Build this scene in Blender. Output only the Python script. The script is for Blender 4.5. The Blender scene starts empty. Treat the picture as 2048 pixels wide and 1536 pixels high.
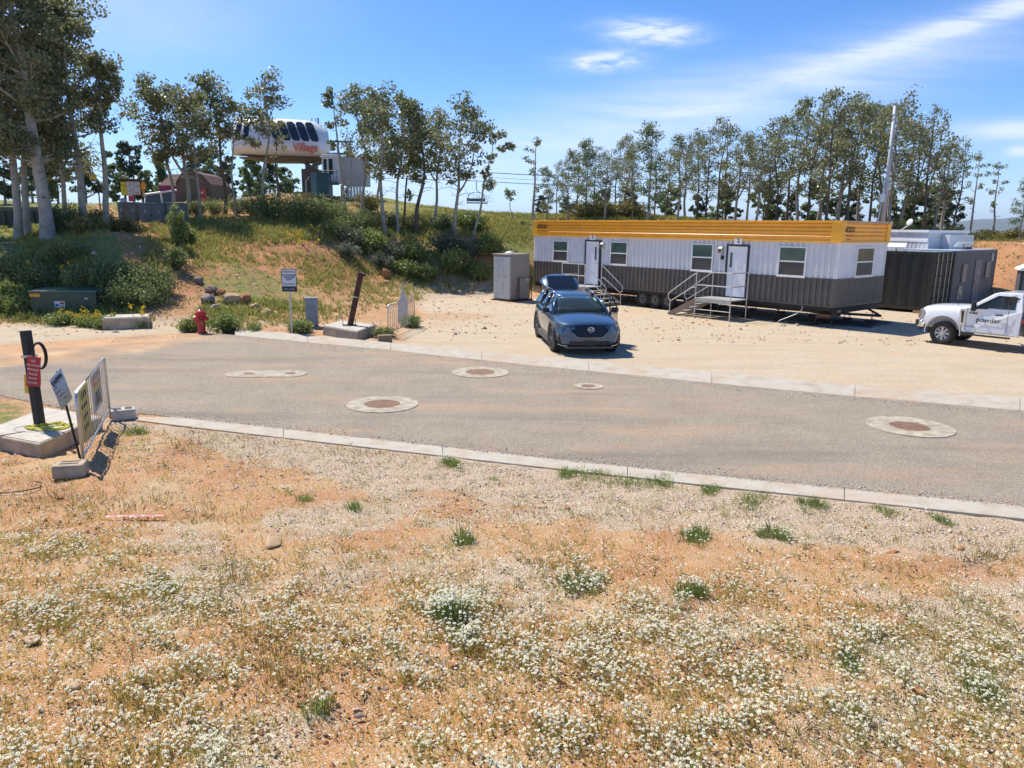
import bpy, bmesh, math, random
import numpy as np
from mathutils import Vector, Matrix
R_ = math.radians
sc = bpy.context.scene
# ------------------------------------------------------------------ camera
FPX, PITCH, ROLL, CH = 1475.0, 0.209, 0.012, 3.5
Fv = np.array([0, math.cos(PITCH), -math.sin(PITCH)])
R0 = np.array([1.0, 0, 0]); U0 = np.cross(R0, Fv)
Rv = math.cos(ROLL)*R0 + math.sin(ROLL)*U0
Uv = np.cross(Rv, Fv)
cam_d = bpy.data.cameras.new('camera'); cam = bpy.data.objects.new('camera', cam_d)
sc.collection.objects.link(cam)
cam_d.sensor_width = 36; cam_d.lens = 36*FPX/2048
cam_d.clip_start = 0.1; cam_d.clip_end = 60000
M = Matrix(((Rv[0], Uv[0], -Fv[0], 0), (Rv[1], Uv[1], -Fv[1], 0), (Rv[2], Uv[2], -Fv[2], CH), (0, 0, 0, 1)))
cam.matrix_world = M
sc.camera = cam
# ------------------------------------------------------------------ sun, sky, exposure
SUN_EL = 56.0
SDX, SDY = -0.72, 0.694            # horizontal direction towards the sun
sun_d = bpy.data.lights.new('sun', 'SUN'); sun = bpy.data.objects.new('sun', sun_d)
sc.collection.objects.link(sun)
sun_d.energy = 4.6; sun_d.angle = R_(0.53); sun_d.color = (1.0, 0.925, 0.80)
ce = math.cos(R_(SUN_EL)); tosun = Vector((SDX*ce, SDY*ce, math.sin(R_(SUN_EL))))
sun.rotation_euler = tosun.to_track_quat('Z', 'Y').to_euler()
sc.view_settings.view_transform = 'Standard'; sc.view_settings.look = 'None'
sc.view_settings.exposure = 0.56; sc.view_settings.gamma = 1
world = bpy.data.worlds.new("World"); sc.world = world; world.use_nodes = True
wn = world.node_tree.nodes; wl = world.node_tree.links; wn.clear()
def wnode(t, **k):
    n = wn.new(t)
    for a, b in k.items(): setattr(n, a, b)
    return n
def wmath(op, a, b=None, c=None):
    n = wn.new('ShaderNodeMath'); n.operation = op
    for i, v in enumerate((a, b, c)):
        if v is None: continue
        if isinstance(v, (int, float)): n.inputs[i].default_value = v
        else: wl.new(v, n.inputs[i])
    return n.outputs[0]
sky = wnode('ShaderNodeTexSky', sky_type='NISHITA')
sky.sun_disc = False; sky.sun_elevation = R_(SUN_EL); sky.sun_rotation = math.atan2(SDX, SDY)
sky.altitude = 2600; sky.air_density = 1.0; sky.dust_density = 0.1; sky.ozone_density = 3.0
tc = wnode('ShaderNodeTexCoord'); sep = wnode('ShaderNodeSeparateXYZ')
wl.new(tc.outputs['Generated'], sep.inputs[0])
X, Y, Z = sep.outputs
ysafe = wmath('MAXIMUM', Y, 0.05)
u = wmath('DIVIDE', X, ysafe); v = wmath('DIVIDE', Z, ysafe)
comb = wnode('ShaderNodeCombineXYZ'); wl.new(u, comb.inputs[0]); wl.new(v, comb.inputs[1])
def cloudband(u0, v0, slope, w, un, uw, amp, sx, sy, seed, lo=0.42, hi=0.75):
    mp = wnode('ShaderNodeMapping'); wl.new(comb.outputs[0], mp.inputs[0])
    mp.inputs['Rotation'].default_value = (0, 0, -math.atan(slope)); mp.inputs['Location'].default_value = (seed, seed*.7, 0)
    mp.inputs['Scale'].default_value = (sx, sy, 1)
    nz = wnode('ShaderNodeTexNoise'); nz.inputs['Scale'].default_value = 1; nz.inputs['Detail'].default_value = 8; nz.inputs['Roughness'].default_value = .68
    nz.inputs['Distortion'].default_value = .5
    wl.new(mp.outputs[0], nz.inputs['Vector'])
    mr = wnode('ShaderNodeMapRange'); wl.new(nz.outputs['Fac'], mr.inputs[0])
    mr.inputs[1].default_value = lo; mr.inputs[2].default_value = hi
    d = wmath('SUBTRACT', v, wmath('MULTIPLY_ADD', wmath('SUBTRACT', u, u0), slope, v0))
    g = wmath('POWER', 2.718, wmath('MULTIPLY', wmath('MULTIPLY', d, d), -1/(w*w)))
    du = wmath('SUBTRACT', u, un); g2 = wmath('POWER', 2.718, wmath('MULTIPLY', wmath('MULTIPLY', du, du), -1/(uw*uw)))
    return wmath('MULTIPLY', wmath('MULTIPLY', wmath('MULTIPLY', mr.outputs[0], g), g2), amp)
bands = [cloudband(0.64, 0.282, 0.31, 0.013, 0.60, 0.26, 1.5, 5, 75, 3.1, .25, .72),
         cloudband(0.40, 0.200, 0.28, 0.034, 0.42, 0.30, .55, 4, 45, 11.1, .3, .75),
         cloudband(0.113, 0.130, 0.20, 0.042, 0.2, 0.42, .85, 4.0, 38, 7.7, .25, .72),
         cloudband(0.167, 0.243, -0.05, 0.013, 0.17, 0.055, 1.7, 22, 110, 1.3, .3, .62),
         cloudband(0.105, 0.208, 0.05, 0.011, 0.11, 0.045, 1.5, 26, 120, 5.9, .32, .62),
         cloudband(0.63, 0.130, 0.04, 0.012, 0.66, 0.10, 1.2, 5, 30, 9.1, .15, .65),
         cloudband(0.65, 0.105, 0.03, 0.007, 0.655, 0.018, 1.0, 6, 30, 4.1, .1, .55),
         cloudband(-0.5, 0.27, 0.1, 0.09, -0.48, 0.25, .6, 1.5, 6, 2.2, .25, .75),
         cloudband(0.0, 0.03, 0.0, 0.09, 0.1, 1.6, .6, 1.2, 4, 6.2, .1, .8)]
tot = bands[0]
for b in bands[1:]: tot = wmath('ADD', tot, b)
tot = wmath('MULTIPLY', wmath('MINIMUM', tot, 1.0), 0.74)
hsv = wnode('ShaderNodeHueSaturation'); hsv.inputs['Saturation'].default_value = 1.16
tint = wnode('ShaderNodeMix', data_type='RGBA', blend_type='MULTIPLY'); tint.inputs[0].default_value = 1; tint.inputs[7].default_value = (.90, .99, 1.14, 1)
wl.new(sky.outputs[0], tint.inputs[6]); wl.new(tint.outputs[2], hsv.inputs['Color'])
mixc = wnode('ShaderNodeMix', data_type='RGBA')
wl.new(tot, mixc.inputs[0]); wl.new(hsv.outputs[0], mixc.inputs[6]); mixc.inputs[7].default_value = (6.2, 6.6, 7.6, 1)
bg = wnode('ShaderNodeBackground'); bg.inputs['Strength'].default_value = 0.112
wl.new(mixc.outputs[2], bg.inputs['Color'])
wo = wnode('ShaderNodeOutputWorld'); wl.new(bg.outputs[0], wo.inputs[0])

# ------------------------------------------------------------------ pixel helpers (photograph's 2048 x 1536 grid)
def ray(px, py): return Fv*FPX + Rv*(px-1024) - Uv*(py-768)
def g(px, py, z=0.0):
    d = ray(px, py); return np.array([0, 0, CH]) + d*((z-CH)/d[2])
def atY(px, py, Yd):
    d = ray(px, py); return np.array([0, 0, CH]) + d*(Yd/d[1])
rnd = random.Random(7); rg = np.random.default_rng(7)

# ------------------------------------------------------------------ object helpers
def fast_mesh(name, V, Fc, mats=None, mi=None, smooth=False):
    V = np.asarray(V, np.float32).reshape(-1, 3); Fc = np.asarray(Fc, np.int32)
    me = bpy.data.meshes.new(name); n = Fc.shape[1]
    me.vertices.add(len(V)); me.vertices.foreach_set('co', V.ravel())
    me.loops.add(Fc.size); me.loops.foreach_set('vertex_index', Fc.ravel())
    me.polygons.add(len(Fc)); me.polygons.foreach_set('loop_start', np.arange(0, Fc.size, n, dtype=np.int32))
    if mi is not None: me.polygons.foreach_set('material_index', np.asarray(mi, np.int32))
    me.polygons.foreach_set('use_smooth', np.full(len(Fc), smooth))
    me.update(calc_edges=True)
    for m in (mats or []): me.materials.append(m)
    return me
def link(name, me, parent=None, loc=None):
    o = bpy.data.objects.new(name, me); sc.collection.objects.link(o)
    if parent: o.parent = parent
    if loc is not None: o.location = loc
    return o
def tag(o, label=None, cat=None, group=None, kind=None):
    if label: o['label'] = label
    if cat: o['category'] = cat
    if group: o['group'] = group
    if kind: o['kind'] = kind
    return o
def thing(name, loc, yaw, label, cat, group=None):
    o = bpy.data.objects.new(name, None); sc.collection.objects.link(o)
    o.location = [float(c) for c in loc]; o.rotation_euler = (0, 0, yaw); o.empty_display_size = .3
    return tag(o, label, cat, group)
class MB:
    def __init__(s): s.v = []; s.f = []; s.m = []; s.k = 0
    def add(s, vs, fs):
        b = len(s.v); s.v += [tuple(map(float, p)) for p in vs]
        for f in fs: s.f.append([b+i for i in f]); s.m.append(s.k)
        return s
    def box(s, c, d, rz=0, ry=0, rx=0):
        hx, hy, hz = d[0]/2, d[1]/2, d[2]/2
        rot = Matrix.Rotation(rz, 3, 'Z') @ Matrix.Rotation(ry, 3, 'Y') @ Matrix.Rotation(rx, 3, 'X')
        vs = [Vector(c) + rot @ Vector((x, y, z)) for x in (-hx, hx) for y in (-hy, hy) for z in (-hz, hz)]
        return s.add(vs, [(0, 1, 3, 2), (4, 6, 7, 5), (0, 4, 5, 1), (2, 3, 7, 6), (0, 2, 6, 4), (1, 5, 7, 3)])
    def bb(s, x0, x1, y0, y1, z0, z1):
        return s.box(((x0+x1)/2, (y0+y1)/2, (z0+z1)/2), (x1-x0, y1-y0, z1-z0))
    def tube(s, pts, r, n=8, caps=True):
        pts = [Vector(p) for p in pts]; rs = r if isinstance(r, (list, tuple)) else [r]*len(pts)
        b = len(s.v); ref = None
        for i, p in enumerate(pts):
            t = (pts[min(i+1, len(pts)-1)] - pts[max(i-1, 0)])
            if t.length < 1e-9: t = Vector((0, 0, 1))
            t.normalize()
            if ref is None: ref = Vector((1, 0, 0)) if abs(t.x) < .9 else Vector((0, 1, 0))
            a = t.cross(ref).normalized(); c = t.cross(a).normalized(); ref = -(c.cross(Vector(t))) if False else ref
            for j in range(n):
                q = 2*math.pi*j/n
                s.v.append(tuple(p + (a*math.cos(q) + c*math.sin(q))*rs[i]))
        for i in range(len(pts)-1):
            for j in range(n):
                s.f.append([b+i*n+j, b+i*n+(j+1) % n, b+(i+1)*n+(j+1) % n, b+(i+1)*n+j]); s.m.append(s.k)
        if caps:
            s.f.append([b+j for j in range(n)][::-1]); s.m.append(s.k)
            s.f.append([b+(len(pts)-1)*n+j for j in range(n)]); s.m.append(s.k)
        return s
    def cyl(s, c, r, h, n=16, axis='Z', r2=None):
        c = Vector(c); d = {'X': Vector((1, 0, 0)), 'Y': Vector((0, 1, 0)), 'Z': Vector((0, 0, 1))}[axis]*h/2
        return s.tube([c-d, c+d], [r, r if r2 is None else r2], n)
    def lathe(s, prof, n=20, c=(0, 0, 0)):
        b = len(s.v)
        for r, z in prof:
            for j in range(n):
                q = 2*math.pi*j/n; s.v.append((c[0]+r*math.cos(q), c[1]+r*math.sin(q), c[2]+z))
        for i in range(len(prof)-1):
            for j in range(n):
                s.f.append([b+i*n+j, b+i*n+(j+1) % n, b+(i+1)*n+(j+1) % n, b+(i+1)*n+j]); s.m.append(s.k)
        s.f.append([b+j for j in range(n)][::-1]); s.m.append(s.k)
        s.f.append([b+(len(prof)-1)*n+j for j in range(n)]); s.m.append(s.k)
        return s
    def prism(s, poly, y0, y1, axis='Y'):
        """poly: (a,b) outline; axis Y: a=x,b=z extruded in y; axis X: a=y,b=z extruded in x; axis Z: a=x,b=y in z"""
        f = {'Y': lambda a, b, t: (a, t, b), 'X': lambda a, b, t: (t, a, b), 'Z': lambda a, b, t: (a, b, t)}[axis]
        n = len(poly); vs = [f(a, b, y0) for a, b in poly] + [f(a, b, y1) for a, b in poly]
        fs = [list(range(n)), list(range(2*n-1, n-1, -1))] + [[i, i+n, (i+1) % n+n, (i+1) % n] for i in range(n)]
        return s.add(vs, fs)
    def build(s, name, mats, parent=None, smooth=False, bevel=0, loc=None, sub=0, seg=2):
        me = bpy.data.meshes.new(name); me.from_pydata(s.v, [], s.f)
        mats = mats if isinstance(mats, (list, tuple)) else [mats]
        for m in mats: me.materials.append(m)
        if len(mats) > 1: me.polygons.foreach_set('material_index', s.m)
        bm = bmesh.new(); bm.from_mesh(me); bmesh.ops.recalc_face_normals(bm, faces=bm.faces); bm.to_mesh(me); bm.free()
        if smooth: me.polygons.foreach_set('use_smooth', [True]*len(me.polygons))
        o = link(name, me, parent, loc)
        if bevel:
            m = o.modifiers.new('bevel', 'BEVEL'); m.width = bevel; m.segments = seg; m.limit_method = 'ANGLE'; m.angle_limit = R_(35)
        if sub:
            m = o.modifiers.new('subsurf', 'SUBSURF'); m.levels = sub; m.render_levels = sub
        return o
def baked(o):
    """apply the modifiers of o into its mesh"""
    bpy.context.view_layer.update()
    dg = bpy.context.evaluated_depsgraph_get()
    me = bpy.data.meshes.new_from_object(o.evaluated_get(dg)); o.modifiers.clear(); o.data = me
    return o
def carve(o, cutters):
    """cut closed shapes out of a mesh"""
    for i, mb in enumerate(cutters):
        c = mb.build('cutter', o.data.materials[0], o.parent); c.matrix_basis = o.matrix_basis
        m = o.modifiers.new('b', 'BOOLEAN'); m.operation = 'DIFFERENCE'; m.object = c; m.solver = 'EXACT'
        baked(o); bpy.data.objects.remove(c, do_unlink=True)
    return o
def text(s, size, name, mat_, parent, loc, rot=(R_(90), 0, 0), extrude=0.002, align='CENTER', sx=1.0, bold=0.0):
    cu = bpy.data.curves.new(name, 'FONT'); cu.body = s; cu.size = size; cu.extrude = extrude
    cu.align_x = align; cu.align_y = 'CENTER'; cu.resolution_u = 2; cu.offset = bold; cu.space_line = .9
    t = bpy.data.objects.new(name+'_t', cu); sc.collection.objects.link(t)
    bpy.context.view_layer.update()
    me = bpy.data.meshes.new_from_object(t.evaluated_get(bpy.context.evaluated_depsgraph_get()))
    bpy.data.objects.remove(t, do_unlink=True)
    me.materials.clear(); me.materials.append(mat_)
    o = link(name, me, parent); o.location = loc; o.rotation_euler = rot; o.scale = (sx, 1, 1)
    return o

# ------------------------------------------------------------------ materials
class NT:
    def __init__(s, name, rough=.7, metal=0, spec=None):
        s.m = bpy.data.materials.new(name); s.m.use_nodes = True
        s.n = s.m.node_tree.nodes; s.l = s.m.node_tree.links; s.b = s.n['Principled BSDF']
        s.b.inputs['Roughness'].default_value = rough; s.b.inputs['Metallic'].default_value = metal
        if spec is not None: s.b.inputs['Specular IOR Level'].default_value = spec
        s.geo = s.n.new('ShaderNodeNewGeometry'); s.tc = s.n.new('ShaderNodeTexCoord')
    def set(s, sock, v):
        if isinstance(v, (int, float)): sock.default_value = v
        elif isinstance(v, tuple): sock.default_value = v if len(v) == 4 or len(sock.default_value) == 3 else (*v, 1)
        else: s.l.new(v, sock)
    def noise(s, scale, detail=4, rough=.55, world=True, dist=0, out='Fac', scl=None):
        t = s.n.new('ShaderNodeTexNoise'); t.inputs['Scale'].default_value = scale; t.inputs['Detail'].default_value = detail
        t.inputs['Roughness'].default_value = rough; t.inputs['Distortion'].default_value = dist
        vec = s.geo.outputs['Position'] if world else s.tc.outputs['Object']
        if scl:
            mp = s.n.new('ShaderNodeMapping'); mp.inputs['Scale'].default_value = scl; s.l.new(vec, mp.inputs[0]); vec = mp.outputs[0]
        s.l.new(vec, t.inputs['Vector']); return t.outputs[out]
    def voro(s, scale, out='Color', world=True, feature='F1', rnd_=1.0):
        t = s.n.new('ShaderNodeTexVoronoi'); t.feature = feature; t.inputs['Scale'].default_value = scale; t.inputs['Randomness'].default_value = rnd_
        s.l.new(s.geo.outputs['Position'] if world else s.tc.outputs['Object'], t.inputs['Vector']); return t.outputs[out]
    def ramp(s, fac, stops):
        t = s.n.new('ShaderNodeValToRGB'); e = t.color_ramp.elements
        while len(e) < len(stops): e.new(.5)
        for i, (p, c) in enumerate(stops):
            e[i].position = p; e[i].color = (*c, 1) if len(c) == 3 else c
        s.l.new(fac, t.inputs[0]); return t.outputs[0]
    def step(s, fac, a, b):
        t = s.n.new('ShaderNodeMapRange'); t.inputs[1].default_value = a; t.inputs[2].default_value = b; s.l.new(fac, t.inputs[0]); return t.outputs[0]
    def mix(s, fac, a, b, mode='MIX'):
        t = s.n.new('ShaderNodeMix'); t.data_type = 'RGBA'; t.blend_type = mode
        s.set(t.inputs[0], fac); s.set(t.inputs[6], a); s.set(t.inputs[7], b); return t.outputs[2]
    def math(s, op, a, b=0.0):
        t = s.n.new('ShaderNodeMath'); t.operation = op; s.set(t.inputs[0], a); s.set(t.inputs[1], b); return t.outputs[0]
    def attr(s, name):
        t = s.n.new('ShaderNodeAttribute'); t.attribute_name = name
        q = s.n.new('ShaderNodeSeparateColor'); s.l.new(t.outputs['Color'], q.inputs[0]); return q.outputs
    def bump(s, h, strength=.3, dist=.02):
        t = s.n.new('ShaderNodeBump'); t.inputs['Strength'].default_value = strength; t.inputs['Distance'].default_value = dist
        s.l.new(h, t.inputs['Height']); s.l.new(t.outputs[0], s.b.inputs['Normal'])
    def col(s, c): s.set(s.b.inputs['Base Color'], c); return s.m
def mat(name, c, rough=.6, metal=0, var=.12, scale=6, bump=0, bscale=40, world=False, dark=None, spec=None, coat=0):
    t = NT(name, rough, metal, spec)
    n = t.noise(scale, 5, .6, world)
    d = dark or tuple(x*(1-var*2) for x in c)
    k = t.mix(t.step(n, .3, .7), d, tuple(min(1, x*(1+var)) for x in c))
    if bump: t.bump(t.noise(bscale, 4, .6, world), bump, .01)
    if coat: t.b.inputs['Coat Weight'].default_value = coat; t.b.inputs['Coat Roughness'].default_value = .05
    return t.col(k)
def plain(name, c, rough=.5, metal=0): return mat(name, c, rough, metal, var=.04)
m_glass = mat('dark_glass', (.02, .03, .035), .04, 0, .1, spec=.8)
m_black = plain('black_plastic', (.02, .02, .022), .5)
m_rubber = mat('tyre_rubber', (.028, .026, .024), .85, 0, .25, 8, .3)
m_chrome = plain('chrome', (.75, .75, .76), .15, 1)
m_galv = mat('galvanised_steel', (.52, .53, .54), .38, .85, .12, 12)
m_alu = mat('aluminium_rail', (.70, .70, .70), .35, .8, .06, 10)
m_conc = mat('concrete', (.50, .46, .40), .9, 0, .12, 5, .4, 60)
m_conc_d = mat('dusty_concrete', (.47, .38, .27), .95, 0, .18, 3, .6, 30)
m_white = mat('white_paint', (.78, .79, .80), .45, 0, .04, 3)
m_rust = mat('rusty_steel', (.10, .045, .03), .8, .2, .3, 8, .4, 50)
m_red = mat('red_paint', (.50, .015, .02), .4, 0, .15, 8, coat=.3)

# ------------------------------------------------------------------ terrain
COLS = [  # pixel column, then (distance, pixel row) or (distance, None, height) going away
 (-350, [(25, 0.), (29, .8), (33, 2.4), (38, 2.8), (45, 3.3), (60, 4.6), (75, 5.4), (100, 5)]),
 (0,    [(26, 0.), (29, .7), (32, 2.4), (38, 2.8), (45, 3.4), (60, 4.8), (75, 5.6), (100, 5)]),
 (150,  [(26, 0.), (29, .9), (33, 2.6), (38, 3.4), (45, 4.1), (60, 4.9), (75, 5.2), (100, 4)]),
 (300,  [(25.5, 0.), (29, .9), (33, 2.1), (38, 3.3), (42, 3.85), (50, 4.5), (65, 5.2), (80, 5.2), (100, 4)]),
 (450,  [(25, 0.), (29, .5), (33, 1.55), (40, 3.1), (43, 3.75), (50, 4.4), (62, 5.3), (75, 5.4), (100, 4)]),
 (600,  [(26, 0.), (31, .25), (35, 1.0), (38, 2.1), (39, 2.75), (42.5, 3.45), (46, 4.2), (54, 4.8), (62, 6.0), (72, 5.9), (100, 5)]),
 (750,  [(34, 0.), (39, .6), (42, 1.7), (44, 2.9), (46, 3.3), (50, 4.3), (58, 5.2), (64, 5.9), (72, 6.0), (100, 4)]),
 (850,  [(40, 0.), (42, .7), (45, 2.4), (48, 3.25), (51, 4.0), (56, 4.8), (64, 5.2), (72, 5.0), (100, 2)]),
 (950,  [(41, 0.), (43, .7), (46, 2.6), (49, 3.4), (52, 4.05), (55, 4.45), (64, 4.6), (75, 4.0), (100, 0)]),
 (1060, [(42, 0.), (44, 1.), (47, 2.6), (50, 3.5), (54, 4.25), (58, 4.4), (66, 4.0), (90, 1)]),
 (1250, [(42, 0.), (45, 1.5), (49, 3.4), (54, 4.4), (60, 4.4), (90, 1)]),
 (1500, [(42, 0.), (46, 2.5), (52, 3.9), (60, 4.0), (90, 1)]),
 (1700, [(42, 0.), (46, 2.6), (51, 3.8), (60, 3.7), (90, 0)]),
 (1850, [(41, 0.), (45, 2.4), (49, 3.3), (56, 3.1), (90, 0)]),
 (2048, [(36, 0.), (40, 1.8), (43, 2.8), (46, 3.2), (56, 3.0), (90, 0)]),
 (2400, [(34, 0.), (38, 1.9), (42, 2.8), (45, 3.2), (56, 3.0), (90, 0)])]
TY = np.concatenate([np.arange(0, 110, .5), [130, 200, 400, 1000, 3000, 9000, 40000]])
tt = np.array([(c[0]-1024)/1500.0 for c in COLS])
tab = []
for px, rows in COLS:
    ys = [0.]+[r[0] for r in rows]+[140, 300, 1000, 4000, 40000]; zs = [0.]+[r[1] for r in rows]+[-6, -35, -130, -150, -150]
    z = np.interp(TY, ys, zs); k = np.array([1, 2, 3, 2, 1.]); k /= k.sum()
    zz = z.copy(); zz[2:216] = np.convolve(z[:218], k, 'valid')[:214]; tab.append(zz)
tab = np.array(tab)
_r = np.random.default_rng(3)
PH = [(_r.uniform(.15, 2.2), _r.uniform(0, 6.28), _r.uniform(0, 6.28)) for _ in range(26)]
def fnoise(x, y):
    s = 0
    for k, a, b in PH: s = s + np.sin(k*(x*math.cos(a)+y*math.sin(a))+b)/(.6+k)
    return s/6.0
def MOUND(px, py, Yd, r, h):
    p = atY(px, py, Yd); return (p[0], p[1], r, h)
mounds = [MOUND(225, 490, 31.5, 2.3, 1.15), MOUND(655, 590, 33, 2.2, .12), MOUND(545, 400, 60, 3, .35)]
def H(x, y):
    x = np.asarray(x, float); y = np.asarray(y, float)
    t = np.clip(x/np.maximum(y, 1), tt[0], tt[-1])
    ci = np.interp(t, tt, np.arange(len(tt))); i0 = np.clip(ci.astype(int), 0, len(tt)-2); f = ci-i0; f = f*f*(3-2*f)*.5 + f*.5
    yy = np.clip(y, 0, 39999); ri = np.interp(yy, TY, np.arange(len(TY))); j0 = np.clip(ri.astype(int), 0, len(TY)-2); gq = ri-j0
    z = (tab[i0, j0]*(1-gq)+tab[i0, j0+1]*gq)*(1-f) + (tab[i0+1, j0]*(1-gq)+tab[i0+1, j0+1]*gq)*f
    amp = np.clip(z/1.5, 0, 1)*.10*np.clip((160-y)/60, 0, 1)
    z = z + amp*fnoise(x*1.6, y*1.6)
    for mx, my, r, h in mounds: z = z + h*np.exp(-((x-mx)**2+(y-my)**2)/(r*r))
    return z
def groundpt(px, py, y0=4, y1=110):
    """where the line of sight through a pixel of the photograph meets the ground"""
    d = ray(px, py); s = np.linspace(y0, y1, 1800)/d[1]
    P = np.array([0, 0, CH])[None]+s[:, None]*d[None]; h = H(P[:, 0], P[:, 1]); k = np.where(P[:, 2] <= h)[0]
    i = k[0] if len(k) else len(s)-1
    return np.array([P[i, 0], P[i, 1], h[i]])
def onground(px, Yd):
    p = atY(px, 480, Yd); return np.array([p[0], p[1], float(H(p[0], p[1]))])
def proj(x, y, z):
    dx, dy, dz = x, y, z-CH; f = dx*Fv[0]+dy*Fv[1]+dz*Fv[2]
    return 1024+FPX*(dx*Rv[0]+dy*Rv[1]+dz*Rv[2])/f, 768-FPX*(dx*Uv[0]+dy*Uv[1]+dz*Uv[2])/f
# road edges, photograph columns -> rows
NEAR_I = [(-700, 702), (-300, 757), (0, 792), (130, 819), (262, 842), (280, 828), (500, 851), (700, 874), (1050, 913), (1400, 950), (1750, 985), (2048, 1014), (2500, 1058), (3200, 1125)]
NEAR_O = [(-700, 700), (-300, 755), (0, 790), (130, 817), (280, 844), (500, 870), (700, 893), (1050, 933), (1400, 972), (1750, 1009), (2048, 1041), (2500, 1088), (3200, 1160)]
FAR_I = [(-700, 668), (-300, 690), (0, 690), (200, 676), (330, 668), (430, 667), (500, 674), (600, 684), (760, 699), (905, 715), (1050, 730), (1350, 760), (1600, 784), (2048, 823), (2500, 860), (3200, 917)]
FAR_O = [(-700, 660), (-300, 684), (0, 684), (200, 670), (330, 662), (430, 660), (480, 664), (600, 675), (760, 690), (905, 705), (1050, 717), (1350, 745), (1600, 769), (2048, 806), (2500, 842), (3200, 898)]
def edge(tb, px): return np.interp(px, [a for a, b in tb], [b for a, b in tb])
PXS = np.concatenate([np.arange(-700, 280, 35), np.arange(280, 3201, 30)])
def strip(name, A, B, z, m, px, nrow=1, thick=0, kind='structure'):
    V = []; Fq = []
    for x in px:
        a = g(x, edge(A, x)); b = g(x, edge(B, x))
        for k in range(nrow+1):
            q = a+(b-a)*k/nrow; V.append((q[0], q[1], z))
    nr = nrow+1
    for i in range(len(px)-1):
        for k in range(nrow): Fq.append((i*nr+k, i*nr+k+1, (i+1)*nr+k+1, (i+1)*nr+k))
    V = np.array(V); Fq = np.array(Fq)
    # make all faces point up
    p = V[Fq[0]]; nz = np.cross(p[1]-p[0], p[2]-p[0])[2]
    if nz < 0: Fq = Fq[:, ::-1]
    o = link(name, fast_mesh(name, V, Fq, [m])); tag(o, kind=kind)
    if thick:
        md = o.modifiers.new('solid', 'SOLIDIFY'); md.thickness = thick; md.offset = -1
        b = o.modifiers.new('bevel', 'BEVEL'); b.width = .02; b.segments = 2; b.limit_method = 'ANGLE'
    return o

# ------------------------------------------------------------------ ground sheet
def axis_lin(a, b, st, far, gfac):
    v = list(np.arange(a, b+1e-6, st)); d = st
    out = [b]; 
    while out[-1] < far: d *= gfac; out.append(out[-1]+d)
    return v, out[1:]
yv, yf = axis_lin(-6, 18, .13, 18.2, 1.2)
y2, yf = axis_lin(18.2, 72, .26, 30000, 1.22)
YS = np.array(yv+list(y2)+yf)
xv, xf = axis_lin(-50, 50, .24, 22000, 1.25)
XS = np.array([-q for q in xf[::-1]]+xv+xf)
GX, GY = np.meshgrid(XS, YS)
def inside_road(x, y):
    yy = np.maximum(y, 3.0); px, py = proj(x, yy, 0*x)
    far_e = np.interp(px, [a for a, b in FAR_O], [b for a, b in FAR_O]); near_e = np.interp(px, [a for a, b in NEAR_O], [b for a, b in NEAR_O])
    fi = np.interp(px, [a for a, b in FAR_I], [b for a, b in FAR_I]); ni = np.interp(px, [a for a, b in NEAR_I], [b for a, b in NEAR_I])
    return (py > far_e+.25*(fi-far_e)) & (py < near_e-np.where(px < 420, 26, np.maximum(.6*(near_e-ni), 9))) & (y > 3), px, py, far_e, near_e
inr, PXg, PYg, FE, NE_ = inside_road(GX, GY)
GZ = H(GX, GY)
near = (PYg > NE_)
b1 = .022*fnoise(GX*4, GY*4)+.012*fnoise(GX*11+5, GY*11)+.01*rg.standard_normal(GX.shape)*(GY < 20)
GZ = GZ + np.where(inr, -.05, np.where(near, b1*np.clip((PYg-NE_)/40, 0, 1)*1.6, np.where(GY < 140, b1*.5*(GZ < .3)+.12*b1*8*(GZ >= .3), 0)))
ny, nx = GX.shape
idx = np.arange(ny*nx).reshape(ny, nx)
Fg = np.stack([idx[:-1, :-1], idx[:-1, 1:], idx[1:, 1:], idx[1:, :-1]], -1).reshape(-1, 4)
def blob(L, px, py):
    s = np.zeros_like(px)
    for cx, cy, rx, ry, w in L:
        s = np.maximum(s, w*np.exp(-(((px-cx)/rx)**2+((py-cy)/ry)**2)**1.5)) if w > 0 else s
    return s
GRASS = [(700, 470, 230, 32, 1), (560, 470, 160, 40, .9), (400, 480, 130, 60, .7), (900, 450, 120, 30, 1), (1020, 470, 90, 35, 1), (1030, 550, 60, 40, .8), (600, 540, 200, 50, .5),
         (850, 520, 160, 65, .7), (300, 520, 120, 60, .6), (60, 560, 160, 90, .85), (430, 640, 60, 18, .7), (520, 620, 150, 25, .55), (1300, 440, 500, 30, .7), (1700, 450, 300, 25, .7), (1950, 475, 160, 12, .9),
         (150, 630, 160, 25, .75), (160, 470, 150, 30, .5), (15, 850, 60, 60, .6), (750, 590, 70, 20, .3)]
BARE = [(720, 495, 200, 11, 1), (235, 495, 55, 28, 1), (150, 425, 260, 15, 1), (480, 420, 200, 12, .9), (640, 412, 120, 14, 1), (1000, 505, 60, 22, .8), (930, 487, 40, 14, .9), (350, 600, 45, 60, .7),
        (520, 560, 90, 35, .45), (1960, 560, 180, 75, 1), (0, 500, 45, 20, .9)]
gr = blob(GRASS, PXg, PYg)*(GY > 12); br = blob(BARE, PXg, PYg)*(GY > 15)
fn = fnoise(GX*2.2+3, GY*2.2-1); fn2 = fnoise(GX*5.3, GY*5.3+9)
gr = np.clip(gr*1.15+.25*fn2*(gr > .05) - br*1.2, 0, 1)
gr = np.where(GY > 62, .8, gr)
par = np.clip((PYg-590)/12, 0, 1)*np.clip((PXg-770-.6*(660-PYg).clip(0, 99))/70, 0, 1)*np.clip(1-GZ/.5, 0, 1)*(~near)*(GY > 8)
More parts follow.
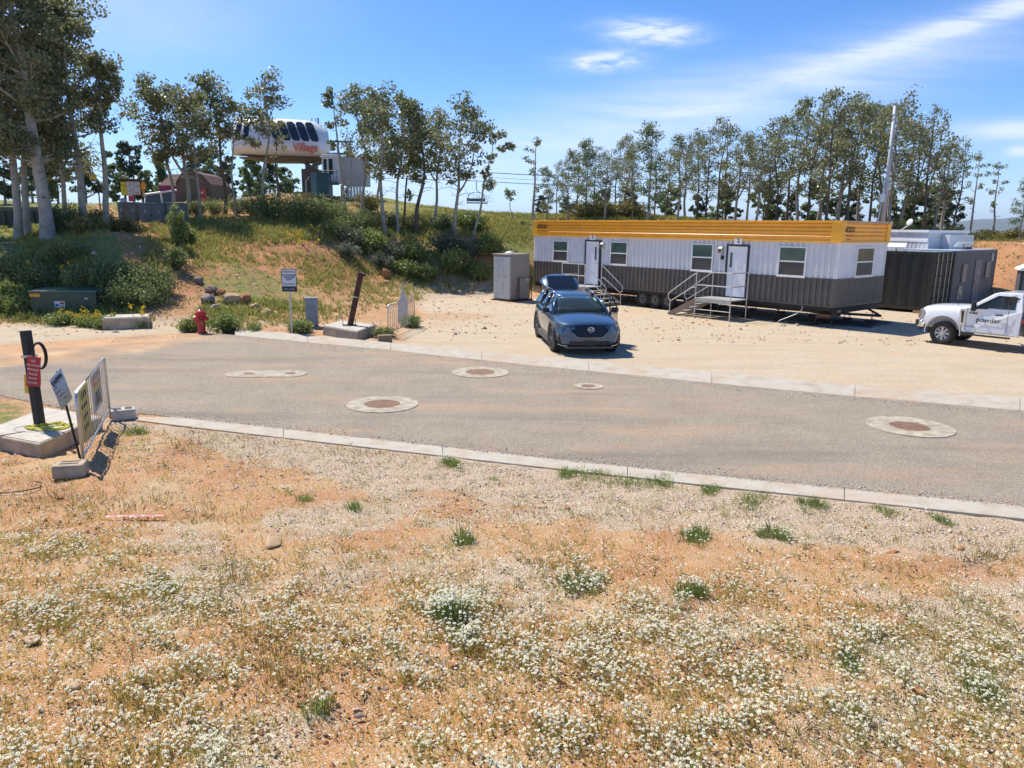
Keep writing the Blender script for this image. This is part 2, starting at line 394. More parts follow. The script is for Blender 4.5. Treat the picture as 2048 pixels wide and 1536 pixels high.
par = np.maximum(par, (PYg > 640)*(PXg < 450)*(~near)*(GY > 15)*.8*np.clip((PYg-640)/15, 0, 1))
par = np.clip(par - .55*blob([(900, 633, 130, 12, 1), (1000, 660, 120, 14, .4), (1300, 700, 300, 9, .35), (880, 650, 60, 14, .7)], PXg, PYg)*(GY > 15), 0, 1)
pale = np.where(near & (GY > -6), np.clip(1.15-np.abs(PYg-NE_)/np.interp(PXg, [280, 700, 1200, 2048], [30, 90, 110, 120]), 0, 1)*.9, 0)
pale = np.clip(pale + near*np.clip(.5*fn+.45*fn2+.30, 0, .95), 0, 1)
pale = np.where(near, pale*np.interp(PXg, [0, 250, 500, 2048], [.35, .6, 1, 1]), pale)
pale = np.maximum(pale, .75*blob([(920, 590, 160, 14, 1), (880, 540, 16, 40, .8), (400, 650, 500, 8, .7)], PXg, PYg)*(GY > 15))
me = fast_mesh('ground', np.stack([GX, GY, GZ], -1), Fg, smooth=True)
ca = me.color_attributes.new('zone', 'FLOAT_COLOR', 'POINT')
colr = np.zeros((ny*nx, 4), np.float32); colr[:, 0] = par.ravel(); colr[:, 1] = gr.ravel(); colr[:, 2] = pale.ravel(); colr[:, 3] = 1
ca.data.foreach_set('color', colr.ravel())
t = NT('ground_soil', .95, spec=.2)
zr, zg, zb = t.attr('zone')[0:3]
n1 = t.noise(.9, 6, .6); n2 = t.noise(9, 6, .65); n3 = t.noise(60, 3, .7)
vc = t.voro(75, 'Color'); vd = t.voro(75, 'Distance'); vc2 = t.voro(34, 'Color'); vd2 = t.voro(34, 'Distance')
sx = t.n.new('ShaderNodeSeparateColor'); t.l.new(vc, sx.inputs[0]); sx2 = t.n.new('ShaderNodeSeparateColor'); t.l.new(vc2, sx2.inputs[0])
dirt = t.ramp(n1, [(.3, (.42, .19, .07)), (.5, (.54, .29, .115)), (.68, (.61, .45, .25))])
dirt = t.mix(t.step(n2, .3, .75), t.mix(.4, dirt, (.28, .13, .06)), dirt)
speck = t.ramp(sx.outputs[0], [(0, (.62, .55, .47)), (.35, (.50, .30, .17)), (.6, (.66, .62, .57)), (.8, (.27, .16, .10)), (1, (.72, .66, .58))])
dirt = t.mix(t.math('MULTIPLY', t.step(sx.outputs[1], .35, .42), t.step(vd, .55, .35)), dirt, speck)
pebc = t.ramp(sx.outputs[0], [(0, (.64, .54, .43)), (.25, (.53, .42, .34)), (.5, (.73, .65, .55)), (.7, (.42, .30, .24)), (.85, (.62, .46, .33)), (1, (.80, .74, .66))])
pebc = t.mix(t.step(vd, .42, .75), t.mix(1.0, pebc, (.98, .98, .90), 'MULTIPLY'), (.30, .20, .12))
tanc = t.ramp(n2, [(.25, (.51, .42, .29)), (.55, (.59, .50, .37)), (.8, (.64, .565, .44))])
tanc = t.mix(t.step(t.noise(.45, 4, .6), .48, .7), tanc, (.58, .43, .28))
tanc = t.mix(t.math('MULTIPLY', t.step(sx2.outputs[1], .6, .7), t.step(vd2, .6, .3)), tanc, t.ramp(sx2.outputs[0], [(0, (.40, .29, .18)), (.5, (.66, .56, .43)), (1, (.76, .69, .58))]))
tanc = t.mix(t.step(n3, .45, .7), tanc, t.mix(.5, tanc, (.34, .24, .14)))
stk = t.noise(1.0, 5, .65, scl=(.35, 1.4, 1)); tanc = t.mix(t.math('MULTIPLY', t.step(stk, .48, .66), .38), tanc, (.42, .33, .23)); tanc = t.mix(t.math('MULTIPLY', t.step(t.noise(14, 4, .8), .5, .72), .5), tanc, (.38, .29, .20))
grs = t.ramp(n2, [(.25, (.16, .15, .045)), (.5, (.25, .23, .075)), (.75, (.38, .31, .13))])
grs = t.mix(t.step(t.noise(1.7, 4, .6), .35, .65), grs, (.17, .20, .055))
redd = t.ramp(n2, [(.25, (.33, .15, .07)), (.6, (.48, .25, .12)), (.85, (.56, .38, .22))])
pz = t.n.new('ShaderNodeSeparateXYZ'); t.l.new(t.geo.outputs['Position'], pz.inputs[0])
base = t.mix(t.step(pz.outputs[2], .2, .9), dirt, redd)
jit = t.math('MULTIPLY', t.math('SUBTRACT', n2, .5), .9)
base = t.mix(t.step(t.math('ADD', zb, jit), .35, .6), base, pebc)
base = t.mix(t.step(t.math('ADD', zr, jit), .3, .7), base, tanc)
base = t.mix(t.step(t.math('ADD', zg, t.math('MULTIPLY', t.math('SUBTRACT', t.noise(5, 5, .7), .5), 1.6)), .35, .6), base, grs)
hgt = t.math('ADD', t.math('MULTIPLY', vd, -.5), t.math('ADD', t.math('MULTIPLY', n2, .9), t.math('MULTIPLY', n3, .25)))
t.bump(hgt, .8, .03); m_ground = t.col(base)
me.materials.append(m_ground); ground = link('ground', me); tag(ground, kind='structure')

# road and kerbs
t = NT('asphalt', .92, spec=.25)
n1 = t.noise(1.0, 6, .6); n2 = t.noise(14, 5, .8); n3 = t.noise(55, 3, .8)
as_ = t.ramp(n1, [(.3, (.37, .29, .20)), (.55, (.48, .385, .275)), (.75, (.55, .45, .33))])
as_ = t.mix(t.step(n2, .35, .7), t.mix(.45, as_, (.10, .085, .07)), as_)
as_ = t.mix(t.step(n3, .36, .66), t.mix(.6, as_, (.08, .07, .06)), t.mix(.45, as_, (.66, .58, .48)))
streak = t.noise(1.0, 5, .6, scl=(.22, 1.1, 1))
as_ = t.mix(t.math('MULTIPLY', t.step(streak, .52, .70), .6), as_, (.50, .33, .21))
dk = t.noise(1.0, 3, .6, scl=(.12, .7, 1)); as_ = t.mix(t.math('MULTIPLY', t.step(dk, .54, .72), .5), as_, (.16, .145, .13))
pz = t.n.new('ShaderNodeSeparateXYZ'); t.l.new(t.geo.outputs['Position'], pz.inputs[0])
# loose orange dirt lies on the road's left end
w1 = t.math('ADD', t.math('MULTIPLY', pz.outputs[0], -.30), t.math('MULTIPLY', pz.outputs[1], .16))
w1 = t.math('ADD', w1, t.math('MULTIPLY', t.math('SUBTRACT', t.noise(.5, 6, .65), .5), 3.2))
dcol = t.ramp(n1, [(.3, (.50, .27, .14)), (.6, (.58, .37, .21)), (.8, (.62, .50, .37))])
as_ = t.mix(t.step(w1, 6.3, 7.2), as_, dcol)
t.bump(t.math('ADD', n3, n2), .9, .02); m_asph = t.col(as_)
strip('road', NEAR_I, FAR_I, .012, m_asph, PXS, 10)
t = NT('kerb_concrete', .9)
n2 = t.noise(3, 6, .65); n3 = t.noise(50, 3, .7)
kc = t.ramp(n2, [(.3, (.36, .30, .23)), (.5, (.44, .40, .33)), (.75, (.47, .45, .40))])
kc = t.mix(t.step(n3, .55, .75), kc, (.38, .26, .17)); kc = t.mix(t.math('MULTIPLY', t.step(t.noise(.8, 5, .7), .5, .7), .7), kc, (.44, .30, .19)); t.bump(n3, .3, .01); m_kerb = t.col(kc)
def kerb(name, A, B, z, p0, p1, seglen):
    mb = MB(); px = p0
    while px < p1:
        a0 = g(px, edge(A, px)); q = px+10
        while np.linalg.norm(g(q, edge(A, q))-a0) < seglen and q < p1: q += 4
        xs = np.linspace(px, q, 5); P = []
        for x in xs:
            a = g(x, edge(A, x)); b = g(x, edge(B, x)); P.append((a, b))
        d = (P[-1][0]-P[0][0]); d /= np.linalg.norm(d)
        P[-1] = (P[-1][0]-d*.006, P[-1][1]-d*.006)
        vs = []
        for a, b in P: vs += [(a[0], a[1], .016), (b[0], b[1], z), (b[0], b[1], -.1), (a[0], a[1], -.1)]
        fs = [(0, 1, 2, 3), tuple(4*4+i for i in (3, 2, 1, 0))]
        for i in range(4):
            for j in range(4): fs.append((4*i+j, 4*(i+1)+j, 4*(i+1)+(j+1) % 4, 4*i+(j+1) % 4))
        mb.add(vs, fs); px = q
    o = mb.build(name, m_kerb, bevel=.012); tag(o, kind='structure'); return o
kerb('kerb', NEAR_I, NEAR_O, .025, 270, 3100, 3.0)
kerb('kerb', FAR_I, FAR_O, .11, 470, 3100, 3.0)

# far mountains
t = NT('mountain_forest', .95, spec=.1); n = t.noise(.004, 6, .6)
m_mtn = t.col(t.ramp(n, [(.3, (.05, .075, .06)), (.6, (.08, .10, .075)), (.8, (.13, .13, .10))]))
def mountains():
    V = []; F = []; nxm = 220; rows = [(-150, 9000), (-60, 9800), (.45, 11500), (.8, 13000), (1.0, 14500), (.6, 17000), (0, 21000)]
    az = np.linspace(-1.3, 1.5, nxm)
    for i, a in enumerate(az):
        px = 1024+1500*a
        prof = np.interp(px, [-1500, 0, 600, 1000, 1400, 1650, 1850, 1905, 1960, 2048, 2200, 2600, 3300], [480, 480, 482, 486, 480, 462, 448, 444, 438, 434, 428, 440, 470])
        hor = 455.5+.0121*(px-1024)
        top = 3.5+(hor-prof)*14500/1508+12*math.sin(a*47)+8*math.sin(a*113+1)
        top = max(top, -110)
        for f, d in rows:
            z = f if f < -1 else -130+(top+130)*f
            if 0 < f < 1: z += 14*math.sin(a*90+d)+9*math.sin(a*210+d*.3)
            V.append((a*d, d, z))
    nr = len(rows)
    for i in range(nxm-1):
        for k in range(nr-1): F.append((i*nr+k, (i+1)*nr+k, (i+1)*nr+k+1, i*nr+k+1))
    o = link('mountains', fast_mesh('mountains', V, F, [m_mtn], smooth=True)); tag(o, kind='structure')
mountains()
# ------------------------------------------------------------------ manholes in the road
m_cover = mat('rusty_cast_iron', (.26, .15, .10), .85, .1, .2, 12, .6, 60)
m_collar = mat('collar_concrete', (.42, .37, .28), .92, 0, .22, 5, .8, 40)
def ellipse(mb, cx, cy, r, z0, z1, n=36, inner=None):
    o = [(cx+r*math.cos(2*math.pi*i/n)*(1+.012*math.sin(i*2.3)), cy+r*math.sin(2*math.pi*i/n)) for i in range(n)]
    if inner:
        ii = [(inner[0]+inner[2]*math.cos(2*math.pi*i/n), inner[1]+inner[2]*math.sin(2*math.pi*i/n)) for i in range(n)]
        vs = [(x, y, z1) for x, y in o]+[(x, y, z1) for x, y in ii]+[(x, y, z0) for x, y in o]+[(x, y, z0) for x, y in ii]
        fs = []
        for i in range(n):
            j = (i+1) % n; fs += [(i, j, n+j, n+i), (2*n+i, 2*n+j, j, i), (n+i, n+j, 3*n+j, 3*n+i)]
        mb.add(vs, fs)
    else: mb.prism(o, z0, z1, 'Z')
def manhole(px, py, r, ri, lab, nm='manhole', cat='manhole'):
    p = g(px, py); t_ = thing(nm, (p[0], p[1], 0), rnd.uniform(0, 3), lab, cat, 'manholes set in the road')
    a = MB(); ellipse(a, 0, 0, r, -.02, .026, 40, (0, 0, ri+.01)); a.build('concrete_collar', m_collar, t_)
    b = MB(); ellipse(b, 0, 0, ri, -.02, .023, 32)
    for i in range(-4, 5):
        w = math.sqrt(max(0, ri*ri*.8-(i*ri*.2)**2))
        b.box((i*ri*.2, 0, .0245), (ri*.07, 2*w, .004))
    b.build('cover', m_cover, t_); return t_
manhole(765, 810, .71, .34, 'large round manhole with brown rusty cover, left of centre near the near kerb')
manhole(961, 746, .70, .34, 'rusty manhole with pale collar in front of the blue car, by the far kerb')
manhole(1819, 855, .74, .33, 'manhole with rusty cover and pale collar at the right, nearest the white truck')
manhole(1177, 774, .33, .15, 'small round valve cover in a pale concrete collar, between the big manholes')
p = g(534, 749); t_ = thing('valve_pad', (p[0], p[1], 0), .09, 'long oval concrete pad with two small rusty valve covers, leftmost patch in the road', 'valve pad')
mb = MB(); o = []
for i in range(40):
    q = 2*math.pi*i/40; cx_ = .55 if math.cos(q) > 0 else -.55
    o.append((cx_+.40*math.cos(q), .40*math.sin(q)))
mb.prism(o, -.02, .024, 'Z'); mb.build('concrete_collar', m_collar, t_)
for s_ in (-.42, .55):
    mb = MB(); ellipse(mb, s_, .02*s_, .12, -.01, .030, 20); mb.build('cover', m_cover, t_)

# ================================================================== office trailer
TL, TWd = 16.16, 3.91
yawT = -0.854; cT, sT = math.cos(yawT), math.sin(yawT)
corner = np.array([11.73, 27.03]); org = corner - TL*np.array([cT, sT])
Z0, Z1, Z2, Z3 = .76, 1.81, 3.15, 3.86
def wall_s(px, py):
    """local x, z on the trailer's long front wall seen through a pixel"""
    d = ray(px, py); n = np.array([-sT, cT]); k = ((org-[0, 0])@n)/(d[:2]@n)
    P = np.array([0, 0, CH])+d*k; return float((P[:2]-org)@np.array([cT, sT])), float(P[2])
def end_s(px, py):
    d = ray(px, py); n = np.array([cT, sT]); k = (corner@n)/(d[:2]@n)
    P = np.array([0, 0, CH])+d*k; return float((P[:2]-corner)@np.array([-sT, cT])), float(P[2])
tr = thing('office_trailer', (org[0], org[1], 0), yawT, 'long white and grey site office trailer with orange top band, raised on jacks', 'office trailer')
m_wsheet = mat('white_ribbed_steel', (.71, .72, .755), .4, .0, .04, 2)
m_gsheet = mat('grey_ribbed_steel', (.135, .12, .105), .5, .0, .10, 2)
m_orange = mat('orange_painted_steel', (.95, .43, .02), .32, 0, .06, 2, coat=.3)
m_orange_t = mat('orange_trim', (.95, .45, .03), .35, 0, .05, 2)
m_under = mat('dark_chassis_steel', (.035, .035, .035), .7, .3, .2, 6)
m_frame = mat('window_frame_white', (.82, .81, .78), .45, 0, .03, 4)
t = NT('tinted_window', .12, spec=.4); n_ = t.noise(1.3, 3, .5, False); m_win = t.col(t.mix(t.step(n_, .4, .65), (.05, .105, .085), (.085, .15, .12)))
t = NT('insect_screen', .6); m_scr = t.col((.075, .072, .066, 1))
def ribbed(L, z0, z1, pitch, depth, base=.0, x0=0):
    """trapezoid-ribbed sheet along x, standing in the y=0 plane, ribs proud towards -y"""
    pts = []; x = x0
    while x < x0+L-pitch*.5:
        pts += [(x, base), (x+pitch*.46, base), (x+pitch*.58, base-depth), (x+pitch*.86, base-depth), (x+pitch*.98, base)]
        x += pitch
    pts.append((x0+L, base)); return pts
def sheet(pts, z0, z1, tf=lambda x, y, z: (x, y, z)):
    mb = MB(); n = len(pts); vs = [tf(x, y, z0) for x, y in pts]+[tf(x, y, z1) for x, y in pts]
    mb.add(vs, [(i, i+1, n+i+1, n+i) for i in range(n-1)]); return mb
# long front wall, end wall, back walls
W_ = MB(); W_.bb(.03, TL-.03, .03, TWd-.03, Z0, Z2); W_.build('wall_core', m_white, tr)
sheet(ribbed(TL-.12, Z1, Z2, .23, .062, 0, .06), Z1, Z2).build('front_upper_wall', m_wsheet, tr)
sheet(ribbed(TL-.12, Z0, Z1, .23, .062, -.004, .06), Z0+.06, Z1-.04).build('front_lower_wall', m_gsheet, tr)
endt = lambda x, y, z: (TL-y, x, z)
MB().bb(TL-.02, TL+.006, .06, TWd-.06, Z1, Z2).build('end_upper_wall', m_wsheet, tr)
sheet(ribbed(TWd-.12, Z0, Z1, .20, .03, -.008, .06), Z0+.06, Z1-.04, endt).build('end_lower_wall', m_gsheet, tr)
tb = MB()
for z0, z1 in ((Z0, Z0+.06), (Z1-.05, Z1)):
    tb.bb(-.02, TL+.03, -.045, .0, z0, z1); tb.bb(TL-.01, TL+.045, .0, TWd, z0, z1)
tb.bb(-.03, .07, -.05, .03, Z0+.06, Z1-.05); tb.bb(TL-.07, TL+.05, -.05, .02, Z0+.06, Z1-.05); tb.bb(TL+.0, TL+.05, TWd-.07, TWd+.01, Z0+.06, Z1-.05)
tb.build('lower_trim', m_gsheet, tr, bevel=.006)
for q_ in ((-.03, .07, -.048, .03), (TL-.06, TL+.042, -.048, .02), (TL+.0, TL+.04, TWd-.06, TWd+.01), (-.02, .02, .03, TWd)): MB().bb(*q_, Z1, Z2).build('corner_trim', m_frame, tr, bevel=.006)
# orange parapet with horizontal ribs
hb = Z3-Z2; pr = []
zz = Z2+.10; ribs = 4
for i in range(ribs):
    z = Z2+.09+i*.145
    pr += [(-.05, z), (-.05, z+.060), (-.10, z+.070), (-.10, z+.084), (-.05, z+.134)]
pr = [(-.05, Z2+.02)]+pr+[(-.05, Z3-.06)]
n_ = len(pr); x0, x1 = .30, TL-.30
mb = MB(); mb.add([(x0, y, z) for y, z in pr]+[(x1, y, z) for y, z in pr], [(i, i+1, n_+i+1, n_+i) for i in range(n_-1)]+[tuple(range(n_)), tuple(range(2*n_-1, n_-1, -1))])
mb.build('parapet_panel', m_orange, tr)
mb = MB(); x0, x1 = .22, TWd-.25
mb.add([(TL-y+.0, x0, z) for y, z in pr]+[(TL-y, x1, z) for y, z in pr], [(i, i+1, n_+i+1, n_+i) for i in range(n_-1)]+[tuple(range(n_)), tuple(range(2*n_-1, n_-1, -1))])
mb.build('parapet_panel', m_orange, tr)
mb = MB()
mb.bb(-.1, x0*0+.30, -.10, .0, Z2, Z3-.06); mb.bb(TL-.30, TL+.10, -.10, .0, Z2, Z3-.06); mb.bb(TL+.0, TL+.10, .0, .22, Z2, Z3-.06); mb.bb(TL+.0, TL+.10, TWd-.25, TWd+.08, Z2, Z3-.06)
mb.bb(-.10, TL+.10, -.12, .0, Z3-.06, Z3+.02); mb.bb(TL, TL+.12, .0, TWd+.08, Z3-.06, Z3+.02)
mb.bb(-.10, TL+.08, -.11, .0, Z2-.05, Z2); mb.bb(TL, TL+.11, .0, TWd+.08, Z2-.05, Z2)
mb.bb(.30, TL-.3, -.045, .0, Z2, Z3-.06); mb.bb(TL, TL+.045, .2, TWd-.2, Z2, Z3-.06)
mb.bb(-.10, TL+.10, TWd, TWd+.08, Z2, Z3+.02); mb.bb(-.1, 0, 0, TWd, Z2, Z3+.02)
mb.build('parapet_trim', m_orange_t, tr, bevel=.008)
MB().bb(0, TL, 0, TWd, Z2+.0, Z2+.25).build('roof_deck', mat('grey_roof_membrane', (.4, .4, .4), .8), tr)
# grubby strip on the end's top trim
MB().bb(TL+.12, TL+.124, .15, TWd-.1, Z3-.045, Z3+.0).build('worn_label_strip', mat('worn_grey_strip', (.42, .40, .38), .8, var=.4, scale=14), tr)
m_ink = plain('black_ink', (.015, .012, .012), .6); m_ink2 = plain('faded_ink', (.30, .13, .02), .7)
xl, zl = wall_s(1083, 455)
text('ATCO', .26, 'lettering', m_ink, tr, (.62, -.112, Z3-.30), bold=.008)
text('trailers & structures', .075, 'lettering', m_ink2, tr, (.62, -.112, Z3-.52))
text('ATCO', .26, 'lettering', m_ink, tr, (TL+.112, .48, Z3-.30), (R_(90), 0, R_(90)), bold=.008)
text('trailers & structures', .075, 'lettering', m_ink, tr, (TL+.112, .48, Z3-.50), (R_(90), 0, R_(90)))
text('office units', .08, 'lettering', m_ink2, tr, (TL+.112, .48, Z3-.63), (R_(90), 0, R_(90)))
# windows
def window(parent, x0, x1, z0, z1, tf, sc_=.055):
    fr = MB(); fw = sc_
    def bb(mb, a, b, c, d, y0, y1):
        p = [tf(x, y, z) for x in (a, b) for y in (y0, y1) for z in (c, d)]
        mb.add(p, [(0, 1, 3, 2), (4, 6, 7, 5), (0, 4, 5, 1), (2, 3, 7, 6), (0, 2, 6, 4), (1, 5, 7, 3)])
    bb(fr, x0, x1, z1-fw, z1, -.085, -.003); bb(fr, x0, x1, z0, z0+fw, -.085, -.003)
    bb(fr, x0, x0+fw, z0+fw, z1-fw, -.085, -.003); bb(fr, x1-fw, x1, z0+fw, z1-fw, -.085, -.003)
    zm = (z0+z1)/2; bb(fr, x0+fw, x1-fw, zm-.025, zm+.025, -.08, -.003)
    f = fr.build('window', m_frame, parent)
    a = MB(); bb(a, x0+fw, x1-fw, zm+.025, z1-fw, -.068, -.02); a.build('pane', m_win, f)
    b = MB(); bb(b, x0+fw, x1-fw, z0+fw, zm-.025, -.069, -.064); b.build('screen', m_scr, f)
    c = MB(); bb(c, x0-.01, x1+.01, z0-.03, z0, -.10, -.003); c.build('sill', m_frame, f)
ft = lambda x, y, z: (x, y, z)
for a, b, t0, t1 in ((1108, 1138, 481, 523), (1222, 1257, 483, 530), (1384.5, 1428, 487, 542), (1558, 1614, 492.5, 553)):
    xa, za = wall_s(a, (t0+t1)/2); xb, zb_ = wall_s(b, (t0+t1)/2); _, zt = wall_s((a+b)/2, t0); _, zl = wall_s((a+b)/2, t1)
    window(tr, xa, xb, zl, zt, ft)
xa, _ = end_s(1708.5, 525); xb, _ = end_s(1743, 525); _, zt = end_s(1728, 494); _, zl = end_s(1722, 553)
window(tr, xa, xb, zl, zt, lambda x, y, z: (TL-y, x, z))
# doors
m_door = mat('white_door', (.80, .81, .84), .4, 0, .03, 3); m_dframe = plain('dark_door_frame', (.035, .032, .045), .5)
DOORS = []
for (a, b, t0, t1, slit, hinge, num) in ((1171.5, 1202, 480, 566, 'R', 'L', '2'), (1453, 1498, 489, 592, 'L', 'R', '2')):
    xa, _ = wall_s(a, (t0+t1)/2); xb, _ = wall_s(b, (t0+t1)/2); _, zt = wall_s((a+b)/2, t0); zl = Z0+.10
    DOORS.append((xa, xb, zl, zt))
    d = MB(); d.bb(xa, xa+.07, -.105, -.003, zl-.04, zt-.07); d.bb(xb-.07, xb, -.105, -.003, zl-.04, zt-.07); d.bb(xa, xb, -.105, -.003, zt-.07, zt)
    fr = d.build('door_frame', m_dframe, tr)
    dr = MB().bb(xa+.07, xb-.07, -.075, -.01, zl, zt-.07).build('door', m_door, tr, bevel=.004)
    MB().bb(xa+.09, xb-.09, -.105, -.076, zt-.115, zt-.075).build('drip_cap', m_frame, dr)
    sx_ = xb-.07-.22 if slit == 'R' else xa+.07+.16
    hz = zl+(zt-zl)*.5
    MB().bb(sx_-.055, sx_+.055, -.08, -.075, hz+.12, zt-.32).build('door_window', m_win, dr)
    hx = xb-.16 if slit == 'R' else xa+.16
    k = MB(); k.cyl((hx, -.10, hz-.02), .028, .06, 10, 'Y'); k.cyl((hx, -.12, hz-.02), .018, .05, 10, 'Y'); k.box((hx+(-.05 if slit == 'R' else .05), -.14, hz-.02), (.12, .02, .025)); k.build('door_handle', m_alu, dr)
    k = MB()
    for zf in (.15, .82): k.bb((xa+.045 if hinge == 'L' else xb-.075), (xa+.075 if hinge == 'L' else xb-.045), -.10, -.075, zl+(zt-zl)*zf-.08, zl+(zt-zl)*zf+.08)
    k.build('hinge', m_dframe, dr)
    xm = (xa+xb)/2; pn = MB().bb(xm-.17, xm+.17, -.12, -.05, zt+.01, Z2+.03).build('number_plate', m_frame, tr)
    text(num, .22, 'numeral', m_ink, pn, (xm+.02, -.122, zt+.15), bold=.006)
pp = DOORS[1]; MB().bb(pp[0]+.52, pp[0]+.74, -.081, -.077, 2.0, 2.3).build('paper_notice', mat('paper', (.72, .72, .74), .8), tr)
for px, py in ((1207, 491), (1444, 500)):
    x, z = wall_s(px, py); k = MB(); k.prism([(-.0, z-.16), (-.16, z-.12), (-.17, z+.06), (-.10, z+.14), (0, z+.14)], x-.09, x+.09, 'X'); L_ = k.build('wall_lamp', mat('lamp_housing', (.55, .52, .44), .5), tr, bevel=.01)
    MB().bb(x-.06, x+.06, -.174, -.168, z-.10, z+.04).build('lens', m_glass, L_)
x, z = wall_s(1446.5, 515); MB().bb(x-.06, x+.06, -.10, -.03, z-.08, z+.08).build('door_bell_box', m_black, tr, bevel=.01)
# chassis
mb = MB()
for y in (.55, TWd-.55): mb.bb(.25, TL-.25, y-.07, y+.07, Z0-.30, Z0-.04)
for i in range(14): mb.bb(.4+i*1.18, .46+i*1.18, .1, TWd-.1, Z0-.16, Z0-.01)
mb.bb(.0, TL, .02, TWd-.02, Z0-.03, Z0); mb.bb(0, .08, .05, TWd-.05, Z0-.25, Z0); mb.bb(TL-.10, TL-.0, .05, TWd-.05, Z0-.24, Z0)
mb.bb(0.1, TL-.1, .04, .10, Z0-.13, Z0-.03)
mb.build('chassis', m_under, tr)
MB().bb(TL+.0, TL+.004, .35, .62, Z0-.20, Z0-.12).build('stencil_plate', mat('tan_plate', (.40, .33, .22), .8, var=.3, scale=30), tr)
def tyre(mb, c, r, w, n=28, axis='Y', inner=.6):
    prof = [(r*inner, -w*.42), (r*.80, -w*.5), (r*.95, -w*.48), (r, -w*.36), (r, w*.36), (r*.95, w*.48), (r*.80, w*.5), (r*inner, w*.42), (r*inner, -w*.42)]
    b = len(mb.v)
    for rr, y in prof:
        for j in range(n):
            q = 2*math.pi*j/n
            mb.v.append((c[0]+rr*math.cos(q), c[1]+y, c[2]+rr*math.sin(q)) if axis == 'Y' else (c[0]+y, c[1]+rr*math.cos(q), c[2]+rr*math.sin(q)))
    for i in range(len(prof)-1):
        for j in range(n): mb.f.append([b+i*n+j, b+i*n+(j+1) % n, b+(i+1)*n+(j+1) % n, b+(i+1)*n+j]); mb.m.append(mb.k)
    return mb
m_hub = mat('steel_hub', (.16, .15, .14), .6, .5, .2, 10)
for px in (1281, 1305.5, 1331):
    x, _ = wall_s(px, 590)
    for y in (.22, TWd-.22):
        w = tyre(MB(), (x, y, .37), .37, .22).build('wheel', m_rubber, tr, smooth=False)
        k = MB(); k.cyl((x, y, .37), .23, .12, 16, 'Y'); k.cyl((x, y-.08 if y < 1 else y+.08, .37), .06, .10, 10, 'Y'); k.build('hub', m_hub, w)
for i, x in enumerate([.5, 2.2, 3.9, 7.9, 9.4, 10.9, 12.3, 13.7, 15.2]):
    for y in (.55, TWd-.55):
        k = MB(); top = Z0-.30
        for a in range(3):
            q = a*2.1+i; k.tube([(x+.20*math.cos(q), y+.20*math.sin(q), .01), (x, y, top-.08)], .012, 6)
        k.cyl((x, y, .03), .17, .04, 12); k.cyl((x, y, top-.06), .02, .12, 8); k.box((x, y, top-.01), (.14, .14, .016))
        k.build('jack_stand', m_rust, tr)
k = MB(); k.bb(TL-.75, TL-.25, .3, 1.2, .36, .47); k.build('wood_block', mat('timber_brown', (.20, .12, .06), .85, var=.3, scale=20), tr)
k = MB()
for a in ((TL-.7, .35), (TL-.3, .35), (TL-.7, 1.1), (TL-.3, 1.1)): k.tube([(a[0]+(.25 if a[0] > TL-.5 else -.2), a[1]-.1, .02), (a[0], a[1], .37)], .018, 6)
k.bb(TL-.75, TL-.25, .3, .36, .30, .36); k.build('support_stand', m_rust, tr)
k = MB(); k.tube([(TL-1.15, -.08, Z0-.02), (TL-1.15, -.08, Z0-.16), (TL-1.35, -.1, .42), (TL-2.0, -.16, .10), (TL-2.05, -.16, .03)], .012, 6); k.build('grounding_strap', m_alu, tr)
# tow bar lies under the end
k = MB(); k.tube([(TL-.1, .7, Z0-.25), (TL+.9, TWd/2, .42)], .05, 6); k.tube([(TL-.1, TWd-.7, Z0-.25), (TL+.9, TWd/2, .42)], .05, 6)
k.tube([(TL+.55, TWd/2+.1, .5), (TL+.55, TWd/2+.1, .01)], .02, 6); k.build('tow_bar', m_under, tr)
# satellite dish on the far corner
k = MB(); k.tube([(TL+.1, TWd+.0, Z3-.45), (TL+.25, TWd+.12, Z3-.40), (TL+.62, TWd+.25, Z3-.12)], .015, 6); k.build('dish_arm', m_alu, tr)
k = MB(); prof = [(.0, .04), (.07, .028), (.13, .008), (.14, 0), (.13, -.008), (0, .016)]
k.lathe(prof[::-1], 20); o = k.build('satellite_dish', m_frame, tr, smooth=True); o.location = (TL+.68, TWd+.25, Z3+.02); o.rotation_euler = (R_(70), 0, R_(-20)); 
# black drain pans lying under the end
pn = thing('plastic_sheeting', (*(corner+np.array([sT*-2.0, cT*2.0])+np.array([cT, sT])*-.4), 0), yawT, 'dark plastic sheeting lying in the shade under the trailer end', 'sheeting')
k = MB(); k.box((0, 0, .035), (2.3, 1.3, .05), .1); k.box((.6, 1.3, .05), (1.1, .6, .04), -.5); k.build('sheet', mat('dark_blue_plastic', (.03, .045, .07), .35), pn, bevel=.01)

